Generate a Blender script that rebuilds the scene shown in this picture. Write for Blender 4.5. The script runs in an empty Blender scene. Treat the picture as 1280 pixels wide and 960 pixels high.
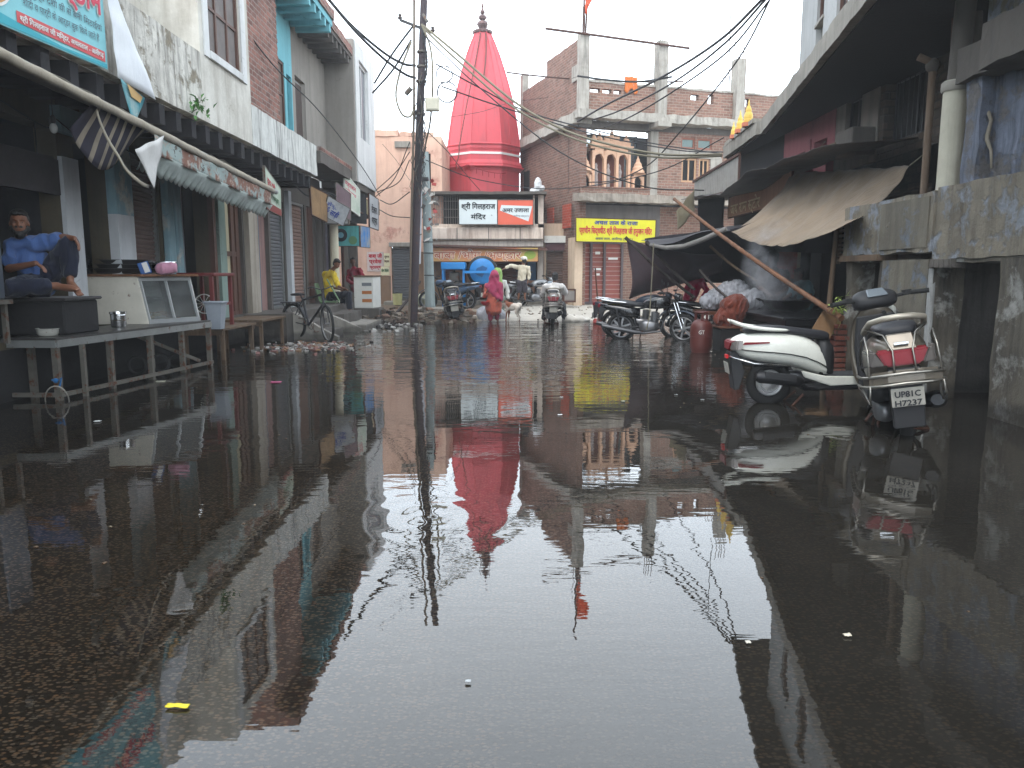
import bpy, bmesh, math, random
from mathutils import Vector, Matrix, noise
random.seed(7)
V = Vector
pi = math.pi
sc = bpy.context.scene
COL = sc.collection
# ------------------------------------------------------------------ camera model
CAM_H = 1.5; PIT = math.radians(8.24); FPX = 960.0
cP, sP = math.cos(PIT), math.sin(PIT)
def ray(px, py):
    yc = (480 - py) / FPX
    return V(((px - 640) / FPX, cP + yc * sP, yc * cP - sP))
def atX(px, py, x):
    d = ray(px, py); return V((0, 0, CAM_H)) + d * (x / d.x)
def atY(px, py, y):
    d = ray(px, py); return V((0, 0, CAM_H)) + d * (y / d.y)
def atZ(px, py, z):
    d = ray(px, py); return V((0, 0, CAM_H)) + d * ((z - CAM_H) / d.z)
def atPL(px, py, p0, n):
    d = ray(px, py); c = V((0, 0, CAM_H)); return c + d * ((V(p0) - c).dot(n) / d.dot(n))
# ------------------------------------------------------------------ objects
OFF = {}
def link(o):
    COL.objects.link(o); return o
def thing(name, label, cat, base=(0, 0, 0), rz=0, group=None, world=True, rx=0, s=1):
    o = bpy.data.objects.new(name, None); link(o)
    o.location = base; o.rotation_euler = (rx, 0, rz); o.scale = (s, s, s); o.empty_display_size = .2
    o['label'] = label; o['category'] = cat
    if group: o['group'] = group
    OFF[o.name] = V(base) if world else V((0, 0, 0))
    return o
def tag(o, label, cat, group=None):
    o['label'] = label; o['category'] = cat
    if group: o['group'] = group
    return o
def copy_tree(o, loc=None, rz=None, label=None, rx=None, s=None):
    def rec(a, par):
        c = a.copy(); link(c); c.parent = par
        for ch in [x for x in kids(a)]: rec(ch, c)
        return c
    c = rec(o, None)
    if loc is not None: c.location = loc
    if rz is not None: c.rotation_euler.z = rz
    if rx is not None: c.rotation_euler.x = rx
    if s is not None: c.scale = (s, s, s)
    if label: c['label'] = label
    return c
def kids(a):
    return [o for o in COL.objects if o.parent == a]

class MB:
    def __init__(s): s.v = []; s.f = []; s.m = []
    def add(s, vs, fs, mi=0):
        b = len(s.v); s.v += [V(q) for q in vs]
        for f in fs: s.f.append(tuple(b + i for i in f)); s.m.append(mi)
        return s
    def box(s, x0, x1, y0, y1, z0, z1, mi=0):
        return s.add([(x0,y0,z0),(x1,y0,z0),(x1,y1,z0),(x0,y1,z0),(x0,y0,z1),(x1,y0,z1),(x1,y1,z1),(x0,y1,z1)],
                     [(0,3,2,1),(4,5,6,7),(0,1,5,4),(1,2,6,5),(2,3,7,6),(3,0,4,7)], mi)
    def obox(s, c, sz, R=None, mi=0):
        hx, hy, hz = sz[0]/2, sz[1]/2, sz[2]/2
        pts = [V((x,y,z)) for z in (-hz,hz) for x,y in ((-hx,-hy),(hx,-hy),(hx,hy),(-hx,hy))]
        if R is not None: pts = [R @ p for p in pts]
        return s.add([p + V(c) for p in pts], [(0,3,2,1),(4,5,6,7),(0,1,5,4),(1,2,6,5),(2,3,7,6),(3,0,4,7)], mi)
    def bar(s, a, b, w, h, mi=0, up=(0,0,1)):
        a, b = V(a), V(b); d = (b - a); L = d.length; d.normalize()
        u = V(up)
        if abs(d.dot(u)) > .98: u = V((0,1,0))
        sx = d.cross(u).normalized(); uz = sx.cross(d)
        R = Matrix((sx, d, uz)).transposed()
        return s.obox((a + b)/2, (w, L, h), R, mi)
    def prism(s, poly, ext, mi=0):
        n = len(poly); e = V(ext)
        vs = [V(p) for p in poly] + [V(p) + e for p in poly]
        return s.add(vs, [tuple(range(n))[::-1], tuple(range(n, 2*n))] + [(i, (i+1)%n, n+(i+1)%n, n+i) for i in range(n)], mi)
    def tube(s, pts, r, n=8, mi=0, caps=True, closed=False):
        pts = [V(p) for p in pts]; N = len(pts)
        rs = r if isinstance(r, (list, tuple)) else [r]*N
        up = V((0,0,1)); prev = None; vs = []
        for i, p in enumerate(pts):
            if closed: d = pts[(i+1) % N] - pts[i-1]
            else: d = pts[min(i+1, N-1)] - pts[max(i-1, 0)]
            if d.length < 1e-9: d = V((0,0,1))
            d.normalize()
            if prev is None:
                a = up if abs(d.z) < .9 else V((1,0,0))
                u = d.cross(a).normalized()
            else:
                u = prev - d * prev.dot(d)
                if u.length < 1e-6: u = d.orthogonal()
                u.normalize()
            prev = u; w = d.cross(u)
            for k in range(n):
                t = 2*pi*k/n; vs.append(p + (u*math.cos(t) + w*math.sin(t))*rs[i])
        fs = []
        for i in range(N if closed else N-1):
            j = (i+1) % N
            for k in range(n):
                fs.append((i*n+k, i*n+(k+1)%n, j*n+(k+1)%n, j*n+k))
        if caps and not closed:
            fs.append(tuple(range(n))[::-1]); fs.append(tuple((N-1)*n+k for k in range(n)))
        return s.add(vs, fs, mi)
    def lathe(s, prof, n=24, c=(0,0,0), M=None, mi=0, caps=True):
        vs = []; c = V(c)
        for r, z in prof:
            for k in range(n):
                p = V((r*math.cos(2*pi*k/n), r*math.sin(2*pi*k/n), z))
                vs.append((M @ p if M is not None else p) + c)
        fs = [(i*n+k, i*n+(k+1)%n, (i+1)*n+(k+1)%n, (i+1)*n+k) for i in range(len(prof)-1) for k in range(n)]
        if caps:
            fs.append(tuple(range(n))[::-1]); fs.append(tuple((len(prof)-1)*n+k for k in range(n)))
        return s.add(vs, fs, mi)
    def ell(s, c, r, n=14, m=9, R=None, mi=0):
        if not isinstance(r, (list, tuple)): r = (r, r, r)
        vs = []; c = V(c)
        for i in range(m+1):
            a = pi*i/m
            for k in range(n):
                b = 2*pi*k/n
                p = V((r[0]*math.sin(a)*math.cos(b), r[1]*math.sin(a)*math.sin(b), r[2]*math.cos(a)))
                vs.append((R @ p if R is not None else p) + c)
        fs = [(i*n+k, (i+1)*n+k, (i+1)*n+(k+1)%n, i*n+(k+1)%n) for i in range(m) for k in range(n)]
        return s.add(vs, fs, mi)
    def loft(s, secs, mi=0, caps=True):
        n = len(secs[0]); vs = [p for q in secs for p in q]
        fs = [(i*n+k, i*n+(k+1)%n, (i+1)*n+(k+1)%n, (i+1)*n+k) for i in range(len(secs)-1) for k in range(n)]
        if caps: fs.append(tuple(range(n))[::-1]); fs.append(tuple((len(secs)-1)*n+k for k in range(n)))
        return s.add(vs, fs, mi)
    def grid(s, fn, nu, nv, mi=0):
        vs = [fn(i/nu, j/nv) for j in range(nv+1) for i in range(nu+1)]
        fs = [(j*(nu+1)+i, j*(nu+1)+i+1, (j+1)*(nu+1)+i+1, (j+1)*(nu+1)+i) for j in range(nv) for i in range(nu)]
        return s.add(vs, fs, mi)
    def build(s, name, mat, parent=None, smooth=False, base=None, bevel=0, solid=0, sub=0, clean=True, seg=1, rough=0, cell=.3):
        vs = s.v
        if parent is not None:
            off = OFF[parent.name]
        else:
            if base is None:
                xs = [p.x for p in vs]; ys = [p.y for p in vs]; zs = [p.z for p in vs]
                base = ((min(xs)+max(xs))/2, (min(ys)+max(ys))/2, min(zs))
            off = V(base)
        me = bpy.data.meshes.new(name)
        me.from_pydata([tuple(p - off) for p in vs], [], s.f)
        mats = mat if isinstance(mat, (list, tuple)) else [mat]
        for q in mats: me.materials.append(q)
        me.polygons.foreach_set('material_index', s.m)
        if clean or bevel:
            bm = bmesh.new(); bm.from_mesh(me)
            if clean:
                bmesh.ops.remove_doubles(bm, verts=bm.verts, dist=1e-5)
                bmesh.ops.recalc_face_normals(bm, faces=bm.faces)
            if rough:
                for _ in range(6):
                    le = [e for e in bm.edges if e.calc_length() > cell]
                    if not le or len(bm.verts) > 9000: break
                    bmesh.ops.subdivide_edges(bm, edges=le, cuts=1, use_grid_fill=True)
                for v in bm.verts:
                    q = (v.co + off)*2.6; q2 = q*3.1
                    v.co += (noise.noise_vector(q)*1.1 + noise.noise_vector(q2)*.6)*rough
            if bevel:
                ed = [e for e in bm.edges if len(e.link_faces) == 2 and e.calc_face_angle(0) > .6]
                bmesh.ops.bevel(bm, geom=ed, offset=bevel, segments=seg, affect='EDGES', clamp_overlap=True)
            bm.to_mesh(me); bm.free()
        if smooth:
            for p in me.polygons: p.use_smooth = True
            if smooth == 'auto':
                me.set_sharp_from_angle(angle=math.radians(38))
        o = bpy.data.objects.new(name, me); link(o)
        if parent is not None:
            o.parent = parent; OFF[o.name] = off.copy()
        else:
            o.location = off; OFF[o.name] = off.copy()
        if solid:
            md = o.modifiers.new('t', 'SOLIDIFY'); md.thickness = solid; md.offset = 0
        if sub:
            md = o.modifiers.new('s', 'SUBSURF'); md.levels = sub; md.render_levels = sub
        return o
def plaint(name, mb_, mat, label, cat, group=None, **k):
    return tag(mb_.build(name, mat, **k), label, cat, group)
def struct(name, mb_, mat, **k):
    o = mb_.build(name, mat, **k); o['kind'] = 'structure'; return o
def dev(s):
    # Devanagari short i is drawn before its consonant cluster
    out = []
    for ch in s:
        if ch == '\u093f' and out:
            k = len(out) - 1
            while k >= 2 and out[k-1] == '\u094d': k -= 2
            out.insert(k, ch)
        else: out.append(ch)
    return ''.join(out)
# text -> mesh. u = reading direction, w = up direction of the letters
def text(s, p, u, w, size, mat, parent, name='lettering', bold=0.0, align='LEFT', width=None, depth=.003):
    s = dev(s)
    cu = bpy.data.curves.new(name, 'FONT'); cu.body = s; cu.size = 1; cu.offset = min(bold, .008); cu.extrude = 0; cu.align_x = align
    cu.resolution_u = 2
    to = bpy.data.objects.new(name, cu); link(to)
    bpy.context.view_layer.update()
    dg = bpy.context.evaluated_depsgraph_get()
    me = bpy.data.meshes.new_from_object(to.evaluated_get(dg))
    bpy.data.objects.remove(to)
    if not me.vertices: return None
    xs = [v.co.x for v in me.vertices]; wd = max(xs) - min(xs)
    sx = size if width is None else width / wd
    x0 = min(xs) if width is not None else 0
    u = V(u).normalized(); w = V(w).normalized(); n = u.cross(w); p = V(p) - OFF[parent.name]
    for v in me.vertices:
        c = v.co.copy(); v.co = p + u*((c.x - x0)*sx) + w*(c.y*size) + n*depth
    if bold > .012:
        bm = bmesh.new(); bm.from_mesh(me); base = list(bm.verts) + list(bm.edges) + list(bm.faces)
        b_ = (bold - .006)*size
        for i, (du, dw) in enumerate(((1, 0), (-1, 0), (0, 1), (0, -1), (.7, .7), (-.7, -.7))):
            g = bmesh.ops.duplicate(bm, geom=base)['geom']
            for q in g:
                if isinstance(q, bmesh.types.BMVert): q.co += u*du*b_ + w*dw*b_ + n*(.0004*(i+1))
        bm.to_mesh(me); bm.free()
    me.materials.clear(); me.materials.append(mat)
    o = bpy.data.objects.new(name, me); link(o); o.parent = parent; OFF[o.name] = OFF[parent.name]
    return o
# remeshed organic body from capsules and ellipsoids
def organic(name, caps, ells, mat, parent, voxel=.012, smooth=4, disp=0, dscale=8):
    mb = MB()
    for c in caps:
        a, b, r0, r1 = V(c[0]), V(c[1]), c[2], c[3]
        fl = c[4] if len(c) > 4 else None
        d = b - a; L = max(d.length, 1e-4); n = 14
        secs = []
        dn = d.normalized(); u = dn.orthogonal().normalized()
        if fl: u = (V(fl[0]) - dn*V(fl[0]).dot(dn)).normalized()
        w = dn.cross(u); k = fl[1] if fl else 1.0
        for i in range(-3, 8):
            if i < 0: t = 0; rr = r0*math.cos(-i/3.2*pi/2); off = -r0*math.sin(-i/3.2*pi/2)
            elif i > 4: t = 1; q = (i-4)/3.2; rr = r1*math.cos(q*pi/2); off = r1*math.sin(q*pi/2)
            else: t = i/4; rr = r0+(r1-r0)*t; off = 0
            p = a + d*t + dn*off
            secs.append([p + (u*math.cos(2*pi*j/n) + w*math.sin(2*pi*j/n)*k)*rr for j in range(n)])
        mb.loft(secs)
    for e in ells: mb.ell(e[0], e[1], 16, 12, R=e[2] if len(e) > 2 else None)
    o = mb.build(name, mat, parent, clean=False)
    md = o.modifiers.new('r', 'REMESH'); md.mode = 'VOXEL'; md.voxel_size = voxel
    md.use_smooth_shade = True
    if smooth:
        m2 = o.modifiers.new('s', 'SMOOTH'); m2.iterations = smooth; m2.factor = .6
    bpy.context.view_layer.update()
    dg = bpy.context.evaluated_depsgraph_get()
    me = bpy.data.meshes.new_from_object(o.evaluated_get(dg))
    o.modifiers.clear(); old = o.data; o.data = me; bpy.data.meshes.remove(old)
    if disp:
        me.update()
        nn = [v.normal.copy() for v in me.vertices]
        for v, q in zip(me.vertices, nn):
            c = v.co
            v.co = c + q*disp*(1-2*abs(noise.noise(V((c.x*dscale, c.y*dscale, c.z*dscale*.45)))))
    for p in me.polygons: p.use_smooth = True
    if not me.materials: me.materials.append(mat)
    return o
def lerp(a, b, t): return a + (b - a)*t
def sag(a, b, s, n=14):
    a, b = V(a), V(b)
    return [a.lerp(b, i/n) - V((0, 0, s*4*(i/n)*(1-i/n))) for i in range(n+1)]
# ------------------------------------------------------------------ materials
def rgb(r, g, b): # sRGB 0..255 -> linear
    return tuple(((c/255/12.92) if c/255 <= .04045 else ((c/255+.055)/1.055)**2.4) for c in (r, g, b)) + (1,)
class NT:
    def __init__(s, name):
        s.m = bpy.data.materials.new(name); s.m.use_nodes = True; s.t = s.m.node_tree
        s.b = s.t.nodes['Principled BSDF']; s.out = s.t.nodes['Material Output']
        s._c = None
    def n(s, typ, **k):
        q = s.t.nodes.new(typ)
        for a, b in k.items():
            if a.startswith('i_'):
                key = a[2:]; key = int(key) if key.isdigit() else key.replace('_', ' ')
                q.inputs[key].default_value = b
            else: setattr(q, a, b)
        return q
    def l(s, a, b): s.t.links.new(a, b)
    def co(s):
        if s._c is None: s._c = s.n('ShaderNodeTexCoord').outputs['Object']
        return s._c
    def map(s, scale=(1,1,1), rot=(0,0,0), loc=(0,0,0)):
        q = s.n('ShaderNodeMapping'); q.inputs['Scale'].default_value = scale; q.inputs['Rotation'].default_value = rot; q.inputs['Location'].default_value = loc
        s.l(s.co(), q.inputs[0]); return q.outputs[0]
    def noise(s, sc_, det=5, rough=.6, vec=None, dist=0):
        q = s.n('ShaderNodeTexNoise'); q.inputs['Scale'].default_value = sc_; q.inputs['Detail'].default_value = det; q.inputs['Roughness'].default_value = rough; q.inputs['Distortion'].default_value = dist
        s.l(vec if vec is not None else s.co(), q.inputs['Vector']); return q.outputs['Fac']
    def ramp(s, fac, a, b, ca=(0,0,0,1), cb=(1,1,1,1)):
        q = s.n('ShaderNodeValToRGB'); e = q.color_ramp.elements; e[0].position = a; e[1].position = b; e[0].color = ca; e[1].color = cb
        s.l(fac, q.inputs[0]); return q.outputs[0]
    def mix(s, fac, a, b, mode='MIX'):
        q = s.n('ShaderNodeMix', data_type='RGBA', blend_type=mode)
        for v, i in ((fac, 0), (a, 6), (b, 7)):
            if isinstance(v, (int, float)): q.inputs[i].default_value = v
            elif isinstance(v, tuple): q.inputs[i].default_value = v
            else: s.l(v, q.inputs[i])
        return q.outputs[2]
    def math(s, op, a, b=0.0, c=None):
        q = s.n('ShaderNodeMath', operation=op)
        for v, i in ((a, 0), (b, 1), (c, 2)):
            if v is None: continue
            if isinstance(v, (int, float)): q.inputs[i].default_value = v
            else: s.l(v, q.inputs[i])
        return q.outputs[0]
    def bump(s, h, st=.3, d=.02):
        q = s.n('ShaderNodeBump'); q.inputs['Strength'].default_value = st; q.inputs['Distance'].default_value = d
        s.l(h, q.inputs['Height']); s.l(q.outputs[0], s.b.inputs['Normal']); return q
    def fin(s, col, rough=.8, metal=0, spec=.3):
        if isinstance(col, tuple): s.b.inputs['Base Color'].default_value = col
        else: s.l(col, s.b.inputs['Base Color'])
        if isinstance(rough, (int, float)): s.b.inputs['Roughness'].default_value = rough
        else: s.l(rough, s.b.inputs['Roughness'])
        s.b.inputs['Metallic'].default_value = metal; s.b.inputs['Specular IOR Level'].default_value = spec
        return s.m
_mc = {}
def plaster(name, c=None, stain=(.06,.055,.05,1), amt=.5, streak=.4, peel=None, pamt=0.0, bump=.4, sc_=1.0, rough=.88, big=.6):
    if name in _mc: return _mc[name]
    s = NT(name)
    n1 = s.noise(sc_*1.1, 7, .65); n2 = s.noise(sc_*9, 5, .7)
    st = s.noise(1, 6, .65, s.map((5*sc_, 5*sc_, .45*sc_)))
    col = s.mix(s.math('MULTIPLY', s.ramp(n2, .35, .75), .22*big), c, tuple(x*.55 for x in c[:3])+(1,))
    col = s.mix(s.math('MULTIPLY', s.ramp(n1, .42, .72), amt), col, tuple(lerp(a, b, .65) for a, b in zip(c[:3], stain[:3]))+(1,))
    col = s.mix(s.math('MULTIPLY', s.ramp(st, .47, .72), streak), col, stain)
    h = s.noise(sc_*14, 6, .7)
    if peel is not None:
        pm = s.ramp(s.noise(sc_*1.7, 9, .66, dist=.25), .48 + .12*(1-pamt*2), .57 + .12*(1-pamt*2))
        col = s.mix(pm, col, s.mix(s.ramp(n2, .3, .7), peel, tuple(x*.6 for x in peel[:3])+(1,)))
        h = s.math('SUBTRACT', h, s.math('MULTIPLY', pm, .8))
    ck = s.n('ShaderNodeTexVoronoi', feature='DISTANCE_TO_EDGE'); ck.inputs['Scale'].default_value = 1.3*sc_
    dv = s.n('ShaderNodeTexNoise'); dv.inputs['Scale'].default_value = 3; s.l(s.co(), dv.inputs['Vector'])
    mv = s.n('ShaderNodeMix', data_type='VECTOR'); mv.inputs[0].default_value = .35
    s.l(s.co(), mv.inputs[4]); s.l(dv.outputs['Color'], mv.inputs[5]); s.l(mv.outputs[1], ck.inputs['Vector'])
    cr = s.ramp(ck.outputs['Distance'], 0, .008, (1,1,1,1), (0,0,0,1))
    crk = s.math('MULTIPLY', cr, s.ramp(s.noise(.9*sc_, 2), .58, .62))
    col = s.mix(s.math('MULTIPLY', crk, .45), col, stain)
    # damp tide mark left by the flood just above the water line
    gp = s.n('ShaderNodeNewGeometry'); sz = s.n('ShaderNodeSeparateXYZ'); s.l(gp.outputs['Position'], sz.inputs[0])
    td = s.n('ShaderNodeMapRange'); td.inputs[1].default_value = .42; td.inputs[2].default_value = .3; s.l(s.math('ADD', sz.outputs[2], s.math('MULTIPLY', n1, .45)), td.inputs[0])
    col = s.mix(s.math('MULTIPLY', td.outputs[0], .62), col, tuple(x*.35 for x in stain[:3])+(1,))
    s.bump(h, bump, .02)
    _mc[name] = s.fin(col, rough); return _mc[name]
def brick(name, c1=rgb(150,92,80), c2=rgb(112,70,62), mortar=rgb(128,112,102), bw=.23, bh=.085, msize=.012, amt=.5, stain=(.05,.045,.04,1), bump=.6):
    if name in _mc: return _mc[name]
    s = NT(name)
    sp = s.n('ShaderNodeSeparateXYZ'); s.l(s.co(), sp.inputs[0])
    cb = s.n('ShaderNodeCombineXYZ'); s.l(s.math('ADD', sp.outputs[0], sp.outputs[1]), cb.inputs[0]); s.l(sp.outputs[2], cb.inputs[1])
    wob = s.n('ShaderNodeTexNoise'); wob.inputs['Scale'].default_value = 6; s.l(s.co(), wob.inputs['Vector'])
    vm = s.n('ShaderNodeVectorMath', operation='MULTIPLY_ADD'); s.l(wob.outputs['Color'], vm.inputs[0]); vm.inputs[1].default_value = (.03,.03,0); s.l(cb.outputs[0], vm.inputs[2])
    b = s.n('ShaderNodeTexBrick'); b.inputs['Scale'].default_value = 1; b.inputs['Brick Width'].default_value = bw; b.inputs['Row Height'].default_value = bh
    b.inputs['Mortar Size'].default_value = msize; b.inputs['Mortar Smooth'].default_value = .4; b.inputs['Bias'].default_value = 0
    b.inputs['Color1'].default_value = c1; b.inputs['Color2'].default_value = c2; b.inputs['Mortar'].default_value = mortar
    s.l(vm.outputs[0], b.inputs['Vector'])
    n1 = s.noise(.9, 7, .65); n2 = s.noise(16, 4, .7)
    col = s.mix(s.math('MULTIPLY', s.ramp(n2, .3, .8), .5), b.outputs['Color'], tuple(x*.6 for x in c2[:3])+(1,))
    col = s.mix(s.math('MULTIPLY', s.ramp(n1, .45, .75), amt), col, stain)
    n3 = s.noise(2.2, 6, .7, s.map((1,1,.6), loc=(4,2,7)))
    col = s.mix(s.math('MULTIPLY', s.ramp(n3, .58, .7), .55), col, mortar)
    h = s.math('SUBTRACT', s.math('MULTIPLY', n2, .5), b.outputs['Fac'])
    s.bump(h, bump, .015)
    _mc[name] = s.fin(col, .92); return _mc[name]
def paint(name, c, rough=.5, metal=0, var=.3, rust=0.0, sc_=4, bump=.08, rustc=rgb(92,58,40), spec=.4, coat=0):
    if name in _mc: return _mc[name]
    s = NT(name)
    col = s.mix(s.math('MULTIPLY', s.ramp(s.noise(sc_, 6, .7), .35, .75), var), c, tuple(x*.45 for x in c[:3])+(1,))
    r = rough
    if rust:
        rm = s.ramp(s.noise(sc_*2.2, 8, .72), .68-rust*.3, .74-rust*.3)
        col = s.mix(rm, col, rustc)
    rr = s.math('ADD', s.math('MULTIPLY', s.noise(sc_*3, 4), .25), rough-.12)
    if bump: s.bump(s.noise(sc_*8, 4), bump, .01)
    if coat: s.b.inputs['Coat Weight'].default_value = coat; s.b.inputs['Coat Roughness'].default_value = .12
    _mc[name] = s.fin(col, rr, metal, spec); return _mc[name]
def fabric(name, c, c2=None, rough=.9, sc_=3, bump=.35, fold=(4,4,1)):
    if name in _mc: return _mc[name]
    s = NT(name)
    c2 = c2 or tuple(x*.5 for x in c[:3])+(1,)
    col = s.mix(s.math('MULTIPLY', s.ramp(s.noise(sc_, 5, .65), .35, .75), .55), c, c2)
    h = s.noise(1, 5, .6, s.map(tuple(q*sc_*.6 for q in fold)))
    s.bump(h, bump, .05)
    s.b.inputs['Sheen Weight'].default_value = .15
    _mc[name] = s.fin(col, rough, 0, .2); return _mc[name]
def wood(name, c, c2=None, ax=(1,1,8), rough=.75):
    if name in _mc: return _mc[name]
    s = NT(name); c2 = c2 or tuple(x*.4 for x in c[:3])+(1,)
    g = s.noise(1, 6, .7, s.map(tuple((14 if q < 2 else .9) for q in ax)))
    col = s.mix(s.ramp(g, .3, .75), c, c2)
    col = s.mix(s.math('MULTIPLY', s.ramp(s.noise(1.6, 6), .5, .7), .5), col, (.04,.035,.03,1))
    s.bump(g, .3, .01)
    _mc[name] = s.fin(col, rough); return _mc[name]
def flat(name, c, rough=.7, metal=0, emit=0):
    if name in _mc: return _mc[name]
    s = NT(name)
    col = s.mix(s.math('MULTIPLY', s.noise(12, 4), .3), c, tuple(x*.6 for x in c[:3])+(1,))
    _mc[name] = s.fin(col, rough, metal); return _mc[name]
def glass(name, tint=(.8,.85,.85,1), rough=.03, op=.35):
    if name in _mc: return _mc[name]
    s = NT(name)
    tr = s.n('ShaderNodeBsdfTransparent'); tr.inputs[0].default_value = tint
    gl = s.n('ShaderNodeBsdfGlossy'); gl.inputs['Roughness'].default_value = rough
    df = s.n('ShaderNodeBsdfDiffuse'); df.inputs[0].default_value = (.45,.47,.46,1)
    fr = s.n('ShaderNodeFresnel'); fr.inputs[0].default_value = 1.6
    m0 = s.n('ShaderNodeMixShader'); s.l(s.math('MULTIPLY', s.noise(5, 4), op), m0.inputs[0]); s.l(tr.outputs[0], m0.inputs[1]); s.l(df.outputs[0], m0.inputs[2])
    mx = s.n('ShaderNodeMixShader'); s.l(fr.outputs[0], mx.inputs[0]); s.l(m0.outputs[0], mx.inputs[1]); s.l(gl.outputs[0], mx.inputs[2])
    s.l(mx.outputs[0], s.out.inputs[0]); _mc[name] = s.m; return s.m

# shared palette
M_soot_shade = plaster('soot_shade_dark', rgb(33,32,33), amt=.6, streak=.5, stain=(.012,.012,.012,1))  # near-black for sooty undersides; also shade painted into dark interiors
M_black = paint('black_paint', (.015,.015,.017,1), .45, var=.2)
M_rubber = paint('rubber', (.018,.018,.018,1), .85, var=.2)
M_steel = paint('worn_steel', rgb(150,152,150), .42, metal=.75, var=.5, rust=.28)
M_chrome = paint('chrome', (.7,.7,.7,1), .18, metal=1, var=.2)
M_conc = plaster('concrete_worn', rgb(158,152,142), amt=.6, streak=.5, bump=.5)
M_concd = plaster('concrete_dark', rgb(98,92,86), amt=.7, streak=.6, bump=.6)
M_shut = paint('shutter_paint', rgb(104,84,76), .6, metal=.2, var=.55, rust=.3, sc_=2)
M_shutg = paint('shutter_grey', rgb(104,104,106), .6, metal=.3, var=.4, rust=.15, sc_=2)
M_shutr = paint('shutter_red', rgb(110,66,62), .6, metal=.1, var=.5, rust=.2, sc_=2)
M_wire = flat('cable_black', (.02,.02,.022,1), .6)
M_wireb = flat('cable_beige', rgb(125,118,100), .7)
M_wood = wood('old_wood', rgb(120,98,78))
M_woodb = wood('brown_wood', rgb(98,60,44))
M_rust = paint('rusty_iron', rgb(88,62,54), .8, metal=.3, var=.6, rust=.4)
M_white = paint('white_enamel', rgb(215,213,206), .5, var=.25, rust=.12)
M_wmet = paint('white_paintwork', rgb(225,224,218), .28, var=.12, coat=.5, sc_=3)
M_glass = glass('pane_glass')
M_dglass = paint('dark_window_glass', (.03,.035,.04,1), .12, var=.3, spec=.6)
# ================================================================== camera, sky, sun
cam = bpy.data.cameras.new('camera'); co_ = bpy.data.objects.new('camera', cam); link(co_)
cam.sensor_width = 36; cam.lens = 36*FPX/1280; cam.clip_end = 2000; cam.clip_start = .05
co_.location = (0, 0, CAM_H); co_.rotation_euler = (pi/2 - PIT, 0, 0); sc.camera = co_
SUN_EL, SUN_AZ = math.radians(52), math.radians(205)   # azimuth measured clockwise from +Y
w = bpy.data.worlds.new('World'); sc.world = w; w.use_nodes = True; t = w.node_tree
bg = t.nodes['Background']
sk = t.nodes.new('ShaderNodeTexSky'); sk.sky_type = 'NISHITA'; sk.sun_disc = False; sk.sun_elevation = SUN_EL; sk.sun_rotation = SUN_AZ
sk.air_density = 1.5; sk.dust_density = 4
tc = t.nodes.new('ShaderNodeTexCoord'); nz = t.nodes.new('ShaderNodeTexNoise'); nz.inputs['Scale'].default_value = 1.6; nz.inputs['Detail'].default_value = 5
t.links.new(tc.outputs['Generated'], nz.inputs['Vector'])
rp = t.nodes.new('ShaderNodeValToRGB'); rp.color_ramp.elements[0].position = .3; rp.color_ramp.elements[1].position = .75
rp.color_ramp.elements[0].color = (13.4, 15.4, 17.6, 1); rp.color_ramp.elements[1].color = (17.0, 18.3, 19.5, 1)
t.links.new(nz.outputs['Fac'], rp.inputs[0])
mx = t.nodes.new('ShaderNodeMix'); mx.data_type = 'RGBA'; mx.inputs[0].default_value = .88
sz = t.nodes.new('ShaderNodeSeparateXYZ'); t.links.new(tc.outputs['Generated'], sz.inputs[0])
mr_ = t.nodes.new('ShaderNodeMapRange'); mr_.inputs[1].default_value = .22; mr_.inputs[2].default_value = .6; mr_.inputs[3].default_value = 1.45; mr_.inputs[4].default_value = 1.0; t.links.new(sz.outputs[2], mr_.inputs[0])
vm_ = t.nodes.new('ShaderNodeVectorMath'); vm_.operation = 'SCALE'; t.links.new(rp.outputs[0], vm_.inputs[0]); t.links.new(mr_.outputs[0], vm_.inputs['Scale'])
t.links.new(sk.outputs[0], mx.inputs[6]); t.links.new(vm_.outputs[0], mx.inputs[7]); t.links.new(mx.outputs[2], bg.inputs[0])
bg.inputs[1].default_value = .1
sl = bpy.data.lights.new('sun', 'SUN'); sl.energy = .9; sl.angle = math.radians(25); sl.color = (1, .96, .9)
so = bpy.data.objects.new('sun', sl); link(so)
d = V((math.sin(SUN_AZ)*math.cos(SUN_EL), math.cos(SUN_AZ)*math.cos(SUN_EL), math.sin(SUN_EL)))
so.rotation_euler = d.to_track_quat('Z', 'Y').to_euler(); so.location = (0, -5, 20)
sc.view_settings.view_transform = 'Standard'; sc.view_settings.look = 'None'; sc.view_settings.exposure = .76; sc.view_settings.gamma = 1
sc.view_settings.use_curve_mapping = False
sc.render.engine = 'CYCLES'
cy = sc.cycles; cy.max_bounces = 7; cy.diffuse_bounces = 3; cy.glossy_bounces = 4; cy.transmission_bounces = 3; cy.transparent_max_bounces = 10
cy.caustics_reflective = False; cy.caustics_refractive = False; cy.use_denoising = True; cy.sample_clamp_indirect = 6
cy.use_adaptive_sampling = True; cy.adaptive_threshold = .02; cy.volume_bounces = 0; cy.volume_step_rate = 2

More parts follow.
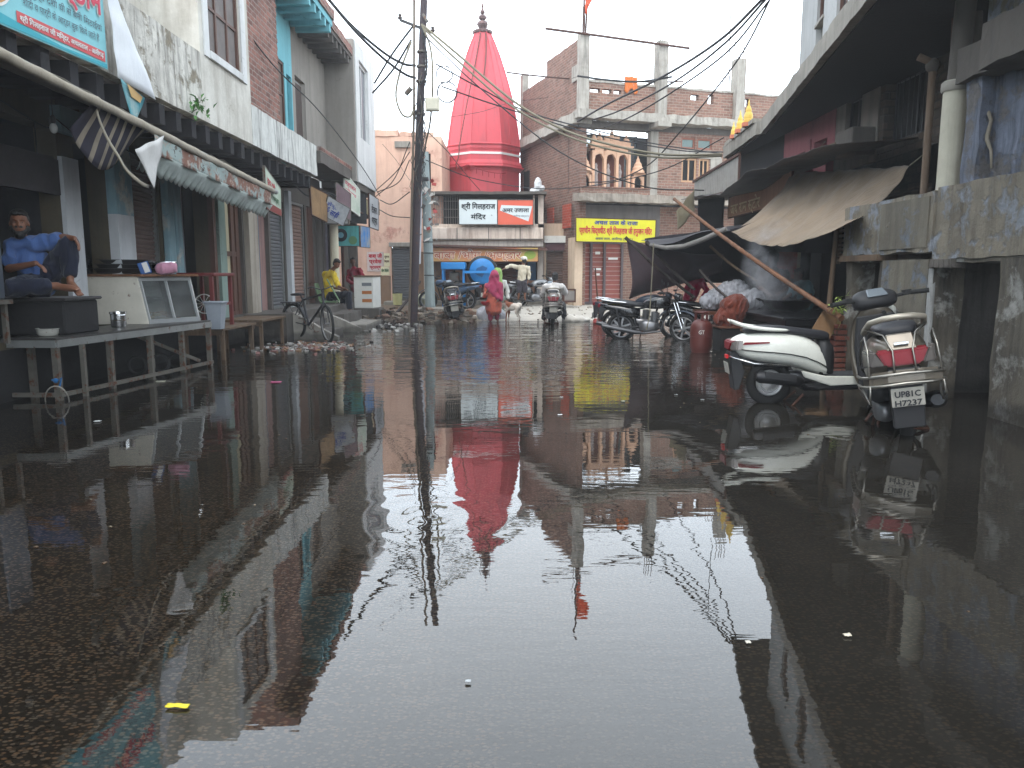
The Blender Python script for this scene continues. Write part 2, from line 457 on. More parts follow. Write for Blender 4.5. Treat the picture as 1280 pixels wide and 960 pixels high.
# ================================================================== ground
def gz(x, y):
    n = noise.noise(V((x*.35, y*.35, 3)))
    z = -.075 + .03*n
    e = 24.1 + .5*noise.noise(V((x*.7, 1, 5))) + (-.9 if x < -2.2 else 0)
    z += .2*max(0, min(1, (y - e)/1.0))
    z += .16*max(0, min(1, (y-25.5)/3.5))
    if -5.4 < x < -1.2 and 22.5 < y < 28: z += .06*max(0, noise.noise(V((x*2.2, y*2.2, 8))))
    return z
def build_ground():
    mb = MB()
    xs = [-150, -80, -40, -20] + [-12 + i*.4 for i in range(61)] + [20, 40, 80, 150]
    ys = [-60, -30, -14] + [-8 + i*.4 for i in range(106)] + [40, 60, 100, 180]
    vs = [(x, y, gz(x, y)) for y in ys for x in xs]; nx = len(xs)
    mb.add(vs, [(j*nx+i, j*nx+i+1, (j+1)*nx+i+1, (j+1)*nx+i) for j in range(len(ys)-1) for i in range(nx-1)])
    s = NT('street_bed')
    vo = s.n('ShaderNodeTexVoronoi'); vo.inputs['Scale'].default_value = 60; s.l(s.map((.75,1.2,1)), vo.inputs['Vector'])
    sep = s.n('ShaderNodeSeparateColor'); s.l(vo.outputs['Color'], sep.inputs[0])
    peb = s.math('MULTIPLY', s.ramp(sep.outputs[0], .28, .45), s.ramp(vo.outputs['Distance'], .35, .55, (1,1,1,1), (0,0,0,1)))
    pc = s.mix(sep.outputs[1], rgb(150,122,96), rgb(128,122,114))
    base = s.mix(s.noise(1.2, 6), (.012,.011,.010,1), (.038,.033,.028,1))
    asp = s.mix(s.math('MULTIPLY', peb, .85), base, pc)
    asp = s.mix(s.math('MULTIPLY', s.ramp(s.noise(.6, 5), .45, .65), .55), asp, (.05,.044,.036,1))
    # dry lane beyond the water: pale worn concrete, rubble earth at its left
    pale = s.mix(s.noise(3, 8, .7), rgb(150,143,132), rgb(198,192,182))
    earth = s.mix(s.ramp(s.noise(9, 8, .75), .35, .7), rgb(74,62,52), rgb(140,120,100))
    sp = s.n('ShaderNodeSeparateXYZ'); s.l(s.co(), sp.inputs[0])
    lf = s.math('ADD', sp.outputs[0], s.math('MULTIPLY', s.noise(1.2, 5), 2.2))
    far = s.mix(s.ramp(lf, 0, .9), earth, pale)
    lfr = s.n('ShaderNodeMapRange'); lfr.inputs[1].default_value = -.6; lfr.inputs[2].default_value = .6; s.l(lf, lfr.inputs[0])
    far = s.mix(lfr.outputs[0], earth, pale)
    yr = s.n('ShaderNodeMapRange'); yr.inputs[1].default_value = 23.3; yr.inputs[2].default_value = 24.4
    s.l(s.math('ADD', sp.outputs[1], s.math('MULTIPLY', s.noise(1.5, 4), .8)), yr.inputs[0])
    col = s.mix(yr.outputs[0], asp, far)
    s.bump(s.math('ADD', s.math('MULTIPLY', peb, .3), s.noise(30, 5)), .5, .01)
    s.fin(col, .75)
    o = mb.build('ground', s.m, smooth=True, base=(0, 0, 0), clean=False); o['kind'] = 'structure'
build_ground()
# ================================================================== water
def build_water():
    mb = MB()
    mb.add([(-9.5,-12,0),(11,-12,0),(11,26.5,0),(-9.5,26.5,0)], [(0,1,2,3)])
    s = NT('flood_water')
    sp = s.n('ShaderNodeSeparateXYZ'); s.l(s.co(), sp.inputs[0])
    def mr(v, a, b, c=0, d=1):
        q = s.n('ShaderNodeMapRange', interpolation_type='SMOOTHSTEP'); s.l(v, q.inputs[0])
        for i, k in enumerate((a, b, c, d)): q.inputs[i+1].default_value = k
        return q.outputs[0]
    Y = sp.outputs[1]; X = sp.outputs[0]
    # far ripples (long crests across the street), mid wobble, near small wobble
    patch = mr(s.noise(.35, 3), .35, .65, .35, 1)
    far = s.math('MULTIPLY', s.noise(1, 3, .55, s.map((.55, 2.3, 1))), s.math('MULTIPLY', mr(Y, 8, 16, .0, .040), patch))
    far2 = s.math('MULTIPLY', s.noise(1, 2, .5, s.map((3.5, 9, 1), loc=(3,1,0))), mr(Y, 7, 15, .0003, .0075))
    mid = s.math('MULTIPLY', s.noise(1, 3, .5, s.map((1.1, 1.4, 1), loc=(1,7,0))), .0030)
    nr = s.math('MULTIPLY', s.noise(1, 2, .5, s.map((3.4, 15, 1))), s.math('MULTIPLY', mr(s.noise(.5, 3), .38, .6, .25, 1), .00062))
    h = s.math('ADD', s.math('ADD', far, far2), s.math('ADD', mid, nr))
    # rings spreading from three spots
    for (cx, cy_, rad, amp, fr) in ((-.5, 4.6, .95, .0005, 30), (-2.6, 6.6, .7, .00022, 30), (.35, 12.2, 1.4, .0012, 18), (3.1, 7.0, .6, .0004, 36)):
        dx = s.math('SUBTRACT', X, cx); dy = s.math('SUBTRACT', Y, cy_)
        r = s.math('SQRT', s.math('ADD', s.math('MULTIPLY', dx, dx), s.math('MULTIPLY', dy, dy)))
        wv = s.math('MULTIPLY', s.math('SINE', s.math('MULTIPLY', r, fr)), s.math('MULTIPLY', mr(r, rad*.25, rad, 1, 0), amp))
        h = s.math('ADD', h, wv)
    bp = s.n('ShaderNodeBump'); bp.inputs['Strength'].default_value = 1; bp.inputs['Distance'].default_value = 1; s.l(h, bp.inputs['Height'])
    gl = s.n('ShaderNodeBsdfGlossy'); gl.inputs['Roughness'].default_value = .0; gl.inputs[0].default_value = (.97,.97,.97,1); s.l(bp.outputs[0], gl.inputs['Normal'])
    tr = s.n('ShaderNodeBsdfTransparent'); tr.inputs[0].default_value = (.78,.72,.64,1)
    df = s.n('ShaderNodeBsdfDiffuse')
    s.l(s.mix(s.noise(.8, 6, .65), (.014,.013,.011,1), (.030,.026,.021,1)), df.inputs[0])
    mk = s.math('ADD', mr(Y, 4.6, 9.0, .0, .62), mr(X, -.6, 2.8, 0, .4))
    mk = s.math('ADD', mk, s.math('MULTIPLY', s.math('SUBTRACT', s.noise(1.1, 6, .65), .5), .5))
    mk = s.math('ADD', mk, mr(X, -2.2, .4, 0, .35))
    mk = s.math('MINIMUM', s.math('MAXIMUM', mk, .05), .93)
    m1 = s.n('ShaderNodeMixShader'); s.l(mk, m1.inputs[0]); s.l(tr.outputs[0], m1.inputs[1]); s.l(df.outputs[0], m1.inputs[2])
    fr = s.n('ShaderNodeFresnel'); fr.inputs[0].default_value = 1.68; s.l(bp.outputs[0], fr.inputs['Normal'])
    m2 = s.n('ShaderNodeMixShader'); s.l(fr.outputs[0], m2.inputs[0]); s.l(m1.outputs[0], m2.inputs[1]); s.l(gl.outputs[0], m2.inputs[2])
    s.l(m2.outputs[0], s.out.inputs[0])
    o = mb.build('water', s.m, base=(0, 0, 0), clean=False); o['kind'] = 'structure'
build_water()
# ================================================================== facade helpers
def FR(o, u, n):
    o, u, n = V(o), V(u), V(n)
    return lambda a, b, z: o + u*a + n*b + V((0, 0, z))
def fbox(mb, P, a0, a1, b0, b1, z0, z1, mi=0):
    return mb.add([P(a0,b0,z0),P(a1,b0,z0),P(a1,b1,z0),P(a0,b1,z0),P(a0,b0,z1),P(a1,b0,z1),P(a1,b1,z1),P(a0,b1,z1)],
                  [(0,3,2,1),(4,5,6,7),(0,1,5,4),(1,2,6,5),(2,3,7,6),(3,0,4,7)], mi)
def wallh(mb, P, a0, a1, z0, z1, b0, b1, holes=()):
    us = sorted(set([a0, a1] + [h[0] for h in holes] + [h[1] for h in holes]))
    for l, r in zip(us, us[1:]):
        cuts = sorted([(h[2], h[3]) for h in holes if h[0] <= l + 1e-6 and h[1] >= r - 1e-6])
        z = z0
        for c0, c1 in cuts:
            if c0 > z + 1e-4: fbox(mb, P, l, r, b0, b1, z, c0)
            z = c1
        if z < z1 - 1e-4: fbox(mb, P, l, r, b0, b1, z, z1)
    return mb
def shutter(parent, P, a0, a1, z0, z1, b, mat, pitch=.085, name='roller_shutter', dent=0):
    mb = MB(); n = int((z1-z0)/pitch); vs = []; rows = []
    for k in range(n):
        z = z0 + k*pitch
        for q, (dz, db) in enumerate(((0, 0), (.18, .022), (.62, .026), (.82, .004))):
            rows.append((z + dz*pitch, db))
    rows.append((z1, 0))
    nu = 6
    def fn(u, v):
        i = min(int(round(v*(len(rows)-1))), len(rows)-1); z, db = rows[i]; a = lerp(a0, a1, u)
        return P(a, b + db + dent*noise.noise(V((a*2, z*1.3, 5))), z)
    mb.grid(fn, nu, len(rows)-1)
    o = mb.build(name, mat, parent, clean=False)
    g = MB(); fbox(g, P, a0-.03, a0+.04, b-.02, b+.06, z0, z1); fbox(g, P, a1-.04, a1+.03, b-.02, b+.06, z0, z1)
    fbox(g, P, a0+.04, a1-.04, b-.0, b+.05, z0-.0, z0+.07); fbox(g, P, a0+.04, a1-.04, b-.05, b+.09, z1-.02, z1+.2)
    g.build('shutter_guide', M_steel if mat is not M_shutr else M_rust, o)
    return o
def window(parent, P, a0, a1, z0, z1, b, fm, pm, nx=2, nz=2, fw=.05, bars=0, bm=None, name='window'):
    f = MB()
    fbox(f, P, a0, a1, b-.04, b+.03, z0, z0+fw); fbox(f, P, a0, a1, b-.04, b+.03, z1-fw, z1)
    fbox(f, P, a0, a0+fw, b-.04, b+.03, z0+fw, z1-fw); fbox(f, P, a1-fw, a1, b-.04, b+.03, z0+fw, z1-fw)
    for i in range(1, nx):
        a = lerp(a0, a1, i/nx); fbox(f, P, a-fw*.4, a+fw*.4, b-.03, b+.02, z0+fw, z1-fw)
    for j in range(1, nz):
        z = lerp(z0, z1, j/nz); fbox(f, P, a0+fw, a1-fw, b-.026, b+.015, z-fw*.35, z+fw*.35)
    o = f.build(name, fm, parent)
    g = MB(); fbox(g, P, a0+.01, a1-.01, b-.02, b-.012, z0+.01, z1-.01); g.build('pane', pm, o)
    if bars:
        g = MB()
        for i in range(1, bars):
            a = lerp(a0, a1, i/bars); g.tube([P(a, b+.05, z0), P(a, b+.05, z1)], .009, 6)
        g.build('bars', bm or M_rust, o)
    return o
PL = FR((-5.9, 0, 0), (0, 1, 0), (1, 0, 0))     # left street wall, a = Y, b = toward the street
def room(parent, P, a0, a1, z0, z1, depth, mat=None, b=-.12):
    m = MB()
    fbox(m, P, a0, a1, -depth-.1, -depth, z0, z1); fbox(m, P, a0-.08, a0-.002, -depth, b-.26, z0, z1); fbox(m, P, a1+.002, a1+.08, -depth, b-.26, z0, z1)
    return m.build('interior_wall', mat or M_soot_shade, parent)
M_pl1 = plaster('plaster_white_old', rgb(216,212,202), stain=rgb(74,66,58), amt=.75, streak=.85, peel=rgb(150,140,122), pamt=.34, sc_=1.5, bump=.7)
M_pl1b = plaster('plaster_white_smooth', rgb(214,210,200), stain=rgb(120,108,90), amt=.85, streak=.4, sc_=.9, bump=.4)
M_pl2 = plaster('plaster_band_white', rgb(212,212,206), stain=rgb(70,66,62), amt=.5, streak=.95, sc_=1.8)
M_cyan = plaster('paint_cyan_wall', rgb(122,186,196), stain=rgb(60,110,120), amt=.3, streak=.25, bump=.15)
M_cyand = paint('paint_cyan_door', rgb(60,140,150), .6, var=.6)
M_cream = paint('cream_pipe', rgb(214,206,180), .5, var=.3, rust=.1)
M_brk = brick('brick_left', rgb(164,112,98), rgb(112,78,70), rgb(160,144,134), bw=.27, bh=.105, msize=.016, amt=.35, bump=1)
M_grey = plaster('cement_render', rgb(150,144,136), stain=rgb(90,84,78), amt=.45, streak=.35, bump=.2, sc_=.7)
M_wht = plaster('white_lime', rgb(214,214,212), stain=rgb(120,116,110), amt=.3, streak=.3, bump=.2)
M_blcol = plaster('pale_blue_column', rgb(128,158,166), stain=rgb(70,80,84), amt=.5, streak=.4, bump=.2, peel=rgb(180,180,172), pamt=.25)
M_wcol = plaster('white_column', rgb(186,188,190), stain=rgb(100,100,100), amt=.4, streak=.3, bump=.2)
M_olive = plaster('olive_smoked', rgb(84,76,60), stain=(.02,.018,.014,1), amt=.7, streak=.4)
M_pinkold = plaster('pink_worn', rgb(150,118,112), stain=rgb(70,56,50), amt=.6, streak=.6, peel=rgb(150,140,130), pamt=.2)
M_joist = plaster('joist_dark', rgb(36,35,39), amt=.4, streak=.2)  # near-black base tone of the overhang joists
M_soff = plaster('soffit_grey', rgb(120,112,106), amt=.5, streak=.1)
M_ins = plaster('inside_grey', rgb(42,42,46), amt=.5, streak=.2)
M_wbr = paint('brown_painted_wood', rgb(94,64,52), .6, var=.5)
M_cwood = paint('cream_painted_wood', rgb(196,184,150), .6, var=.35)

# ------------------------------------------------------------------ L1 near plaster house
h1 = thing('plaster_house', 'old white plaster house with stained parapet above the canvas awning, nearest on the left', 'house', (-6.5, 8, 0))
m = MB(); fbox(m, PL, -3, 12.95, .75, .9, 3.95, 5.0)
def rough_edge(): pass
m.build('parapet', M_pl1, h1, rough=.014)
m = MB(); wallh(m, PL, -3, 12.95, 3.95, 6.95, -.2, 0, [(9.55, 10.75, 3.95, 5.75)]); fbox(m, PL, -3, 12.95, -5, -.2, 6.75, 6.95); m.build('upper_wall', M_pl1b, h1)
m = MB(); fbox(m, PL, 9.55, 10.75, -.18, -.1, 3.95, 5.75); m.build('upper_door', paint('terracotta_door', rgb(140,86,72), .7, var=.4), h1)
m = MB(); wallh(m, PL, 12.95, 15.33, 3.95, 6.95, .7, .9, [(13.29, 14.86, 5.12, 6.62)])
fbox(m, PL, 12.95, 13.1, -5, .7, 3.95, 6.95); fbox(m, PL, 15.18, 15.33, -5, .7, 3.95, 6.95); fbox(m, PL, 13.1, 15.18, -5, .7, 6.8, 6.949)
m.build('bay_wall', M_pl1b, h1)
m = MB(); fbox(m, PL, 13.1, 13.29, .9, .93, 5.0, 6.75); fbox(m, PL, 14.86, 15.1, .9, .93, 5.0, 6.75); fbox(m, PL, 13.29, 14.86, .9, .95, 5.0, 5.12)
m.build('window_surround', M_wht, h1)
window(h1, PL, 13.29, 14.86, 5.12, 6.62, .84, M_wbr, paint('weathered_shutter_board', rgb(118,110,106), .8, var=.6), 3, 2, .07, bars=0)
m = MB(); fbox(m, PL, 13.1, 15.18, .0, .02, 4.0, 6.8); m.build('inner_blind', M_soot_shade, h1)
m = MB(); fbox(m, PL, -3, 15.33, -.0, .75, 3.9, 3.949); m.build('soffit', M_soff, h1)
for i in range(24):
    y = 1.9 + i*.56
    m = MB(); fbox(m, PL, y, y+.17, .02, .86, 3.62, 3.898); m.build('joist', M_joist, h1)
# ground floor of the near house
m = MB(); fbox(m, PL, -3, 15.33, -.28, -.0, -.1, .609); m.build('base_wall', M_soot_shade, h1)  # shade under the table put into the colour of this lower wall
m = MB(); wallh(m, PL, -3, 15.33, .61, 3.9, -.28, 0, [(-2.5, 10.28, .7, 3.35), (10.66, 11.45, .7, 3.3), (11.97, 13.18, .62, 3.25), (13.8, 15.2, .62, 3.2)])
m.build('shop_wall', M_olive, h1)
m = MB(); fbox(m, PL, -3, 15.2, -4.2, -.28, .5, .6999); m.build('shop_floor', M_concd, h1)
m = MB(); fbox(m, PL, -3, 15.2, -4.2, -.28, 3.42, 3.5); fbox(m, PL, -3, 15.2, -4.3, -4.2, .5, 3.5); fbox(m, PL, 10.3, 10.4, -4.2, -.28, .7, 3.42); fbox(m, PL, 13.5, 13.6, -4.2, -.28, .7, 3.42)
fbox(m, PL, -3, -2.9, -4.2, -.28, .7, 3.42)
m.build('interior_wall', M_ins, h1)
m = MB(); fbox(m, PL, 10.28, 10.66, 0, .06, .7, 3.0); m.build('pier', M_wcol, h1)
m = MB(); fbox(m, PL, 10.66, 11.45, -.6, -.5, .7, 3.3); m.build('recess_wall', M_olive, h1)
m = MB(); fbox(m, PL, 11.45, 11.95, 0, .14, .7, 2.35); m.build('pier', M_wcol, h1)
m = MB(); fbox(m, PL, 11.45, 11.95, 0, .14, 2.352, 3.3); fbox(m, PL, 10.2, 11.95, .0, .13, 3.302, 3.62); m.build('pier_top', M_blcol, h1)
shutter(h1, PL, 12.0, 13.15, .62, 3.2, -.12, M_shut, pitch=.075, dent=.012)
for a in (13.2, 13.5):
    m = MB(); fbox(m, PL, a, a+.24, 0, .12, .62, 3.4); m.build('column', M_blcol, h1, bevel=.02)
m = MB(); fbox(m, PL, 14.45, 15.1, -.5, -.44, .62, 3.15); m.build('door_leaf', paint('white_blue_door', rgb(176,184,198), .6, var=.3), h1)
m = MB(); fbox(m, PL, 15.2, 15.33, .0, .1, .62, 3.5); fbox(m, PL, 13.75, 13.82, -.02, .08, .62, 3.2); m.build('door_jamb', M_wbr, h1)
# ------------------------------------------------------------------ L2 brick / cyan house
h2 = thing('cyan_house', 'narrow house of bare brick and bright cyan paint above a white parapet band', 'house', (-7, 18, 0))
m = MB(); fbox(m, PL, 15.34, 20.3, .74, .9, 3.95, 4.7); m.build('parapet', M_pl2, h2, rough=.014)
m = MB()
fbox(m, PL, 15.34, 17.55, .35, .8, 4.702, 7.8); fbox(m, PL, 15.34, 17.55, -.3, .35, 3.96, 7.8)
for k in range(34):   # toothed brick corner
    z = 4.75 + k*.09
    if k % 2: fbox(m, PL, 17.55, 17.55+.06+.05*random.random(), .38, .79, z, z+.078)
m.build('brick_wall', M_brk, h2)
m = MB(); wallh(m, PL, 17.56, 20.28, 3.95, 7.8, .1, .35, [(18.75, 19.6, 5.0, 6.55), (19.78, 20.2, 4.3, 6.35)]); m.build('upper_wall', M_cyan, h2)
m = MB(); fbox(m, PL, 17.66, 17.8, .35, .5, 4.0, 7.8); m.build('corner_strip', M_cream, h2)
m = MB(); m.tube([PL(18.2, .44, 3.95), PL(18.2, .44, 7.78)], .07, 12); m.build('drain_pipe', M_cream, h2, smooth='auto')
window(h2, PL, 18.75, 19.6, 5.0, 6.55, .3, M_wbr, paint('brown_board', rgb(112,96,86), .8, var=.5), 1, 2, .06)
m = MB(); fbox(m, PL, 19.78, 20.2, .2, .26, 4.3, 6.35); m.build('upper_door', M_cyand, h2)
m = MB(); fbox(m, PL, 17.0, 21.0, -.3, 1.25, 7.8, 7.95); m.build('eave_slab', M_cyan, h2)
m = MB(); fbox(m, PL, 15.34, 21.05, .9, 1.3, 7.951, 8.2); fbox(m, PL, 15.34, 17.0, -.3, .9, 7.801, 8.2); m.build('roof_edge', M_brk, h2, rough=.02)
for i in range(7):
    y = 17.7 + i*.5
    m = MB(); fbox(m, PL, y, y+.14, .36, 1.24, 7.6, 7.798); m.build('joist', M_cyan, h2)
m = MB(); fbox(m, PL, 15.34, 20.3, 0, .74, 3.9, 3.949); m.build('soffit', M_soff, h2)
for i in range(9):
    y = 15.5 + i*.54
    m = MB(); fbox(m, PL, y, y+.16, .02, .8, 3.62, 3.898); m.build('joist', M_joist, h2)
m = MB(); wallh(m, PL, 15.35, 20.3, 0, 3.9, -.28, 0, [(15.9, 17.1, .6, 3.3), (18.05, 18.95, .6, 3.3), (19.1, 20.25, .6, 3.3)]); m.build('shop_wall', M_concd, h2)
m = MB(); fbox(m, PL, 15.5, 15.85, 0, .1, .6, 3.4); m.build('column', plaster('greenish_column', rgb(140,160,150), stain=rgb(90,96,88), amt=.5, streak=.5), h2)
# wooden door with cream panels
m = MB()
for z0, z1 in ((.6, .68), (1.85, 1.95), (3.15, 3.28)): fbox(m, PL, 15.95, 17.05, -.16, -.08, z0, z1)
for a0, a1 in ((15.92, 16.1), (16.62, 16.8), (16.9, 17.08)): fbox(m, PL, a0, a1, -.17, -.07, .6, 3.28)
d = m.build('door', M_wbr, h2)
m = MB(); fbox(m, PL, 16.1, 16.62, -.15, -.12, .68, 3.15); fbox(m, PL, 16.8, 16.9, -.15, -.12, .68, 3.15); m.build('panel', M_cwood, d)
m = MB(); fbox(m, PL, 17.2, 17.8, 0, .12, .6, 3.5); m.build('column', plaster('pale_column', rgb(170,160,146), stain=rgb(90,80,70), amt=.6, streak=.5), h2)
m = MB(); fbox(m, PL, 17.8, 18.03, 0, .06, .6, 3.4); m.build('column', paint('blue_jamb', rgb(52,86,110), .7, var=.5), h2)
m = MB(); fbox(m, PL, 18.05, 18.95, -.16, -.1, .6, 3.3); m.build('closed_door', M_pinkold, h2)
shutter(h2, PL, 19.15, 20.2, .6, 3.25, -.1, M_shutg, pitch=.09)
# ------------------------------------------------------------------ L3 grey cement house
h3 = thing('cement_house', 'unpainted grey cement house with a deep recessed balcony and brick roof edge', 'house', (-7, 22.3, 0))
m = MB(); wallh(m, PL, 20.32, 24.2, 4.3, 8.0, .1, .25, [(20.9, 21.9, 4.6, 6.6)]); m.build('upper_wall', M_grey, h3)
m = MB(); fbox(m, PL, 20.95, 21.85, .12, .16, 4.6, 6.5); m.build('upper_door', paint('dark_brown_door', rgb(70,56,50), .7, var=.5), h3)
m = MB(); fbox(m, PL, 20.32, 24.6, -.0, 1.0, 4.3, 4.6); m.build('balcony_slab', M_concd, h3, rough=.018)
m = MB(); fbox(m, PL, 20.4, 24.6, .9, 1.0, 4.601, 4.72); m.build('balcony_kerb', M_brk, h3)
m = MB(); fbox(m, PL, 21.1, 24.3, -.1, 1.08, 7.85, 7.95); m.build('eave_slab', M_concd, h3)
m = MB(); fbox(m, PL, 21.1, 24.3, -.1, 1.12, 7.951, 8.18); m.build('roof_edge', M_brk, h3, rough=.025)
for i in range(6):
    y = 21.3 + i*.5
    m = MB(); fbox(m, PL, y, y+.14, .26, 1.06, 7.65, 7.848); m.build('joist', M_concd, h3)
m = MB(); wallh(m, PL, 20.32, 24.2, 0, 4.28, -.28, 0, [(20.75, 22.3, .6, 3.4), (22.5, 23.5, .6, 3.4)]); m.build('shop_wall', M_concd, h3)
m = MB(); fbox(m, PL, 20.35, 20.6, 0, .12, .6, 3.6); m.build('column', M_wcol, h3)
shutter(h3, PL, 20.8, 22.25, .6, 3.35, -.1, paint('shutter_pinkbrown', rgb(140,112,100), .7, metal=.1, var=.5, rust=.25), pitch=.1)
m = MB(); fbox(m, PL, 22.5, 22.95, -.14, -.08, .6, 3.4); fbox(m, PL, 22.98, 23.45, -.14, -.08, .6, 3.4)
for z in (1.2, 1.9, 2.6): fbox(m, PL, 22.52, 23.43, -.078, -.06, z, z+.05)
m.build('door', M_wbr, h3)
m = MB(); m.tube([PL(23.7, .5, .0), PL(23.7, .5, 3.5)], .13, 14); m.build('post', M_cream, h3, smooth='auto')
# ------------------------------------------------------------------ L4 white house
h4 = thing('white_house', 'tall narrow white house with one slit window at the far end of the left row', 'house', (-6.5, 26.5, 0))
m = MB(); fbox(m, PL, 24.22, 24.4, -.2, 1.12, 4.3, 8.45); m.build('side_wall', M_grey, h4)
m = MB(); wallh(m, PL, 24.42, 27.6, 4.3, 8.5, .97, 1.15, [(25.0, 26.5, 5.7, 8.05)]); fbox(m, PL, 27.42, 27.6, -5, .97, 4.3, 8.5); fbox(m, PL, 24.42, 27.42, -5, .97, 8.3, 8.49); m.build('upper_wall', M_wht, h4)
window(h4, PL, 25.0, 26.5, 5.7, 8.05, 1.04, M_wht, paint('slit_pane', rgb(120,124,128), .4, var=.4), 2, 1, .08)
m = MB(); fbox(m, PL, 24.42, 27.6, 0, 1.1, 4.1, 4.299); m.build('slab', M_concd, h4)
m = MB(); wallh(m, PL, 24.42, 28.3, 0, 4.1, -.25, 0, [(24.7, 25.6, .4, 3.2), (25.8, 28.0, .4, 3.2)]); fbox(m, PL, 28.1, 28.3, 0, .3, 0, 3.6); m.build('shop_wall', M_concd, h4)
room(h4, PL, 24.7, 28.0, .3, 3.3, 1.6, M_soot_shade)
m = MB(); fbox(m, PL, 24.7, 25.6, -.2, -.15, .4, 3.2); m.build('poster_board', plaster('torn_posters', rgb(112,104,116), stain=rgb(60,56,66), amt=.8, streak=.6, peel=rgb(150,150,160), pamt=.3), h4)
m = MB(); m.tube([PL(24.62, .3, .3), PL(24.62, .3, 3.6)], .05, 10); m.tube([PL(25.75, .3, .3), PL(25.75, .3, 3.6)], .05, 10); m.build('iron_post', M_rust, h4)
m = MB(); fbox(m, PL, 23.6, 28.2, .1, 1.0, 3.42, 3.46); m.build('tin_canopy', M_rust, h4)
room(h2, PL, 15.9, 17.1, .3, 3.5, 1.6, M_soot_shade)

# ------------------------------------------------------------------ platform, steps, benches
p = thing('stone_platform', 'worn concrete shop platform with side steps below the shutters', 'platform', (-5.4, 19, 0))
m = MB(); fbox(m, PL, 16.9, 24.2, 0, .95, -.1, .6); m.build('ledge', M_concd, p, rough=.025)
m = MB(); fbox(m, PL, 17.6, 18.9, .951, 1.35, -.1, .4); fbox(m, PL, 17.6, 18.9, 1.351, 1.75, -.1, .18); m.build('step', M_concd, p, rough=.025)
m = MB(); m.prism([PL(17.4, .952, .62), PL(17.4, 1.95, .05), PL(17.4, 1.95, -.1), PL(17.4, .952, -.1)], (0, .18, 0)); m.build('step_cheek', M_conc, p, rough=.02)
p = thing('concrete_steps', 'low broken concrete steps in front of the man in yellow', 'steps', (-4.6, 21.5, 0))
m = MB(); fbox(m, PL, 20.2, 22.6, .96, 1.5, -.1, .42); m.build('upper_step', M_concd, p, rough=.03)
m = MB(); fbox(m, PL, 20.0, 22.4, 1.501, 2.1, -.1, .17); m.build('lower_step', M_conc, p, rough=.035)
m = MB(); m.prism([PL(19.75, .97, .55), PL(19.75, 2.0, .1), PL(19.75, 2.0, -.1), PL(19.75, .97, -.1)], (0, .2, 0)); m.build('step_cheek', M_conc, p, rough=.02)
def bench(y0, y1, x0, x1, z, lab):
    b = thing('plank_bench', lab, 'bench', ((x0+x1)/2, (y0+y1)/2, 0), group='plank benches by the shops')
    m = MB()
    for k in range(3):
        a = lerp(x0, x1, k/3); m.box(a+.01, a+(x1-x0)/3-.01, y0, y1, z-.04, z)
    m.build('top', M_wood, b)
    for sx in (x0+.06, x1-.1):
        for sy in (y0+.08, y1-.14):
            m = MB(); m.box(sx, sx+.06, sy, sy+.06, -.09, z-.042); m.build('leg', M_wood, b)
    m = MB(); m.box(x0+.04, x1-.04, y0+.02, y0+.06, z-.12, z-.043); m.build('apron', M_wood, b)
    m = MB(); m.box(x0+.04, x1-.04, y1-.06, y1-.02, z-.12, z-.043); m.build('apron', M_wood, b)
bench(13.2, 14.9, -5.75, -4.95, .55, 'grey plank bench just past the glass snack counter')
bench(15.1, 16.7, -5.75, -4.9, .58, 'longer plank bench below the brown and cream door')

# ------------------------------------------------------------------ steel table at left
tb = thing('steel_table', 'long steel-framed platform table standing in the water at left', 'table', (-5.4, 10.5, 0))
A, B = V((-5.33, 8.95, 0)), V((-4.86, 12.4, 0)); C_, D_ = V((-10.5, 12.4, 0)), V((-10.5, 8.95, 0))
Z = lambda p, z: V((p.x, p.y, z))
m = MB(); m.prism([Z(A, .70), Z(B, .70), V((-5.89, 12.4, .70)), V((-5.89, 8.95, .70))], (0, 0, .045)); m.box(-8.2, -5.893, 6.2, 8.94, .70, .745); m.build('top', paint('table_top', rgb(70,68,66), .35, metal=.4, var=.6, rust=.2), tb)
m = MB(); m.bar(Z(A, .675), Z(B, .675), .04, .085); m.build('apron', M_steel, tb)
m = MB(); m.bar(Z(A, .675), V((-8.2, 8.95, .675)), .04, .085); m.build('apron', M_steel, tb)
def tleg(p, w=.068, nm='leg'):
    m = MB(); m.box(p.x-w/2, p.x+w/2, p.y-w/2, p.y+w/2, -.1, .64); m.build(nm, M_steel, tb)
M_steel = paint('grimy_steel', rgb(108,104,96), .5, metal=.5, var=.8, rust=.5)
for t_ in (0, .28, .53, .76, .985): tleg(A.lerp(B, t_) + V((-.03, .03, 0)))
tleg(V((-5.12, 8.98, 0)) + V((-.12, .35, 0)), .05); tleg(V((-6.6, 8.97, 0))); tleg(V((-5.85, 9.3, 0))); tleg(V((-5.8, 12.3, 0)))
m = MB(); m.bar(Z(A, .07), Z(B, .07), .035, .05); m.bar(Z(A, .07)+V((0,.02,0)), V((-8.2, 8.97, .07)), .035, .05); m.build('lower_rail', M_steel, tb)
m = MB(); m.bar(V((-5.35, 10.9, .62)), V((-4.95, 12.1, .12)), .03, .05); m.build('brace', M_steel, tb)
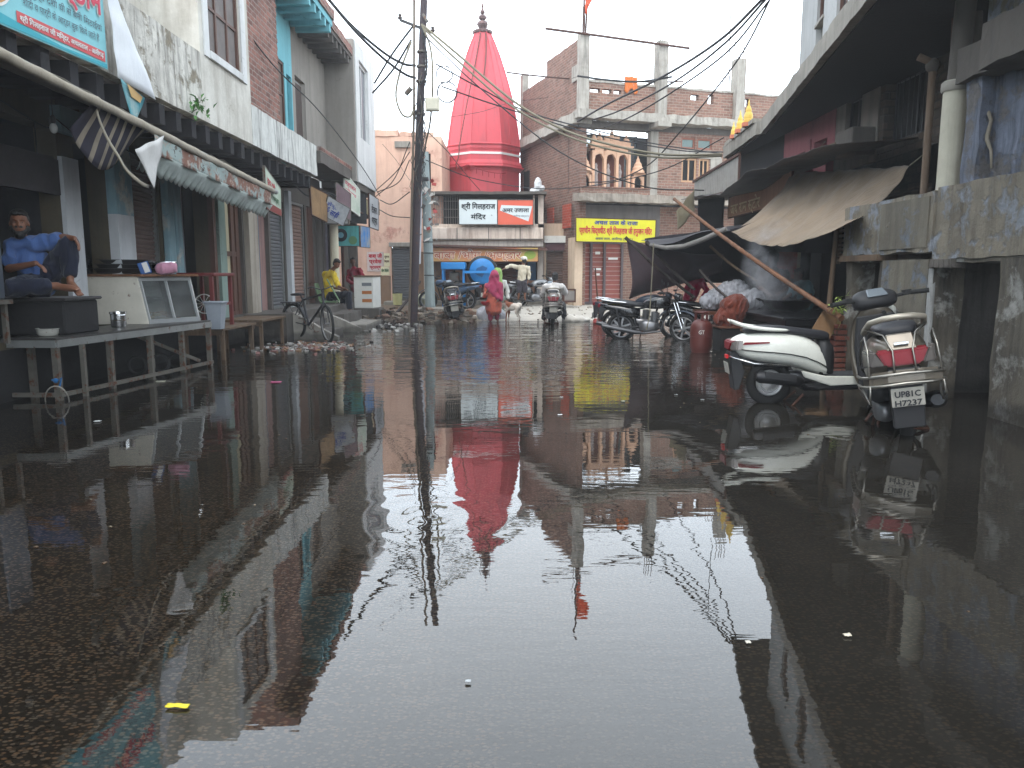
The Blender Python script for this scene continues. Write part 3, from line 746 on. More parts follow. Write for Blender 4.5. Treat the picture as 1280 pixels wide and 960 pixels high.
# cord ring hanging on the leg
m = MB(); R0 = A + V((.0, -.07, .02)); m.tube([R0 + V((.14*math.cos(a), -.01*math.sin(a), .17*math.sin(a))) for a in [i*2*pi/22 for i in range(22)]], .008, 6, closed=True)
plaint('wire_ring', m, M_conc, 'pale wire hoop leaning on the corner leg of the steel table', 'hoop')
m = MB(); m.tube([A+V((-.06,-.035,.26)), A+V((-.02,-.045,.24)), A+V((.05,-.035,.28)), A+V((.03,-.05,.18))], .012, 6); m.ell(A+V((-.01,-.05,.25)), (.03,.02,.03)); plaint('blue_cloth_knot', m, fabric('blue_rag', rgb(30,90,140)), 'scrap of blue cloth knotted round the corner leg of the steel table', 'cloth')
# items under the table: rings
for i, (x, y) in enumerate(((-5.3, 11.5), (-5.15, 11.75), (-5.55, 11.3))):
    m = MB(); m.tube([V((x+.13*math.cos(a), y, .15+.13*math.sin(a))) for a in [q*2*pi/18 for q in range(18)]], .022, 8, closed=True)
    plaint('old_tyre', m, M_rubber, ['small black tyre under the table, nearest the brace', 'small black tyre under the table, farthest along', 'small black tyre under the table, deepest in shadow'][i], 'tyre', 'small tyres stored under the steel table')

# ------------------------------------------------------------------ glass snack counter
E1, E2 = V((-6.25, 11.35, .745)), V((-5.42, 11.45, .745)); E3 = V((-4.98, 12.3, .745)); E4 = E1 + (E3 - E2)
ct = thing('snack_counter', 'white snack display counter with two sloped glass panes on the steel table', 'display counter', (-5.6, 11.9, .745))
up = V((0, 0, 1)); inn = (E1 - E2).normalized()
m = MB(); top = .7
m.prism([E1, E2, E2 + inn*.12 + up*top, E1 + up*top], (E3-E2).normalized()*.03); m.build('side_panel', paint('cream_panel', rgb(206,200,186), .55, var=.3, rust=.18), ct)
m = MB(); dd = (E3-E2).normalized(); m.prism([E4-dd*.03, E3-dd*.03, E3 + inn*.12 + up*top-dd*.03, E4 + up*top-dd*.03], dd*.03); m.build('side_panel', M_white, ct)
m = MB(); m.prism([E1+up*top-dd*.03, E2+inn*.08+up*top-dd*.03+(-inn)*.06, E3+inn*.08+up*top+dd*.03+(-inn)*.06, E4+up*top+dd*.03], (0,0,.035)); m.build('top_board', wood('chipped_board', rgb(128,88,62)), ct)
m = MB(); m.prism([E1+dd*.04+up*.0, E4-dd*.04, E4-dd*.04+up*top, E1+dd*.04+up*top], -inn*.02); m.build('back_panel', M_white, ct)
def sl(t_, h): # point on the sloped front
    return E2.lerp(E3, t_) + inn*.12*(h/top) + up*h
m = MB()
m.bar(sl(.02,.03), sl(.98,.03), .04, .07); m.bar(sl(.02,.66), sl(.98,.66), .035, .05)
for t_ in (.04, .5, .96): m.bar(sl(t_,.06), sl(t_,.65), .04, .03)
m.bar(sl(.04,.37)+inn*.02, sl(.96,.37)+inn*.02, .02, .02)
m.build('frame', paint('counter_frame', rgb(176,178,178), .4, metal=.4, var=.3), ct)
for a0, a1 in ((.06, .48), (.52, .94)):
    m = MB(); m.prism([sl(a0,.07), sl(a1,.07), sl(a1,.64), sl(a0,.64)], inn*.006); m.build('pane', M_glass, ct)
m = MB(); m.prism([E2+inn*.15+dd*.05+up*.37, E3+inn*.15-dd*.05+up*.37, E4-inn*.1-dd*.05+up*.37, E1-inn*.1+dd*.05+up*.37], (0,0,.012)); m.build('shelf', M_steel, ct)
m = MB(); m.prism([E2+inn*.03+dd*.04, E3+inn*.03-dd*.04, E4-inn*.03-dd*.04, E1-inn*.03+dd*.04], (0,0,.04)); m.build('bottom', M_white, ct)
for i, (t_, c, lab) in enumerate(((.27, rgb(196,170,120), 'heap of pale fried snacks behind the left glass pane'), (.72, rgb(190,120,60), 'heap of orange sweets behind the right glass pane'))):
    m = MB(); r_ = random.Random(i)
    for k in range(16):
        q = E2.lerp(E3, t_ + r_.uniform(-.15,.15)) + inn*r_.uniform(.12,.4) + up*(.07+r_.uniform(0,.09))
        m.obox(q, (.1,.07,.03), Matrix.Rotation(r_.uniform(0,3),3,'Z') @ Matrix.Rotation(r_.uniform(-.4,.4),3,'X'))
    plaint('snack_heap', m, paint('snack%d' % i, c, .7, var=.4), lab, 'snacks', 'snacks in the display counter', bevel=.008)
# things on the counter
def lathe_thing(name, prof, c, mat, label, cat, M=None, n=28, parts=(), group=None, smooth='auto'):
    o = thing(name, label, cat, c, group=group)
    m = MB(); m.lathe(prof, n, c, M, caps=False); m.build('body', mat, o, smooth=smooth, solid=.004)
    return o
ctop = 1.48
M_pan = paint('black_pan', rgb(46,44,44), .4, metal=.6, var=.5)
for k in range(3):
    o = thing('flat_pan', ['lowest wide black pan in the stack on the snack counter', 'middle wide black pan in the stack on the snack counter', 'topmost wide black pan in the stack on the snack counter'][k], 'pan', (-5.95, 11.85, ctop+k*.062), group='black pans stacked on the snack counter')
    m = MB(); r = .46 - k*.02; m.lathe([(0,.0),(r*.85,.0),(r*.95,.02),(r,.08),(r+.02,.085),(r+.02,.09),(r-.01,.09),(r*.93,.03),(0,.015)], 36, (-5.95,11.85,ctop+k*.062), caps=False); m.build('dish', M_pan, o, smooth='auto')
o = thing('steel_wok', 'shiny round-bottomed steel pan on the counter before the brown shutter', 'pan', (-5.42, 12.05, ctop))
m = MB(); m.lathe([(.0,.0),(.08,.005),(.15,.05),(.19,.12),(.21,.17),(.2,.17),(.17,.11),(.1,.03),(0,.02)], 30, (-5.42,12.05,ctop+.02), caps=False); m.build('bowl', M_chrome, o, smooth=True)
m = MB(); m.lathe([(.09,0),(.09,.03),(.1,.03),(.1,0)], 24, (-5.42,12.05,ctop), caps=False); m.build('stand_ring', M_steel, o)
m = MB(); m.obox((-5.5,11.62,ctop+.09), (.15,.09,.18), Matrix.Rotation(.5,3,'Z')@Matrix.Rotation(-.3,3,'Y')); o = plaint('blue_carton', m, paint('blue_card', rgb(40,86,150), .6), 'small blue and white carton leaning on the snack counter', 'carton', bevel=.004)
m = MB(); m.obox((-5.462,11.585,ctop+.1), (.075,.02,.15), Matrix.Rotation(.5,3,'Z')@Matrix.Rotation(-.3,3,'Y')); m.build('white_face', M_white, o)
o = thing('pink_bag', 'crumpled pink plastic bag on the snack counter beside the blue carton', 'bag', (-5.22, 11.75, ctop))
organic('bag', [], [((-5.27,11.75,ctop+.08),(.12,.09,.085)), ((-5.17,11.78,ctop+.09),(.1,.08,.08))], fabric('pink_plastic', rgb(196,140,160), rough=.5), o, .02, 2, .02, 14)
# pots on the table
o = thing('steel_pot', 'shiny steel milk pot on the edge of the steel table', 'pot', (-5.5, 10.75, .747))
m = MB(); m.lathe([(0,0),(.09,0),(.1,.02),(.1,.15),(.105,.17),(.1,.18),(.112,.19),(.112,.215),(.1,.215),(.094,.19),(.09,.03),(0,.02)], 30, (-5.5,10.75,.747), caps=False); m.build('body', M_chrome, o, smooth='auto')
m = MB(); m.tube([(-5.5+.1*math.cos(a), 10.75+.1*math.sin(a), .747+.1+.0) for a in [i*pi*2/20 for i in range(20)]], .006, 6, closed=True); m.build('band', M_steel, o)
o = thing('enamel_bowl', 'dirty white enamel bowl at the corner of the steel table', 'bowl', (-5.62, 9.3, .747))
m = MB(); m.lathe([(0,0),(.1,0),(.12,.03),(.125,.08),(.135,.085),(.128,.09),(.115,.085),(.11,.03),(0,.015)], 28, (-5.62,9.3,.747), caps=False); m.build('body', paint('enamel_white', rgb(170,168,160), .4, var=.5, rust=.25), o, smooth='auto')
o = thing('iron_griddle', 'blackened round griddle lying on the table before the seated man', 'griddle', (-6.3, 10.2, .747))
m = MB(); m.lathe([(0,.02),(.42,.02),(.46,.05),(.45,.07),(.4,.045),(0,.04)], 32, (-6.3,10.2,.747), caps=False); m.build('plate', M_pan, o, smooth='auto')
for i, (x, y, c, lab) in enumerate(((-6.15, 9.9, rgb(190,186,120), 'small yellow tub on the table behind the griddle'), (-6.0, 10.35, rgb(200,200,196), 'small white cup on the table behind the griddle'))):
    o = thing('plastic_tub', lab, 'tub', (x, y, .81), group='small tubs on the steel table')
    m = MB(); m.lathe([(0,0),(.05,0),(.062,.09),(.066,.09),(.066,.1),(.055,.1),(.048,.01),(0,.01)], 20, (x,y,.81), caps=False); m.build('body', paint('tub%d' % i, c, .5), o, smooth='auto')
o = thing('clay_stove', 'round dark clay stove heaped with ash behind the griddle', 'stove', (-6.9, 10.6, .7))
m = MB(); m.lathe([(.36,0),(.4,.1),(.36,.35),(.3,.42),(.2,.42),(.2,.2),(0,.15)], 26, (-6.9,10.6,.7), caps=False); m.build('body', plaster('clay_black', rgb(70,62,58), amt=.7), o, smooth='auto')
# grey cabinet at the frame edge
o = thing('steel_cabinet', 'tall grey steel cabinet at the left edge of the steel table', 'cabinet', (-5.95, 8.7, .745))
m = MB(); m.box(-6.8, -5.76, 8.35, 8.8, 1.2, 2.4); m.build('body', paint('grey_steel', rgb(86,92,102), .4, metal=.4, var=.3), o, bevel=.02)
m = MB(); m.box(-6.8, -5.7, 8.32, 8.82, 1.15, 1.2); m.build('shelf', M_steel, o)
for x in (-6.7, -5.8):
    for y in (8.38, 8.74):
        m = MB(); m.box(x, x+.05, y, y+.05, .7, 1.15); m.build('leg', M_steel, o)
# dark hood board hanging over the shop, lamp, fan
o = thing('smoke_hood', 'blackened sheet hood hanging over the open shop front', 'hood', (-6.4, 8.6, 2.75))
m = MB(); m.prism([(-5.95,6.4,2.5),(-5.95,10.35,2.5),(-5.95,10.35,2.95),(-5.95,6.4,2.95)], (.06,0,0)); m.prism([(-7.4,6.4,2.9),(-7.4,10.35,2.9),(-5.95,10.35,2.95),(-5.95,6.4,2.95)], (0,0,.04)); m.build('sheet', paint('soot_sheet', rgb(56,52,54), .7, var=.6), o)
m = MB()
for y in (6.6, 9.9): m.tube([(-5.93,y,2.97),(-5.93,y,3.6)], .008, 6)
m.build('hanger', M_wire, o)
for i, (y, z) in enumerate(((7.9, 3.2), (9.3, 3.12))):
    o = thing('bulb_lamp', ['nearer unlit bulb hanging under the left overhang', 'farther unlit bulb hanging under the left overhang'][i], 'lamp', (-5.35, y, z), group='unlit bulbs under the left overhang')
    m = MB(); m.ell((-5.35,y,z+.05), (.045,.045,.06)); m.build('bulb', paint('bulb_glass', rgb(190,190,186), .2), o, smooth=True)
    m = MB(); m.lathe([(.02,.1),(.03,.12),(.03,.18),(.01,.2)], 12, (-5.35,y,z)); m.build('socket', M_black, o)
    m = MB(); m.tube([(-5.35,y,z+.19),(-5.35,y,3.61)], .005, 5); m.build('cord', M_wire, o)

# ------------------------------------------------------------------ red-brown stand, bin, sack
o = thing('red_stand', 'tall red-brown painted stool stand before the open doorway', 'stand', (-5.45, 13.9, .0))
m = MB(); m.box(-5.95+.17, -5.13, 13.35, 14.35, 1.44, 1.5); m.build('top', paint('maroon_paint', rgb(112,48,46), .5, var=.4), o, bevel=.01)
for x in (-5.72, -5.2):
    for y in (13.4, 14.28):
        m = MB(); m.box(x-.03, x+.03, y-.03, y+.03, .55 if y < 14.9 else 0, 1.44); m.build('leg', paint('maroon_paint', rgb(112,48,46)), o)
m = MB(); m.bar((-5.2,13.4,.95), (-5.2,14.28,.95), .035, .05); m.build('rail', paint('maroon_paint', rgb(112,48,46)), o)
o = thing('grey_bin', 'pale grey plastic bucket bin hung beside the counter', 'bin', (-5.02, 13.15, .56))
m = MB(); m.lathe([(.13,0),(.19,.42),(.2,.42),(.2,.44),(.185,.44),(.12,.02)], 4, (-5.05,13.15,.55), Matrix.Rotation(pi/4,3,'Z'), caps=False); m.add([(-5.05-.09,13.15-.09,.57),(-5.05+.09,13.15-.09,.57),(-5.05+.09,13.15+.09,.57),(-5.05-.09,13.15+.09,.57)], [(0,1,2,3)]); m.build('body', paint('grey_plastic', rgb(150,156,164), .5, var=.3), o, solid=.006)
m = MB(); m.box(-5.21,-4.89,12.99,13.31,.99,1.02); m.build('lid', paint('grey_plastic', rgb(150,156,164)), o, bevel=.006)
o = thing('table_fan', 'small black and white table fan under the red-brown stand', 'fan', (-5.5, 13.85, .56))
m = MB(); m.tube([(-5.5+.17*math.cos(a), 13.8, .95+.17*math.sin(a)) for a in [i*2*pi/24 for i in range(24)]], .01, 6, closed=True)
for k in range(12):
    a = k*pi/6; m.tube([(-5.5,13.78,.95),(-5.5+.17*math.cos(a),13.8,.95+.17*math.sin(a))], .004, 4)
m.build('cage', M_white, o)
m = MB()
for k in range(3):
    a = k*2*pi/3; m.prism([(-5.5,13.82,.95),(-5.5+.15*math.cos(a),13.82,.95+.15*math.sin(a)),(-5.5+.14*math.cos(a+.7),13.85,.95+.14*math.sin(a+.7))], (0,.006,0))
m.build('blades', M_black, o)
m = MB(); m.tube([(-5.5,13.86,.95),(-5.5,13.86,.6)], .02, 8); m.lathe([(.11,0),(.1,.03),(.03,.05)], 16, (-5.5,13.86,.56)); m.build('base', M_black, o)
# ================================================================== banner, awning and signs on the left
def cloth(name, fn, nu, nv, mat, parent=None, wob=.02, seed=0, th=.004, fs=3, **k):
    m = MB()
    def g(u, v):
        p = V(fn(u, v)); q = p*fs
        return p + V((noise.noise(q + V((seed,0,0))), noise.noise(q + V((0,seed+9,0))), noise.noise(q + V((0,0,seed+19)))*.6))*wob
    m.grid(g, nu, nv)
    return m.build(name, mat, parent, smooth=True, solid=th, clean=False, **k)
M_ink = flat('ink_grey', rgb(84,92,104)); M_inkb = flat('ink_black', rgb(24,28,36)); M_inkr = flat('ink_red', rgb(190,40,58)); M_inkw = flat('ink_white', rgb(232,232,228))
M_inkblue = flat('ink_blue', rgb(34,60,150)); M_inkpink = flat('ink_pink', rgb(196,70,96))
bn = thing('shop_banner', 'turquoise printed shop banner with red Hindi lettering tied to the parapet', 'banner', (-4.9, 7, 3.9))
XB = -4.93
def bq(y, z, x=XB): return V((x, y, z))
m = MB(); m.prism([bq(3.5,3.70), bq(9.82,3.95), bq(9.82,5.6), bq(3.5,5.6)], (-.01,0,0)); m.build('sheet', plaster('banner_turquoise', rgb(140,200,206), stain=rgb(100,160,170), amt=.4, streak=.15, bump=.15, sc_=1.5), bn)
def bz(y, o_): return 3.70 + (y-3.5)/6.32*.25 + o_
m = MB(); m.prism([bq(6.5,bz(6.5,.015),XB+.004), bq(9.8,bz(9.8,.012),XB+.004), bq(9.8,bz(9.8,.06),XB+.004), bq(8.9,bz(8.9,.04),XB+.004), bq(8.2,bz(8.2,.08),XB+.004), bq(6.5,bz(6.5,.22),XB+.004)], (.002,0,0)); m.build('teal_wave', flat('banner_teal', rgb(60,164,178)), bn)
m = MB(); m.prism([bq(8.08,bz(8.08,.09),XB+.006), bq(9.76,bz(9.76,.075),XB+.006), bq(9.76,bz(9.76,.195),XB+.006), bq(8.08,bz(8.08,.2),XB+.006)], (.002,0,0)); m.build('red_strip', flat('banner_red', rgb(206,92,94)), bn)
m = MB(); m.prism([V((XB+.006, 7.72+.36*math.cos(a), 4.42+.4*math.sin(a))) for a in [i*2*pi/32 for i in range(32)]], (.003,0,0)); m.build('picture_border', M_inkw, bn)
m = MB(); m.prism([V((XB+.01, 7.72+.33*math.cos(a), 4.42+.37*math.sin(a))) for a in [i*2*pi/32 for i in range(32)]], (.003,0,0)); m.build('round_picture', plaster('banner_food', rgb(206,160,110), stain=rgb(150,96,60), amt=.8, sc_=6, streak=.3), bn)
yu = (0, 1, .04)
text('मिष्ठान', bq(8.5, 4.50, XB+.008), yu, (0,0,1), .36, M_inkw, bn, 'title_outline', bold=.07, width=1.25)
text('मिष्ठान', bq(8.5, 4.50, XB+.016), yu, (0,0,1), .36, flat('ink_pinkred', rgb(206,70,92)), bn, 'title', bold=.02, width=1.25)
text('शुद्ध देशी घी से बनी मिठाईयां', bq(8.35, 4.31, XB+.008), yu, (0,0,1), .1, M_ink, bn, 'lettering', width=1.38)
text('शादी व पार्टी के आर्डर बुक किये जाते हैं', bq(8.2, 4.17, XB+.008), yu, (0,0,1), .1, M_ink, bn, 'lettering', width=1.45)
text('श्री गिलहराज जी मन्दिर, अचलताल - अलीगढ़', bq(8.12, bz(8.12,.115), XB+.01), yu, (0,0,1), .075, M_inkw, bn, 'lettering', bold=.02, width=1.6)
o = tag(cloth('torn_banner_flap', lambda u, v: lerp(V((-4.88, 9.84, 5.3)), V((-4.86, lerp(9.84,9.88,v), 3.88)), v) + V((.12*u*v, (.02+ .74*v**1.1)*u, .05*u*(1-v) - .1*u)), 8, 14, fabric('banner_back_white', rgb(222,224,226), rgb(190,192,198), rough=.6, bump=.2), wob=.03), 'torn corner of a banner folded over, showing its blank white back', 'banner')
f2 = cloth('folded_corner', lambda u, v: V((-4.84, 9.92 + .62*lerp(u, .5, v*.75) , 3.88 - .42*v - .1*u*(1-v))), 6, 8, plaster('flap_teal', rgb(36,140,156), stain=rgb(214,206,190), amt=.7, sc_=2), o, wob=.02)
m = MB(); m.prism([(-4.825,10.06,3.85),(-4.825,10.46,3.77),(-4.825,10.38,3.68),(-4.825,10.16,3.71)], (.003,0,0)); m.build('picture_corner', flat('flap_food', rgb(196,160,104)), o)

aw = thing('canvas_awning', 'long dirty canvas awning on a pole under the left overhang with a frayed printed valance', 'awning', (-5.3, 11, 3.1))
def tubeP(y): return V((-4.7, y, lerp(3.62, 3.09, (y-5)/10.7)))
m = MB(); m.tube([tubeP(y) for y in (5, 7.5, 9, 11, 13, 15.7)], .045, 10); m.build('pole', paint('grey_pole', rgb(150,152,150), .5, var=.4, rust=.15), aw, smooth='auto')
M_canv = fabric('dirty_canvas', rgb(150,142,128), rgb(92,84,74), fold=(1,6,1))
cloth('canvas_top', lambda u, v: V((lerp(-5.82, -4.68, v), lerp(5, 15.6, u), lerp(3.86-.012*u, tubeP(lerp(5,15.6,u)).z+.045, v) - .08*math.sin(pi*v))), 44, 8, M_canv, aw, wob=.03)
cloth('rolled_edge', lambda u, v: V((-4.655 + .03*math.sin(v*pi), lerp(5, 15.4, u), tubeP(lerp(5,15.4,u)).z + .03 - .11*v)), 60, 4, fabric('canvas_edge', rgb(150,140,122), rgb(100,90,78)), aw, wob=.018, fs=5)
# striped cloth
ms = NT('striped_canvas'); sp_ = ms.n('ShaderNodeSeparateXYZ'); ms.l(ms.co(), sp_.inputs[0])
wv = ms.math('SINE', ms.math('MULTIPLY', sp_.outputs[1], 2*pi/.21)); st_ = ms.ramp(wv, .45, .55)
cc = ms.mix(st_, rgb(62,60,74), rgb(176,164,146)); cc = ms.mix(ms.math('MULTIPLY', ms.ramp(ms.noise(3,5), .4,.7), .4), cc, rgb(70,62,54)); M_strip = ms.fin(cc, .9)
cloth('striped_cloth', lambda u, v: V((lerp(-4.72,-5.2,v*.6), 9.02+1.42*u, tubeP(9.02+1.42*u).z - .03 - (.62*math.sin(pi*min(1,u*.9+.12))**.8)*v)), 26, 10, M_strip, aw, wob=.02)
cloth('cloth_edge', lambda u, v: V((-4.68, 9.0+1.15*u**1.3 + .03*v, 3.3 - .72*math.sin(u*pi/2) + .045*v)), 16, 2, fabric('canvas_edge', rgb(170,160,142)), aw, wob=.02)
cloth('white_flap', lambda u, v: V((-4.62, 9.72+.85*lerp(u,.55,v), 3.0 - .42*v + .3*u*(1-v))), 8, 8, fabric('flap_white', rgb(206,204,200), rgb(160,156,150)), aw, wob=.03)
pr = NT('printed_valance'); a_ = pr.noise(2.4, 6, .7); b_ = pr.noise(7, 5, .7)
cc = pr.mix(pr.ramp(a_, .47, .53), rgb(128,92,78), rgb(150,164,160)); cc = pr.mix(pr.ramp(b_, .55, .6), cc, rgb(170,150,136)); cc = pr.mix(pr.ramp(pr.noise(5,5,.7), .6,.66), cc, rgb(70,56,50)); M_print = pr.fin(cc, .8)
cloth('printed_band', lambda u, v: V((-4.66, lerp(10.35, 15.2, u), tubeP(lerp(10.35,15.2,u)).z - .05 - .27*v)), 60, 5, M_print, aw, wob=.025, fs=4)
M_frng = fabric('frayed_teal_cloth', rgb(184,194,188), rgb(112,122,118))
def fr(u, v):
    y = lerp(10.1, 15.3, u); sc2 = abs(math.sin(y*pi/.17))**.7
    return V((-4.66 - .16*v + .02*math.sin(y*7), y, tubeP(y).z - .3 - .24*v - (.06*sc2 - .04)*(v > .7)))
cloth('frayed_valance', fr, 220, 4, M_frng, aw, wob=.02, fs=4)
for y in (6.4, 11.4, 15.2):
    m = MB(); m.tube([(-5.85, y, 3.75), tubeP(y)], .018, 8); m.build('bracket_arm', M_rust, aw)

def signboard(name, label, pts, face, frame=.03, fm=None, th=.04, parts=None, group=None, cat='sign'):
    """pts: four corners bottom-left, bottom-right, top-right, top-left as read"""
    pts = [V(p) for p in pts]; u = (pts[1]-pts[0]).normalized(); n = u.cross((pts[3]-pts[0]).normalized())
    c = sum(pts, V((0,0,0)))/4
    o = thing(name, label, cat, (c.x, c.y, min(p.z for p in pts)), group=group)
    m = MB(); m.prism([p + n*.0 for p in pts], -n*th); m.build('panel', face, o)
    if frame:
        m = MB()
        for a, b in zip(pts, pts[1:]+pts[:1]): m.bar(a - n*th/2, b - n*th/2, frame, th+.012, up=n)
        m.build('frame', fm or M_steel, o)
    return o, u, n
# green and white hanging sign
P4 = [(-4.72,15.1,2.72),(-4.78,16.25,2.66),(-4.78,16.3,3.22),(-4.72,15.1,3.52)]
o, u, n = signboard('hanging_sign', 'faded green and white sign hanging at the end of the canvas awning', P4, plaster('sign_greenwhite', rgb(190,200,184), stain=rgb(70,110,60), amt=.8, sc_=1.6, streak=.1), .02)
q = V(P4[0]); m = MB(); m.prism([q+n*.004, V(P4[1])+n*.004, V(P4[1])+V((0,0,.13))+n*.004, q+V((0,0,.15))+n*.004], n*.003); m.build('red_band', flat('band_maroon', rgb(130,56,50)), o)
text('दूध दही', q+V((0,.12,.5)), u+V((0,0,-.16)), (0,0,1), .16, M_inkr, o, 'lettering', bold=.02, width=.6)
text('पनीर भण्डार', q+V((0,.15,.24)), u+V((0,0,-.06)), (0,0,1), .14, flat('ink_green', rgb(40,90,50)), o, 'lettering', bold=.02, width=.8)
# cluster of boards
o,u,n = signboard('mustard_board', 'weathered mustard signboard tilted beside the cement house', [(-5.2,20.4,3.0),(-5.0,21.2,2.85),(-5.0,21.3,3.6),(-5.25,20.5,3.75)], plaster('mustard', rgb(142,112,78), stain=rgb(60,46,36), amt=.7, sc_=3), .02, M_rust)
o,u,n = signboard('blue_lettered_board', 'white board with blue lettering hanging askew above the brown shutters', [(-5.15,21.3,3.05),(-4.68,21.7,2.78),(-4.45,21.6,3.25),(-4.95,21.2,3.55)], plaster('board_white', rgb(186,188,190), stain=rgb(110,110,116), amt=.6, sc_=2), .015)
text('ॐ साड़ी', V((-5.1,21.27,3.15)), u, n.cross(u), .2, M_inkblue, o, 'lettering', bold=.02, width=.42, depth=.012)
text('सेन्टर', V((-5.02,21.27,3.33)), u, n.cross(u), .13, M_inkblue, o, 'lettering', bold=.02, width=.4, depth=.012)
o,u,n = signboard('maroon_board', 'dusty maroon and grey board behind the blue lettered one', [(-5.0,22.3,3.15),(-4.65,22.6,3.0),(-4.65,22.7,3.75),(-5.0,22.4,4.05)], plaster('maroon_dusty', rgb(120,100,104), stain=rgb(70,50,56), amt=.7, sc_=3), .02)
o,u,n = signboard('white_box_sign', 'plain grey-white box sign between the hanging boards', [(-5.6,23.4,2.95),(-4.9,23.45,2.95),(-4.9,23.4,3.55),(-5.6,23.4,3.6)], paint('box_white', rgb(190,190,188), .5, var=.3), .02, th=.3)
P4 = [(-5.0,23.5,3.5),(-4.75,24.5,3.25),(-4.75,24.6,4.05),(-5.0,23.6,4.5)]
o,u,n = signboard('purple_green_banner', 'printed banner with green top and purple lettering on a white post', P4, plaster('banner_pale', rgb(196,200,186), stain=rgb(60,120,90), amt=.7, sc_=2, streak=.1), .025, M_white)
for k,(tx,c,z) in enumerate((('महाजन', M_inkpink, .62), ('ज्वैलर्स', M_inkpink, .4), ('मोबाइल', M_inkb, .12))):
    text(tx, V(P4[0])+V((.0,.1,z)), u, (0,0,1), .2, c, o, 'lettering', bold=.02, width=.75, depth=.01)
o,u,n = signboard('small_white_sign', 'small white and black hanging sign at the far end of the row', [(-4.72,26.0,3.0),(-4.6,27.0,2.95),(-4.6,27.1,4.0),(-4.72,26.0,4.1)], plaster('board_white'), .02, M_rust)
text('टेलर', V((-4.7,26.15,3.5)), u, (0,0,1), .3, M_inkb, o, 'lettering', bold=.03, width=.6, depth=.03)
text('शर्मा', V((-4.7,26.15,3.15)), u, (0,0,1), .3, M_inkb, o, 'lettering', bold=.03, width=.6, depth=.03)
o,u,n = signboard('dark_box_sign', 'black box sign on iron brackets beside the small white sign', [(-5.5,25.6,3.15),(-4.8,25.9,3.1),(-4.8,25.9,4.05),(-5.5,25.6,4.2)], M_black, 0, th=.2)
o,u,n = signboard('cream_board', 'cream strip board fixed under the tin canopy at the far end', [(-5.6,28.0,3.55),(-4.75,28.1,3.55),(-4.75,28.1,4.0),(-5.6,28.0,4.15)], plaster('cream_b', rgb(214,202,160), amt=.3), .02)
mu = plaster('mural_teal', rgb(86,164,164), stain=rgb(40,70,60), amt=.4, sc_=2)
o,u,n = signboard('painted_tyre_board', 'teal painted board with black wheel shapes above the shop doorway', [(-5.62,24.3,2.32),(-4.75,24.3,2.32),(-4.75,24.3,2.95),(-5.62,24.3,2.95)], mu, .02, M_rust)
for (x,z,r,mm) in ((-5.32,2.66,.2,M_inkb),(-5.32,2.66,.09,flat('mural_blue', rgb(120,170,190))),(-4.95,2.5,.13,flat('mural_green', rgb(90,130,90)))):
    m = MB(); m.prism([V((x+r*math.cos(a), 24.3-.008-(.2-r)*.05, z+r*math.sin(a))) for a in [i*2*pi/24 for i in range(24)]][::-1], (0,.004,0)); m.build('wheel_shape', mm, o)
o,u,n = signboard('blue_side_board', 'blue and yellow side panel next to the painted tyre board', [(-4.72,24.35,2.3),(-4.6,25.3,2.3),(-4.6,25.3,2.95),(-4.72,24.35,2.95)], plaster('side_blue', rgb(60,120,180), stain=rgb(220,190,80), amt=.7, sc_=3), .02)
# ================================================================== pink building
pk = thing('pink_building', 'tall peeling salmon-pink building with a grey roller shutter behind the poles', 'building', (-4.5, 32, 0))
PP = FR((0, 30.2, 0), (1, 0, 0), (0, -1, 0))
M_pink = plaster('salmon_plaster', rgb(228,190,168), stain=rgb(150,96,80), amt=.4, streak=.3, sc_=.8, bump=.25, peel=rgb(214,160,142), pamt=.15)
m = MB(); wallh(m, PP, -7.5, -2.68, 0, 6.62, -.25, 0, [(-4.68, -3.7, .4, 2.5), (-3.3, -3.1, 4.7, 6.0)]); fbox(m, PP, -7.5, -7.3, -4, -.25, 0, 6.6); fbox(m, PP, -2.88, -2.68, -4, -.25, 0, 6.6); fbox(m, PP, -7.3, -2.88, -4, -.25, 6.4, 6.58)
m.build('wall', M_pink, pk)
m = MB(); fbox(m, PP, -5.25, -4.3, -.2, .03, 6.62, 6.86); fbox(m, PP, -4.25, -3.0, -.2, .03, 6.62, 6.78); m.build('parapet', M_pink, pk, rough=.04)
m = MB(); fbox(m, PP, -4.45, -3.85, .0, .12, 6.2, 6.42); m.build('ledge', M_conc, pk, rough=.02)
m = MB(); fbox(m, PP, -5.4, -4.72, .002, .02, .0, 1.38); fbox(m, PP, -3.65, -2.7, .002, .02, 0, 2.3); m.build('brown_dado', plaster('dado_brown', rgb(140,112,90), amt=.5), pk)
shutter(pk, PP, -4.66, -3.72, .42, 2.45, -.1, M_shutg, pitch=.1)
m = MB(); fbox(m, PP, -4.75, -3.65, .0, .14, 2.5, 2.66); m.build('lintel', M_conc, pk, bevel=.02)
m = MB(); fbox(m, PP, -3.3, -3.1, -.15, -.1, 4.7, 6.0); m.build('slit_window', M_soot_shade, pk)
m = MB(); fbox(m, PP, -4.9, -3.5, .0, .8, .0, .42); m.build('doorstep', M_conc, pk, bevel=.03)
def poster(lab, x0, x1, z0, z1, base, lines, y=30.17, group='posters on the pink wall'):
    o = thing('wall_poster', lab, 'poster', ((x0+x1)/2, y, z0), group=group)
    m = MB(); m.box(x0, x1, y, y+.008, z0, z1); m.build('sheet', base, o)
    for (tx, c, fx0, fx1, fz, s_) in lines:
        text(tx, V((lerp(x0,x1,fx0), y, lerp(z0,z1,fz))), (1,0,0), (0,0,1), s_, c, o, 'lettering', bold=.03, width=(x1-x0)*(fx1-fx0), depth=.006)
    return o
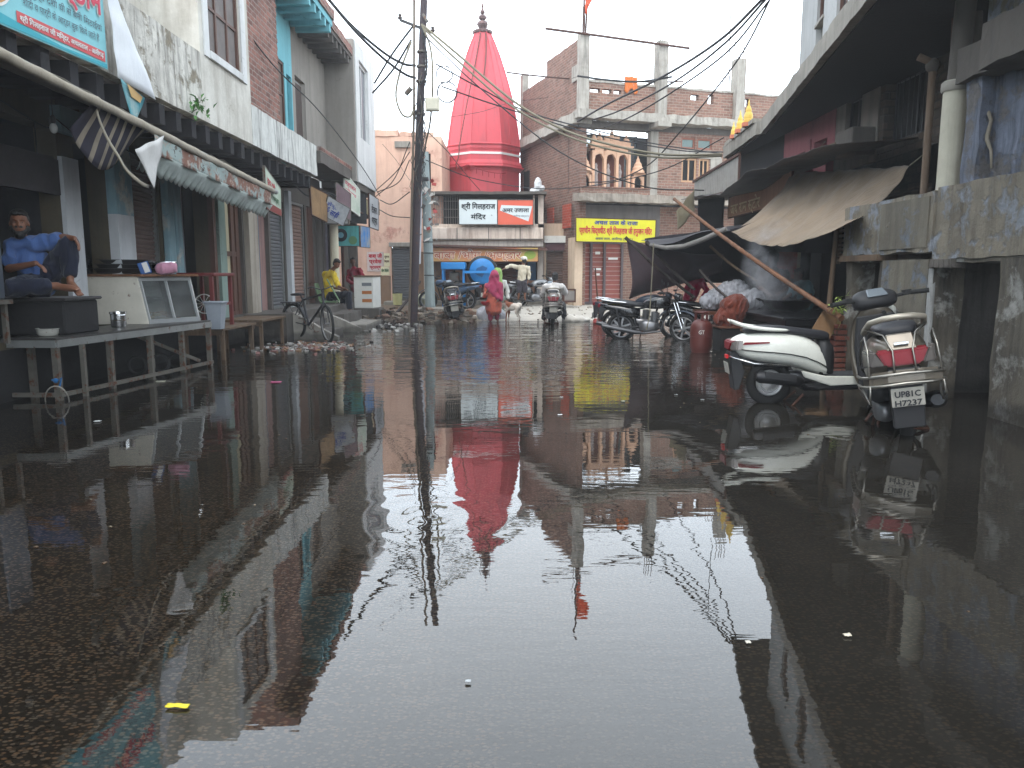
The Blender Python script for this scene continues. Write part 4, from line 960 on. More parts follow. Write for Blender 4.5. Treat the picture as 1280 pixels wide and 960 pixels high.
poster('red and white poster on the pink wall behind the white counter', -5.62, -4.98, 1.55, 2.3, plaster('poster_white', rgb(214,196,190), amt=.2), [('बाबा जी', M_inkr, .1,.9,.7,.2), ('प्रवेश', M_inkr,.12,.88,.42,.2), ('प्रारम्भ', M_inkr,.15,.85,.14,.17)])
poster('cream poster with brown lines right of the red poster', -4.97, -4.74, 1.75, 2.25, plaster('poster_cream', rgb(226,216,180), amt=.2), [('सूचना', flat('ink_brown', rgb(110,80,60)), .1,.9,.65,.12), ('विज्ञापन', flat('ink_brown', rgb(110,80,60)), .1,.9,.3,.12)])
poster('cream poster with green edge low beside the grey shutter', -5.1, -4.76, 1.4, 1.74, plaster('poster_cream', rgb(226,216,180)), [('योग शिविर', flat('ink_green', rgb(40,90,50)), .08,.92,.4,.14)], y=30.16)

# ================================================================== temple building
tp = thing('temple_hall', 'cream two-storey temple hall with a railed upper band and open shop front', 'temple', (-1.1, 31.5, 0))
PT = FR((0, 30, 0), (1, 0, 0), (0, -1, 0))
M_tw = plaster('temple_cream', rgb(222,206,192), stain=rgb(120,88,70), amt=.6, streak=.7, sc_=1.2)
M_tw2 = plaster('temple_greywhite', rgb(204,194,184), stain=rgb(110,90,80), amt=.5, streak=.5, sc_=1.6)
m = MB(); fbox(m, PT, -3.5, 1.3, -4, .5, 4.42, 4.52); m.build('roof_slab', M_concd, tp, rough=.015)
m = MB(); fbox(m, PT, -3.4, 1.1, -1.0, -.9, 2.3, 4.419); fbox(m, PT, -3.4, 1.1, -2.6, -2.5, .3, 2.6); m.build('inner_wall', M_soot_shade, tp)
m = MB(); fbox(m, PT, -3.35, 1.2, 0, .12, 3.2, 3.34); fbox(m, PT, -3.4, -3.28, 0, .12, 3.34, 4.419); fbox(m, PT, 1.0, 1.2, -.1, .12, 2.6, 4.419); fbox(m, PT, .8, .86, 0, .1, 3.34, 4.419); m.build('rail_band', M_tw, tp)
m = MB()
for i in range(15): x = -3.22 + i*.088; m.tube([PT(x,.06,3.34), PT(x,.06,4.42)], .009, 6)
for z in (3.6, 3.9, 4.2): m.tube([PT(-3.28,.06,z), PT(-1.98,.06,z)], .009, 6)
m.build('railing', paint('railing_grey', rgb(150,140,134), .6), tp)
m = MB(); fbox(m, PT, -3.3, 1.18, .02, .3, 2.72, 3.199); m.build('balcony_front', M_tw, tp, bevel=.02)
m = MB()
for x in (-2.1, -.9, .3): fbox(m, PT, x, x+.025, .302, .325, 2.7, 3.2)
fbox(m, PT, -3.3, 1.18, .302, .33, 2.74, 2.78)
m.build('panel_joint', M_concd, tp)
m = MB(); fbox(m, PT, -3.2, 1.2, .0, .2, 2.5, 2.719); m.build('cornice', M_tw2, tp, rough=.015)
m = MB(); m.prism([PT(-3.1,.2,2.56), PT(1.3,.2,2.44), PT(1.35,.7,2.32), PT(-3.1,.75,2.48)], (0,0,.02)); m.build('tin_eave', M_rust, tp)
m = MB(); fbox(m, PT, -3.4, -3.1, -.1, .1, .2, 2.5); m.build('pier', M_tw2, tp)
m = MB(); fbox(m, PT, .98, 1.2, -.1, .1, .2, 2.5); m.build('pier', M_tw2, tp)
m = MB(); fbox(m, PT, -3.4, 1.2, -2.6, .6, -.1, .42); m.build('plinth', M_conc, tp, rough=.03)
m = MB(); fbox(m, PT, -2.25, -1.5, -.95, -.8, .43, 1.6); m.build('low_wall', plaster('low_pink', rgb(176,140,120), amt=.5), tp)
m = MB(); fbox(m, PT, .2, .9, -.9, -.8, .43, 1.2); m.build('low_wall', plaster('low_pink'), tp)
shutter(tp, PT, -3.05, -2.3, .43, 2.0, -.3, M_shutr, pitch=.1)
shutter(tp, PT, -1.35, .6, .43, 2.1, -1.2, M_shutr, pitch=.1)
m = MB(); fbox(m, PT, .62, .95, -.9, -.84, .9, 2.0); m.build('blue_door', paint('blue_door', rgb(60,96,130), .6, var=.4), tp)
# sign boards of the temple
def box_sign(name, label, x0, x1, z0, z1, y, face, th=.1, fm=None, fr=.025):
    o = thing(name, label, 'sign', ((x0+x1)/2, y, z0))
    m = MB(); m.box(x0, x1, y, y+th, z0, z1); m.build('panel', face, o)
    m = MB(); 
    for a in ((x0-fr,x1+fr,z0-fr,z0),(x0-fr,x1+fr,z1,z1+fr),(x0-fr,x0,z0,z1),(x1,x1+fr,z0,z1)): m.box(a[0],a[1],y-.012,y+th,a[2],a[3])
    m.build('frame', fm or M_steel, o); return o
o = box_sign('temple_sign', 'white sign with black Hindi letters naming the temple', -1.99, -.56, 3.32, 4.22, 29.55, paint('sign_white', rgb(214,222,222), .4, var=.15))
text('श्री गिलहराज', V((-1.9,29.55,3.88)), (1,0,0), (0,0,1), .27, M_inkb, o, 'lettering', bold=.022, width=1.27, depth=.01)
text('मंदिर', V((-1.55,29.55,3.5)), (1,0,0), (0,0,1), .25, M_inkb, o, 'lettering', bold=.022, width=.56, depth=.01)
text('+', V((-.8,29.55,3.6)), (1,0,0), (0,0,1), .12, M_inkb, o, 'mark', depth=.01)
o = box_sign('newspaper_sign', 'orange-red sign with a white wedge and black Hindi letters right of the white sign', -.53, .79, 3.30, 4.20, 29.55, paint('sign_orange', rgb(220,98,72), .4, var=.15))
m = MB(); m.prism([(-.46,29.545,3.82),(.62,29.545,3.42),(.76,29.545,3.98),(-.4,29.545,4.02)], (0,.003,0)); m.build('white_wedge', paint('sign_white', rgb(214,222,222)), o)
text('अमर उजाला', V((-.36,29.545,3.76)), (1,0,0), (0,0,1), .21, M_inkb, o, 'lettering', bold=.02, width=1.0, depth=.008)
text('अलीगढ़ संस्करण', V((.05,29.545,3.6)), (1,0,-.03), (0,0,1), .08, M_ink, o, 'lettering', width=.6, depth=.008)
os_ = NT('orange_yellow_sign'); sp_ = os_.n('ShaderNodeTexCoord'); g_ = os_.ramp(os_.noise(.55, 2), .42, .55)
M_oy = os_.fin(os_.mix(os_.math('MULTIPLY', os_.noise(7,5,.7), .5), os_.mix(g_, rgb(214,130,92), rgb(206,184,110)), rgb(160,100,70)), .6)
o = box_sign('sweet_shop_sign', 'long orange and yellow shop sign over the open front', -3.05, .98, 1.93, 2.44, 29.42, M_oy, fm=M_rust)
text('बाबा /भोग /भण्डार', V((-2.95,29.42,2.03)), (1,0,0), (0,0,1), .38, flat('ink_creamwhite', rgb(226,208,186)), o, 'letter_shadow', bold=.07, width=3.3, depth=.008)
text('बाबा /भोग /भण्डार', V((-2.95,29.42,2.03)), (1,0,0), (0,0,1), .38, flat('ink_orange', rgb(176,92,66)), o, 'lettering', bold=.01, width=3.3, depth=.014)
m = MB(); m.prism([V((.68+.22*math.cos(a), 29.41, 2.17+.16*math.sin(a))) for a in [i*2*pi/24 for i in range(24)]], (0,.008,0)); m.build('green_roundel', flat('roundel', rgb(150,170,80)), o)
# spire
sx, sy = -1.27, 35.0
sp = thing('temple_spire', 'tall red painted octagonal temple spire with a metal finial and white band', 'temple spire', (sx, sy, 4.5))
M_red = plaster('temple_red', rgb(202,80,88), stain=rgb(150,74,78), amt=.55, streak=.6, bump=.05, rough=.5, sc_=.6, big=.3)
R8 = Matrix.Rotation(pi/8 + .12, 3, 'Z')
f8 = 1/math.cos(pi/8)
prof = [(1.60,4.52),(1.60,5.85),(1.64,5.88),(1.72,6.0),(1.72,6.1),(1.62,6.25),(1.6,6.62),(1.64,6.72),(1.64,6.84),(1.61,6.9),(1.57,7.3),(1.50,7.8),(1.40,8.4),(1.27,9.0),(1.11,9.6),(.93,10.2),(.73,10.8),(.53,11.3),(.34,11.72),(.0,11.74)]
m = MB(); m.lathe([(r*1.035, z) for r, z in prof], 8, (sx,sy,0), R8, caps=False); m.build('tower', M_red, sp, bevel=.03, seg=2)
m = MB()
for k in range(8): m.tube([R8 @ V((r*1.035*math.cos(k*pi/4), r*1.035*math.sin(k*pi/4), 0)) + V((sx,sy,z)) for r, z in prof[8:-1]], .028, 6)
for k in range(8): m.tube([R8 @ V((r*1.035*math.cos(pi/8)*math.cos(k*pi/4+pi/8), r*1.035*math.cos(pi/8)*math.sin(k*pi/4+pi/8), 0)) + V((sx,sy,z)) for r, z in prof[9:-2]], .02, 6)
m.build('facet_rib', M_red, sp)
m = MB()
for z, r in ((6.9,1.66),(5.98,1.76)):
    m.tube([R8 @ V((r*1.03*math.cos(k*pi/4), r*1.03*math.sin(k*pi/4), 0)) + V((sx,sy,z)) for k in range(8)], .045, 8, closed=True)
m.build('moulding', M_red, sp)
m = MB(); m.lathe([(1.66*1.0,6.47),(1.69,6.47),(1.69,6.56),(1.66,6.56)], 8, (sx,sy,0), R8, caps=False); m.build('white_band', M_inkw, sp)
m = MB(); m.lathe([(.42,11.72),(.44,11.8),(.3,11.86),(.14,11.9),(.2,12.0),(.24,12.1),(.2,12.2),(.08,12.26),(.16,12.32),(.18,12.4),(.12,12.47),(.05,12.5),(.1,12.56),(.11,12.62),(.05,12.7),(.03,12.78),(.06,12.84),(.02,12.95),(0,13.1)], 18, (sx,sy,0), caps=False); m.build('finial', paint('finial_brown', rgb(110,86,84), .45, metal=.5, var=.5), sp, smooth='auto')
m = MB(); m.tube([(sx+.2,sy-.25,11.8),(sx+.2,sy-.25,12.7)], .015, 6); m.tube([(sx-.25,sy-.3,11.8),(sx-.22,sy-.3,12.4)], .02, 6); m.build('rod', M_rust, sp)
m = MB(); fbox(m, PT, -3.1, .65, -7, -3.4, 4.4, 4.521); m.build('base_slab', M_red, sp)
# light strings on the spire
def rad(z):
    for (r0,z0),(r1,z1) in zip(prof, prof[1:]):
        if z0 <= z <= z1 and z1 > z0: return lerp(r0, r1, (z-z0)/(z1-z0))
    return 1.6
for j, (a0, a1, z0, lab) in enumerate(((-1.75,-2.2,5.9,'brown string of small lamps down the left of the red spire'), (-1.35,-1.5,9.7,'shorter beaded string of lamps near the top of the red spire'))):
    m = MB(); pts = []
    for i in range(40):
        z = lerp(11.6, z0, i/39); a = lerp(a0, a1, i/39) if j == 0 else lerp(a0+.1, a1, i/39)
        r = rad(z)*1.09 + .02; pts.append(V((sx + r*math.cos(a), sy + r*math.sin(a), z)))
    m.tube(pts, .02, 5)
    for p_ in pts[::1]: m.obox(p_, (.05,.05,.07))
    plaint('lamp_string', m, flat('lamp_string_brown', rgb(112,70,64)), lab, 'string lights', 'strings of lamps on the spire')
m = MB()
pts = [V((sx + 1.85*math.cos(a), sy + 1.85*math.sin(a), 6.0 - .35*abs(math.sin((a+1.9)*2.2)))) for a in [lerp(-2.1,-1.0,i/24) for i in range(25)]]
m.tube(pts, .018, 5)
for i in range(3, 22, 3): m.box(pts[i].x-.015, pts[i].x+.015, pts[i].y-.02, pts[i].y+.02, pts[i].z-.22, pts[i].z)
plaint('garland', m, flat('garland_red', rgb(150,40,50)), 'drooping garland looped around the lower rim of the red spire', 'garland')

# white polythene bundle on roof
o = thing('polythene_bundle', 'white polythene bundle lying on the right end of the temple roof', 'bundle', (.95, 30.3, 4.52))
organic('bundle', [((.8,30.3,4.6),(1.15,30.3,4.72),.09,.1)], [((1.0,30.3,4.85),(.12,.1,.25)), ((.85,30.3,4.62),(.14,.1,.1))], fabric('polythene', rgb(214,214,214), rgb(170,170,172), rough=.4), o, .03, 2, .04, 9)
# ================================================================== low shop between temple and brick house
ls = thing('shutter_shop', 'small shop front with a closed brown shutter and white beam between temple and brick house', 'shop', (1.9, 31, 0))
P5 = FR((0, 30.5, 0), (1, 0, 0), (0, -1, 0))
m = MB(); wallh(m, P5, 1.25, 2.75, 0, 3.4, -.25, 0, [(1.34, 2.28, .42, 2.35)]); m.build('wall', plaster('shop_pale', rgb(206,184,160), amt=.5, stain=rgb(130,90,70)), ls)
m = MB(); fbox(m, P5, 1.25, 2.5, .02, .2, 2.66, 2.92); m.build('white_beam', M_white, ls)
m = MB(); fbox(m, P5, 1.3, 2.35, .0, .12, 2.36, 2.65); m.build('shutter_box', paint('maroon_box', rgb(86,56,60), .6), ls)
m = MB(); fbox(m, P5, 2.28, 2.42, .0, .12, .3, 2.36); m.build('white_jamb', M_white, ls)
shutter(ls, P5, 1.34, 2.26, .42, 2.35, -.08, M_shut, pitch=.095)
# ================================================================== brick house
AB = math.radians(18)
bh = thing('brick_house', 'unfinished red-brown brick house with bare concrete columns and a shrine in its front opening', 'building', (2.5, 29, 0), rz=AB, world=False)
def PB(a, b, z): return V((a, -b, z))     # a along the front, b toward the street
M_bk = brick('brick_far', rgb(158,120,103), rgb(124,93,81), rgb(160,147,134), bw=.26, bh=.1, amt=.3, stain=rgb(96,70,60))
M_bk2 = brick('brick_side', rgb(146,108,93), rgb(112,84,73), rgb(146,133,122), bw=.26, bh=.1, amt=.35, stain=rgb(84,66,58))
M_cf = plaster('concrete_far', rgb(172,166,156), stain=rgb(84,78,72), amt=.75, streak=.6, sc_=1.6)
# side wall (towards the temple)
def PS(a, b, z): return V((0 - b, a, z))  # a = depth along the side, b = outward (to the left)
m = MB(); fbox(m, PS, .0, 6.9, -.25, 0, 0, 6.85); m.build('side_wall', M_bk2, bh)
m = MB(); fbox(m, PS, .25, 3.6, -.25, -.02, 7.25, 9.9); m.prism([PS(3.6,-.02,7.25),PS(6.6,-.02,7.25),PS(6.6,-.02,9.35),PS(3.6,-.02,9.35)], (.23,0,0)); m.build('side_wall_upper', M_bk2, bh, rough=.025, cell=.4)
m = MB(); fbox(m, PS, -.1, 7.1, -.4, .35, 6.86, 7.24); m.build('side_slab', M_cf, bh, rough=.03)
m = MB(); fbox(m, PS, 6.6, 6.9, -.3, 0, 7.25, 10.1); m.build('column', M_cf, bh)
for a_, b_ in ((2.6,3.3),(.8,1.6)):
    m = MB(); fbox(m, PS, a_, b_, .001, .05, 3.2, 4.1); m.build('red_patch', brick('brick_red', rgb(196,84,62), rgb(170,70,54), rgb(180,120,100), bw=.26, bh=.1, amt=.1), bh)
m = MB(); fbox(m, PS, 5.6, 6.3, .001, .03, 4.6, 5.9); m.build('side_window', M_soot_shade, bh)
# front
m = MB(); fbox(m, PB, -.3, 9.5, .0, .5, 7.0, 7.3); m.build('upper_slab', M_cf, bh, rough=.035)
m = MB(); fbox(m, PB, 2.75, 3.3, .0, .75, 6.82, 7.0); m.build('beam_end', M_cf, bh)
m = MB(); fbox(m, PB, -.05, 9.5, -.3, .02, 6.75, 6.999); m.build('ring_beam', M_concd, bh)
m = MB(); wallh(m, PB, .0, 9.3, 7.3, 8.35, -.22, 0, [(.35, .75, 8.0, 8.14), (.85, 1.2, 8.0, 8.14), (1.3, 1.6, 8.0, 8.14), (4.5, 4.85, 8.0, 8.2), (5.25, 5.5, 7.9, 8.25), (6.9, 7.1, 7.9, 8.2)]); m.build('roof_parapet', M_bk, bh)
m = MB(); fbox(m, PB, .0, 9.3, -.24, .03, 8.351, 8.42); m.build('parapet_coping', M_cf, bh, rough=.03)
# columns with starter bars
def rcol(a, b, w_, z0, z1, rods=.5, nm='column'):
    m = MB(); fbox(m, PB, a, a+w_, b-w_, b, z0, z1); o = m.build(nm, M_cf, bh, rough=.02)
    m = MB()
    for i in (0.2, .8):
        for j in (.2, .8): m.tube([PB(a+w_*i, b-w_*j, z1), PB(a+w_*i+random.uniform(-.03,.03), b-w_*j, z1+rods*random.uniform(.6,1.1))], .014, 5)
    m.build('starter_bars', M_rust, o)
rcol(-.12, .22, .34, 7.3, 9.95, 1.0); rcol(3.0, .22, .38, 7.3, 9.95, 1.0); rcol(6.35, .22, .4, 7.3, 9.6, .9)
rcol(1.15, -3, .3, 7.3, 9.2, .9); rcol(4.4, -3, .35, 7.3, 9.1, .8); rcol(7.9, -3, .35, 7.3, 9.1, .8)
m = MB()
m.box(-.05,-.02,.2,.8,8.45,9.0)
m.build('roof_stub', M_cf, bh)
# middle storey
m = MB(); wallh(m, PB, 3.15, 9.3, 4.4, 6.75, -.25, 0, [(4.15, 4.75, 6.2, 6.6), (4.85, 5.5, 6.2, 6.6), (4.2, 4.85, 4.95, 5.85), (4.95, 5.4, 4.95, 5.85)]); m.build('front_wall', M_bk, bh)
m = MB(); fbox(m, PB, 2.85, 3.16, -.25, .04, 4.4, 6.75); m.build('pilaster', M_cf, bh)
m = MB(); fbox(m, PB, 3.2, 5.9, .001, .04, 5.86, 6.15); m.build('cement_band', M_cf, bh)
M_wf = paint('window_frame_rust', rgb(150,96,78), .7, var=.4)
for a0,a1,z0,z1 in ((4.15,4.75,6.2,6.6),(4.85,5.5,6.2,6.6)): window(bh, PB, a0, a1, z0, z1, -.06, M_wf, paint('green_grey_glass', rgb(110,130,126), .3, var=.4), 1, 1, .06)
for a0,a1,z0,z1 in ((4.2,4.85,4.95,5.85),(4.95,5.4,4.95,5.85)): window(bh, PB, a0, a1, z0, z1, -.06, paint('tan_frame', rgb(190,150,116), .7, var=.4), M_soot_shade, 2, 1, .07)
m = MB(); fbox(m, PB, 5.45, 5.95, .002, .03, 4.9, 5.9); m.build('tan_panel', M_cf, bh)
m = MB(); fbox(m, PB, .0, 2.85, -.12, .05, 4.4, 4.62); fbox(m, PB, .0, 2.85, -.0, .1, 4.621, 4.66); m.build('niche_sill', M_bk, bh)
m = MB(); fbox(m, PB, -.3, 9.3, .0, .5, 4.08, 4.38); m.build('lower_slab', plaster('slab_weathered', rgb(158,148,136), stain=rgb(80,72,66), amt=.7, streak=.6, sc_=2), bh, rough=.045)
m = MB(); fbox(m, PB, .251, .27, -3.7, -.3, 4.4, 6.8); fbox(m, PB, .28, 9.2, -3.9, -3.8, 0, 7.2); m.build('rear_wall', M_soot_shade, bh)
m = MB(); fbox(m, PB, .06, 3.1, -3.7, -.1, 4.401, 4.45); m.build('inner_floor', M_cf, bh)
# shop window glazing above the shrine
g_ = NT('reflecting_glass'); M_rg = g_.fin((.38,.44,.48,1), .04, .85, .6)
o = bh; m = MB(); fbox(m, PB, .05, 2.83, -1.2, -1.18, 4.5, 6.74); m.build('glazing', M_rg, bh)
m = MB()
for a in (.0, .95, 1.8, 2.8): fbox(m, PB, a, a+.05, -1.17, -1.1, 4.5, 6.75)
m.build('glazing_bar', paint('dark_alu', rgb(60,62,66), .4, metal=.5), bh)
# ground storey
m = MB(); wallh(m, PB, .0, 9.3, 0, 4.05, -.9, -.6, [(.1, 2.05, .3, 2.7)]); m.build('ground_wall', M_bk, bh)
m = MB(); fbox(m, PB, .0, 3.6, -.59, -.5, 2.75, 4.049); m.build('dark_lintel', plaster('grey_lintel', rgb(120,114,112), amt=.6), bh)
m = MB(); fbox(m, PB, -.2, .12, -.6, .05, 0, 2.8); m.build('gate_pier', plaster('shop_pale'), bh)
g = MB()
for a in (.12, .68, 1.24, 1.98): fbox(g, PB, a, a+.09, -.66, -.5, .35, 2.7)
fbox(g, PB, .12, 2.07, -.64, -.52, 2.6, 2.7); fbox(g, PB, .12, 2.07, -.64, -.52, .32, .4)
gt = g.build('gate', paint('gate_grey', rgb(96,86,88), .6, var=.4), bh)
for a0, a1 in ((.21,.68),(.77,1.24),(1.33,1.98)):
    g = MB(); fbox(g, PB, a0, a1, -.62, -.58, .4, 2.6)
    for k in range(12): z = .5+k*.175; fbox(g, PB, a0, a1, -.579, -.55, z, z+.03, 1)
    g.build('leaf', [paint('gate_red', rgb(150,80,70), .6, var=.45, rust=.15), paint('gate_bar', rgb(176,140,130), .6)], gt)
g = MB(); fbox(g, PB, .9, 1.1, -.549, -.545, 2.2, 2.3); fbox(g, PB, .85, 1.15, -.549, -.545, 1.6, 1.68); fbox(g, PB, 1.45, 1.85, -.549, -.545, 2.0, 2.08); fbox(g, PB, .9,1.1,-.549,-.545,1.4,1.48); g.build('pasted_note', M_inkw, gt)
# model shrine in the opening
sh = thing('model_shrine', 'carved cream miniature temple front with three scalloped arches in the upper opening', 'shrine', V((2.5,29,0)) + Matrix.Rotation(AB,3,'Z') @ V((0,.35,4.67)), rz=AB, world=False)
M_sh = plaster('shrine_stone', rgb(224,182,152), stain=rgb(150,100,80), amt=.3, streak=.1, bump=.15, sc_=2)
def PH(a, b, z): return V((a, -b, z))
def arch(mb, a0, a1, z0, z1, zt, b0, b1):
    n = 14; c = (a0+a1)/2; r = (a1-a0)/2
    pts = []
    for i in range(n+1):
        t_ = i/n; ang = pi*(1-t_); lob = 1 - .12*abs(math.sin(ang*2.5))
        pts.append((c + r*math.cos(ang)*(lob if 0 < i < n else 1), z1 + (r*1.25*math.sin(ang))*lob))
    for (x0,y0),(x1,y1) in zip(pts, pts[1:]):
        if x1 - x0 < 1e-4: continue
        mb.add([PH(x0,b0,y0),PH(x1,b0,y1),PH(x1,b1,y1),PH(x0,b1,y0),PH(x0,b0,zt),PH(x1,b0,zt),PH(x1,b1,zt),PH(x0,b1,zt)], [(0,3,2,1),(4,5,6,7),(0,1,5,4),(1,2,6,5),(2,3,7,6),(3,0,4,7)])
m = MB()
px = [.62,1.1,1.6,2.1]
for a in px:
    m = MB(); fbox(m, PH, a, a+.11, -.15, .03, 0, 1.35); m.build('pillar', M_sh, sh, bevel=.01)
m = MB()
for a0, a1 in zip(px, px[1:]): arch(m, a0+.11, a1, 0, 1.02, 1.42, -.12, 0)
fbox(m, PH, .55, 2.25, -.15, .02, 1.42, 1.5); fbox(m, PH, .5, 2.3, -.2, .08, 1.5, 1.55)
m.build('arcade', M_sh, sh)
m = MB()
fbox(m, PH, .6, 2.2, -.15, .0, 1.55, 1.72)
for a, h_ in ((.62,.14),(.85,.2),(1.35,.3),(1.95,.16)): 
    m.lathe([(.12,0),(.13,.05),(.09,.1),(.07,h_),(.0,h_+.12)], 8, PH(a+.1,-.08,1.72), caps=False)
fbox(m, PH, 1.15, 1.75, -.13, -.02, 1.72, 1.88)
m.build('crest', M_sh, sh)
m = MB(); fbox(m, PH, .7, 2.15, -.5, -.45, 0, 1.4)
m.build('dark_inside', paint('shrine_inside', rgb(120,72,60), .7, var=.5), sh)
m = MB()
for a in (.92, 1.42, 1.9):
    m.lathe([(.07,0),(.09,.2),(.07,.5),(.1,.62),(.05,.75),(.06,.85),(.0,.95)], 10, PH(a,-.3,0))
m.build('idol', plaster('idol_white', rgb(190,180,176), amt=.3), sh)
def kiosk(a, label):
    o = thing('small_shrine', label, 'shrine', V((2.5,29,0)) + Matrix.Rotation(AB,3,'Z') @ V((0,.25,4.67)), rz=AB, world=False, group='small domed shrines flanking the model temple')
    m = MB()
    for s_ in (-.24, .16):
        m = MB(); fbox(m, PH, a+s_, a+s_+.08, -.1, .02, 0, .45); m.build('pillar', M_sh, o)
    m = MB(); arch(m, a-.16, a+.16, 0, .25, .52, -.08, .0); fbox(m, PH, a-.28, a+.28, -.14, .05, .52, .57); m.build('arch', M_sh, o)
    m = MB(); m.lathe([(.26,0),(.25,.08),(.2,.12),(.2,.2),(.15,.26),(.14,.34),(.08,.42),(.06,.52),(.03,.56),(.0,.68)], 12, PH(a,-.06,.57), caps=False); m.build('dome', M_sh, o)
kiosk(.32, 'small cream domed shrine at the left of the three arches'); kiosk(2.5, 'small cream domed shrine at the right of the three arches')
# yellow banner
def bw(a, b, z): return V((2.5,29,0)) + Matrix.Rotation(AB,3,'Z') @ V((a, -b, z))
c0, c1, c2, c3 = bw(-.12,.45,2.72), bw(2.92,.45,2.72), bw(2.92,.45,3.55), bw(-.12,.45,3.55)
P4 = [atY(720,302,28.6), atY(819,304,28.9), atY(820,275,28.9), atY(720,272,28.6)]
o,u,n = signboard('yellow_banner', 'bright yellow temple banner with blue and red Hindi lettering over the red gate', P4, plaster('banner_yellow', rgb(216,210,48), stain=rgb(170,160,70), amt=.4, streak=.4, bump=.2, rough=.6), .03, M_rust, th=.03)
qq = lambda s, t_: P4[0].lerp(P4[1], s).lerp(P4[3].lerp(P4[2], s), t_)
text('अचल ताल के राजा', qq(.23,.74), u, (0,0,1), .2, M_inkblue, o, 'lettering', bold=.025, width=1.62, depth=.012)
text('प्राचीन सिद्धपीठ श्री गिलहराज जी हनुमान मंदिर', qq(.04,.36), u, (0,0,1), .3, flat('ink_crimson', rgb(200,40,70)), o, 'lettering', bold=.02, width=2.72, depth=.012)
text('अचल ताल, अलीगढ़ (उ.प्र.)', qq(.24,.1), u, (0,0,1), .12, M_ink, o, 'lettering', bold=.02, width=1.4, depth=.012)
# orange flag and its pole, pipe rail, orange cloths
fp = thing('flag_pole', 'rusty pole with an orange flag on the corner column of the brick house', 'flag', bw(.1,0,9.9))
b0 = bw(.05,.05,9.9)
m = MB(); m.tube([b0, b0+V((0,0,3.0))], .035, 8); m.tube([b0+V((.08,0,0)), b0+V((.1,0,1.6))], .025, 6); m.build('pole', M_rust, fp)
cloth('flag', lambda u, v: b0 + V((.04+.40*u*(1-.5*v)+.12*math.sin(v*5)*u, .1*math.sin(u*5+v*3), 2.2 - 1.5*v)), 10, 16, fabric('flag_orange', rgb(236,92,50), rgb(200,60,30)), fp, wob=.06)
m = MB(); m.tube([bw(-1.5,.3,9.92), bw(0,.3,9.88), bw(4.2,.3,9.75)], .045, 8); plaint('iron_pipe', m, M_rust, 'long iron pipe laid across the column tops of the brick house', 'pipe')
m = MB(); m.tube(sag(bw(-2.2,-2,8.95), bw(4,.3,8.55), .12), .03, 6); plaint('bamboo_rail', m, M_rust, 'thin crooked rail behind the brick parapet under the long pipe', 'rail')
o = tag(cloth('orange_cloth', lambda u, v: bw(1.7+.5*u, .06+.03*math.sin(u*14), 8.62-.5*v-.1*math.sin(u*9)*v), 14, 8, fabric('cloth_orange', rgb(200,110,50), rgb(180,84,44)), wob=.04), 'orange cloth hung over the brick parapet', 'cloth')
# ================================================================== RIGHT SIDE
PR = FR((5.0, 0, 0), (0, 1, 0), (-1, 0, 0))      # a = Y, b = toward the street (negative X)
M_nb = plaster('plaster_blue_grey', rgb(128,120,106), stain=rgb(60,54,48), amt=.7, streak=.6, peel=rgb(146,150,156), pamt=.42, sc_=1.9, bump=1.0)
M_nb2 = plaster('plaster_brown_grey', rgb(92,86,76), stain=(.02,.018,.017,1), amt=.95, streak=.9, sc_=1.3, bump=.6, peel=rgb(150,148,142), pamt=.25)
M_bl = plaster('plaster_lilac_blue', rgb(118,124,138), stain=rgb(40,40,46), amt=.8, streak=.85, peel=rgb(112,108,106), pamt=.4, sc_=1.8, bump=.8)
nb = thing('peeling_house', 'low-fronted house with peeling blue-grey parapet and two dark doorways at the right edge', 'house', (6, 8, 0))
m = MB(); wallh(m, PR, 3.0, 11.6, -.1, 1.66, -.35, 0, [(7.96, 9.17, -.1, 1.62), (10.58, 11.42, -.1, 1.64)])
m.build('front_wall', M_nb2, nb, rough=.02)
m = MB(); fbox(m, PR, 3.0, 9.22, -.2, .02, 1.663, 2.48); fbox(m, PR, 9.222, 11.65, -.2, .05, 1.75, 2.45); fbox(m, PR, 11.5, 11.65, -1.6, -.2, 1.75, 2.45)
m.build('parapet', M_nb, nb, rough=.024)
m = MB(); fbox(m, PR, 9.3, 10.5, .051, .065, 1.8, 2.4); fbox(m, PR, 9.3, 10.45, .001, .02, 1.0, 1.66); m.build('render_patch', plaster('render_patch', rgb(112,106,94), amt=.7, streak=.5, bump=.6, stain=rgb(50,46,42), peel=rgb(110,120,134), pamt=.2), nb)
m = MB(); fbox(m, PR, 10.5, 11.7, -.4, .08, 1.664, 1.748); m.build('lintel_board', M_wood, nb)
m = MB(); fbox(m, PR, 8.75, 9.2, -.1, .06, 1.56, 1.66)
for k in range(4): fbox(m, PR, 8.78+k*.1, 8.86+k*.1, .03, .075, 1.57, 1.65)
m.build('broken_brick_ledge', M_concd, nb, rough=.01, cell=.1)
m = MB(); fbox(m, PR, 9.17, 9.27, -.02, .03, 0, 1.55); m.build('white_jamb', plaster('jamb_grey', rgb(158,158,156), stain=rgb(60,56,52), amt=.7, streak=.7, sc_=2), nb, bevel=.01)
m = MB(); fbox(m, PR, 3, 11.6, -1.65, -.2, 1.67, 1.745); m.build('balcony_floor', M_concd, nb)
m = MB(); fbox(m, PR, 7.4, 7.5, -3.5, -.35, -.1, 1.66); fbox(m, PR, 9.6, 9.75, -3.5, -.35, -.1, 1.66); fbox(m, PR, 7.5, 11.5, -3.4, -3.3, -.1, 1.66); fbox(m, PR, 11.45, 11.6, -3.4, -.35, -.1, 1.66); m.build('interior_wall', plaster('inside_damp', rgb(78,74,70), stain=(.02,.02,.02,1), amt=.8, streak=.6, sc_=2), nb)
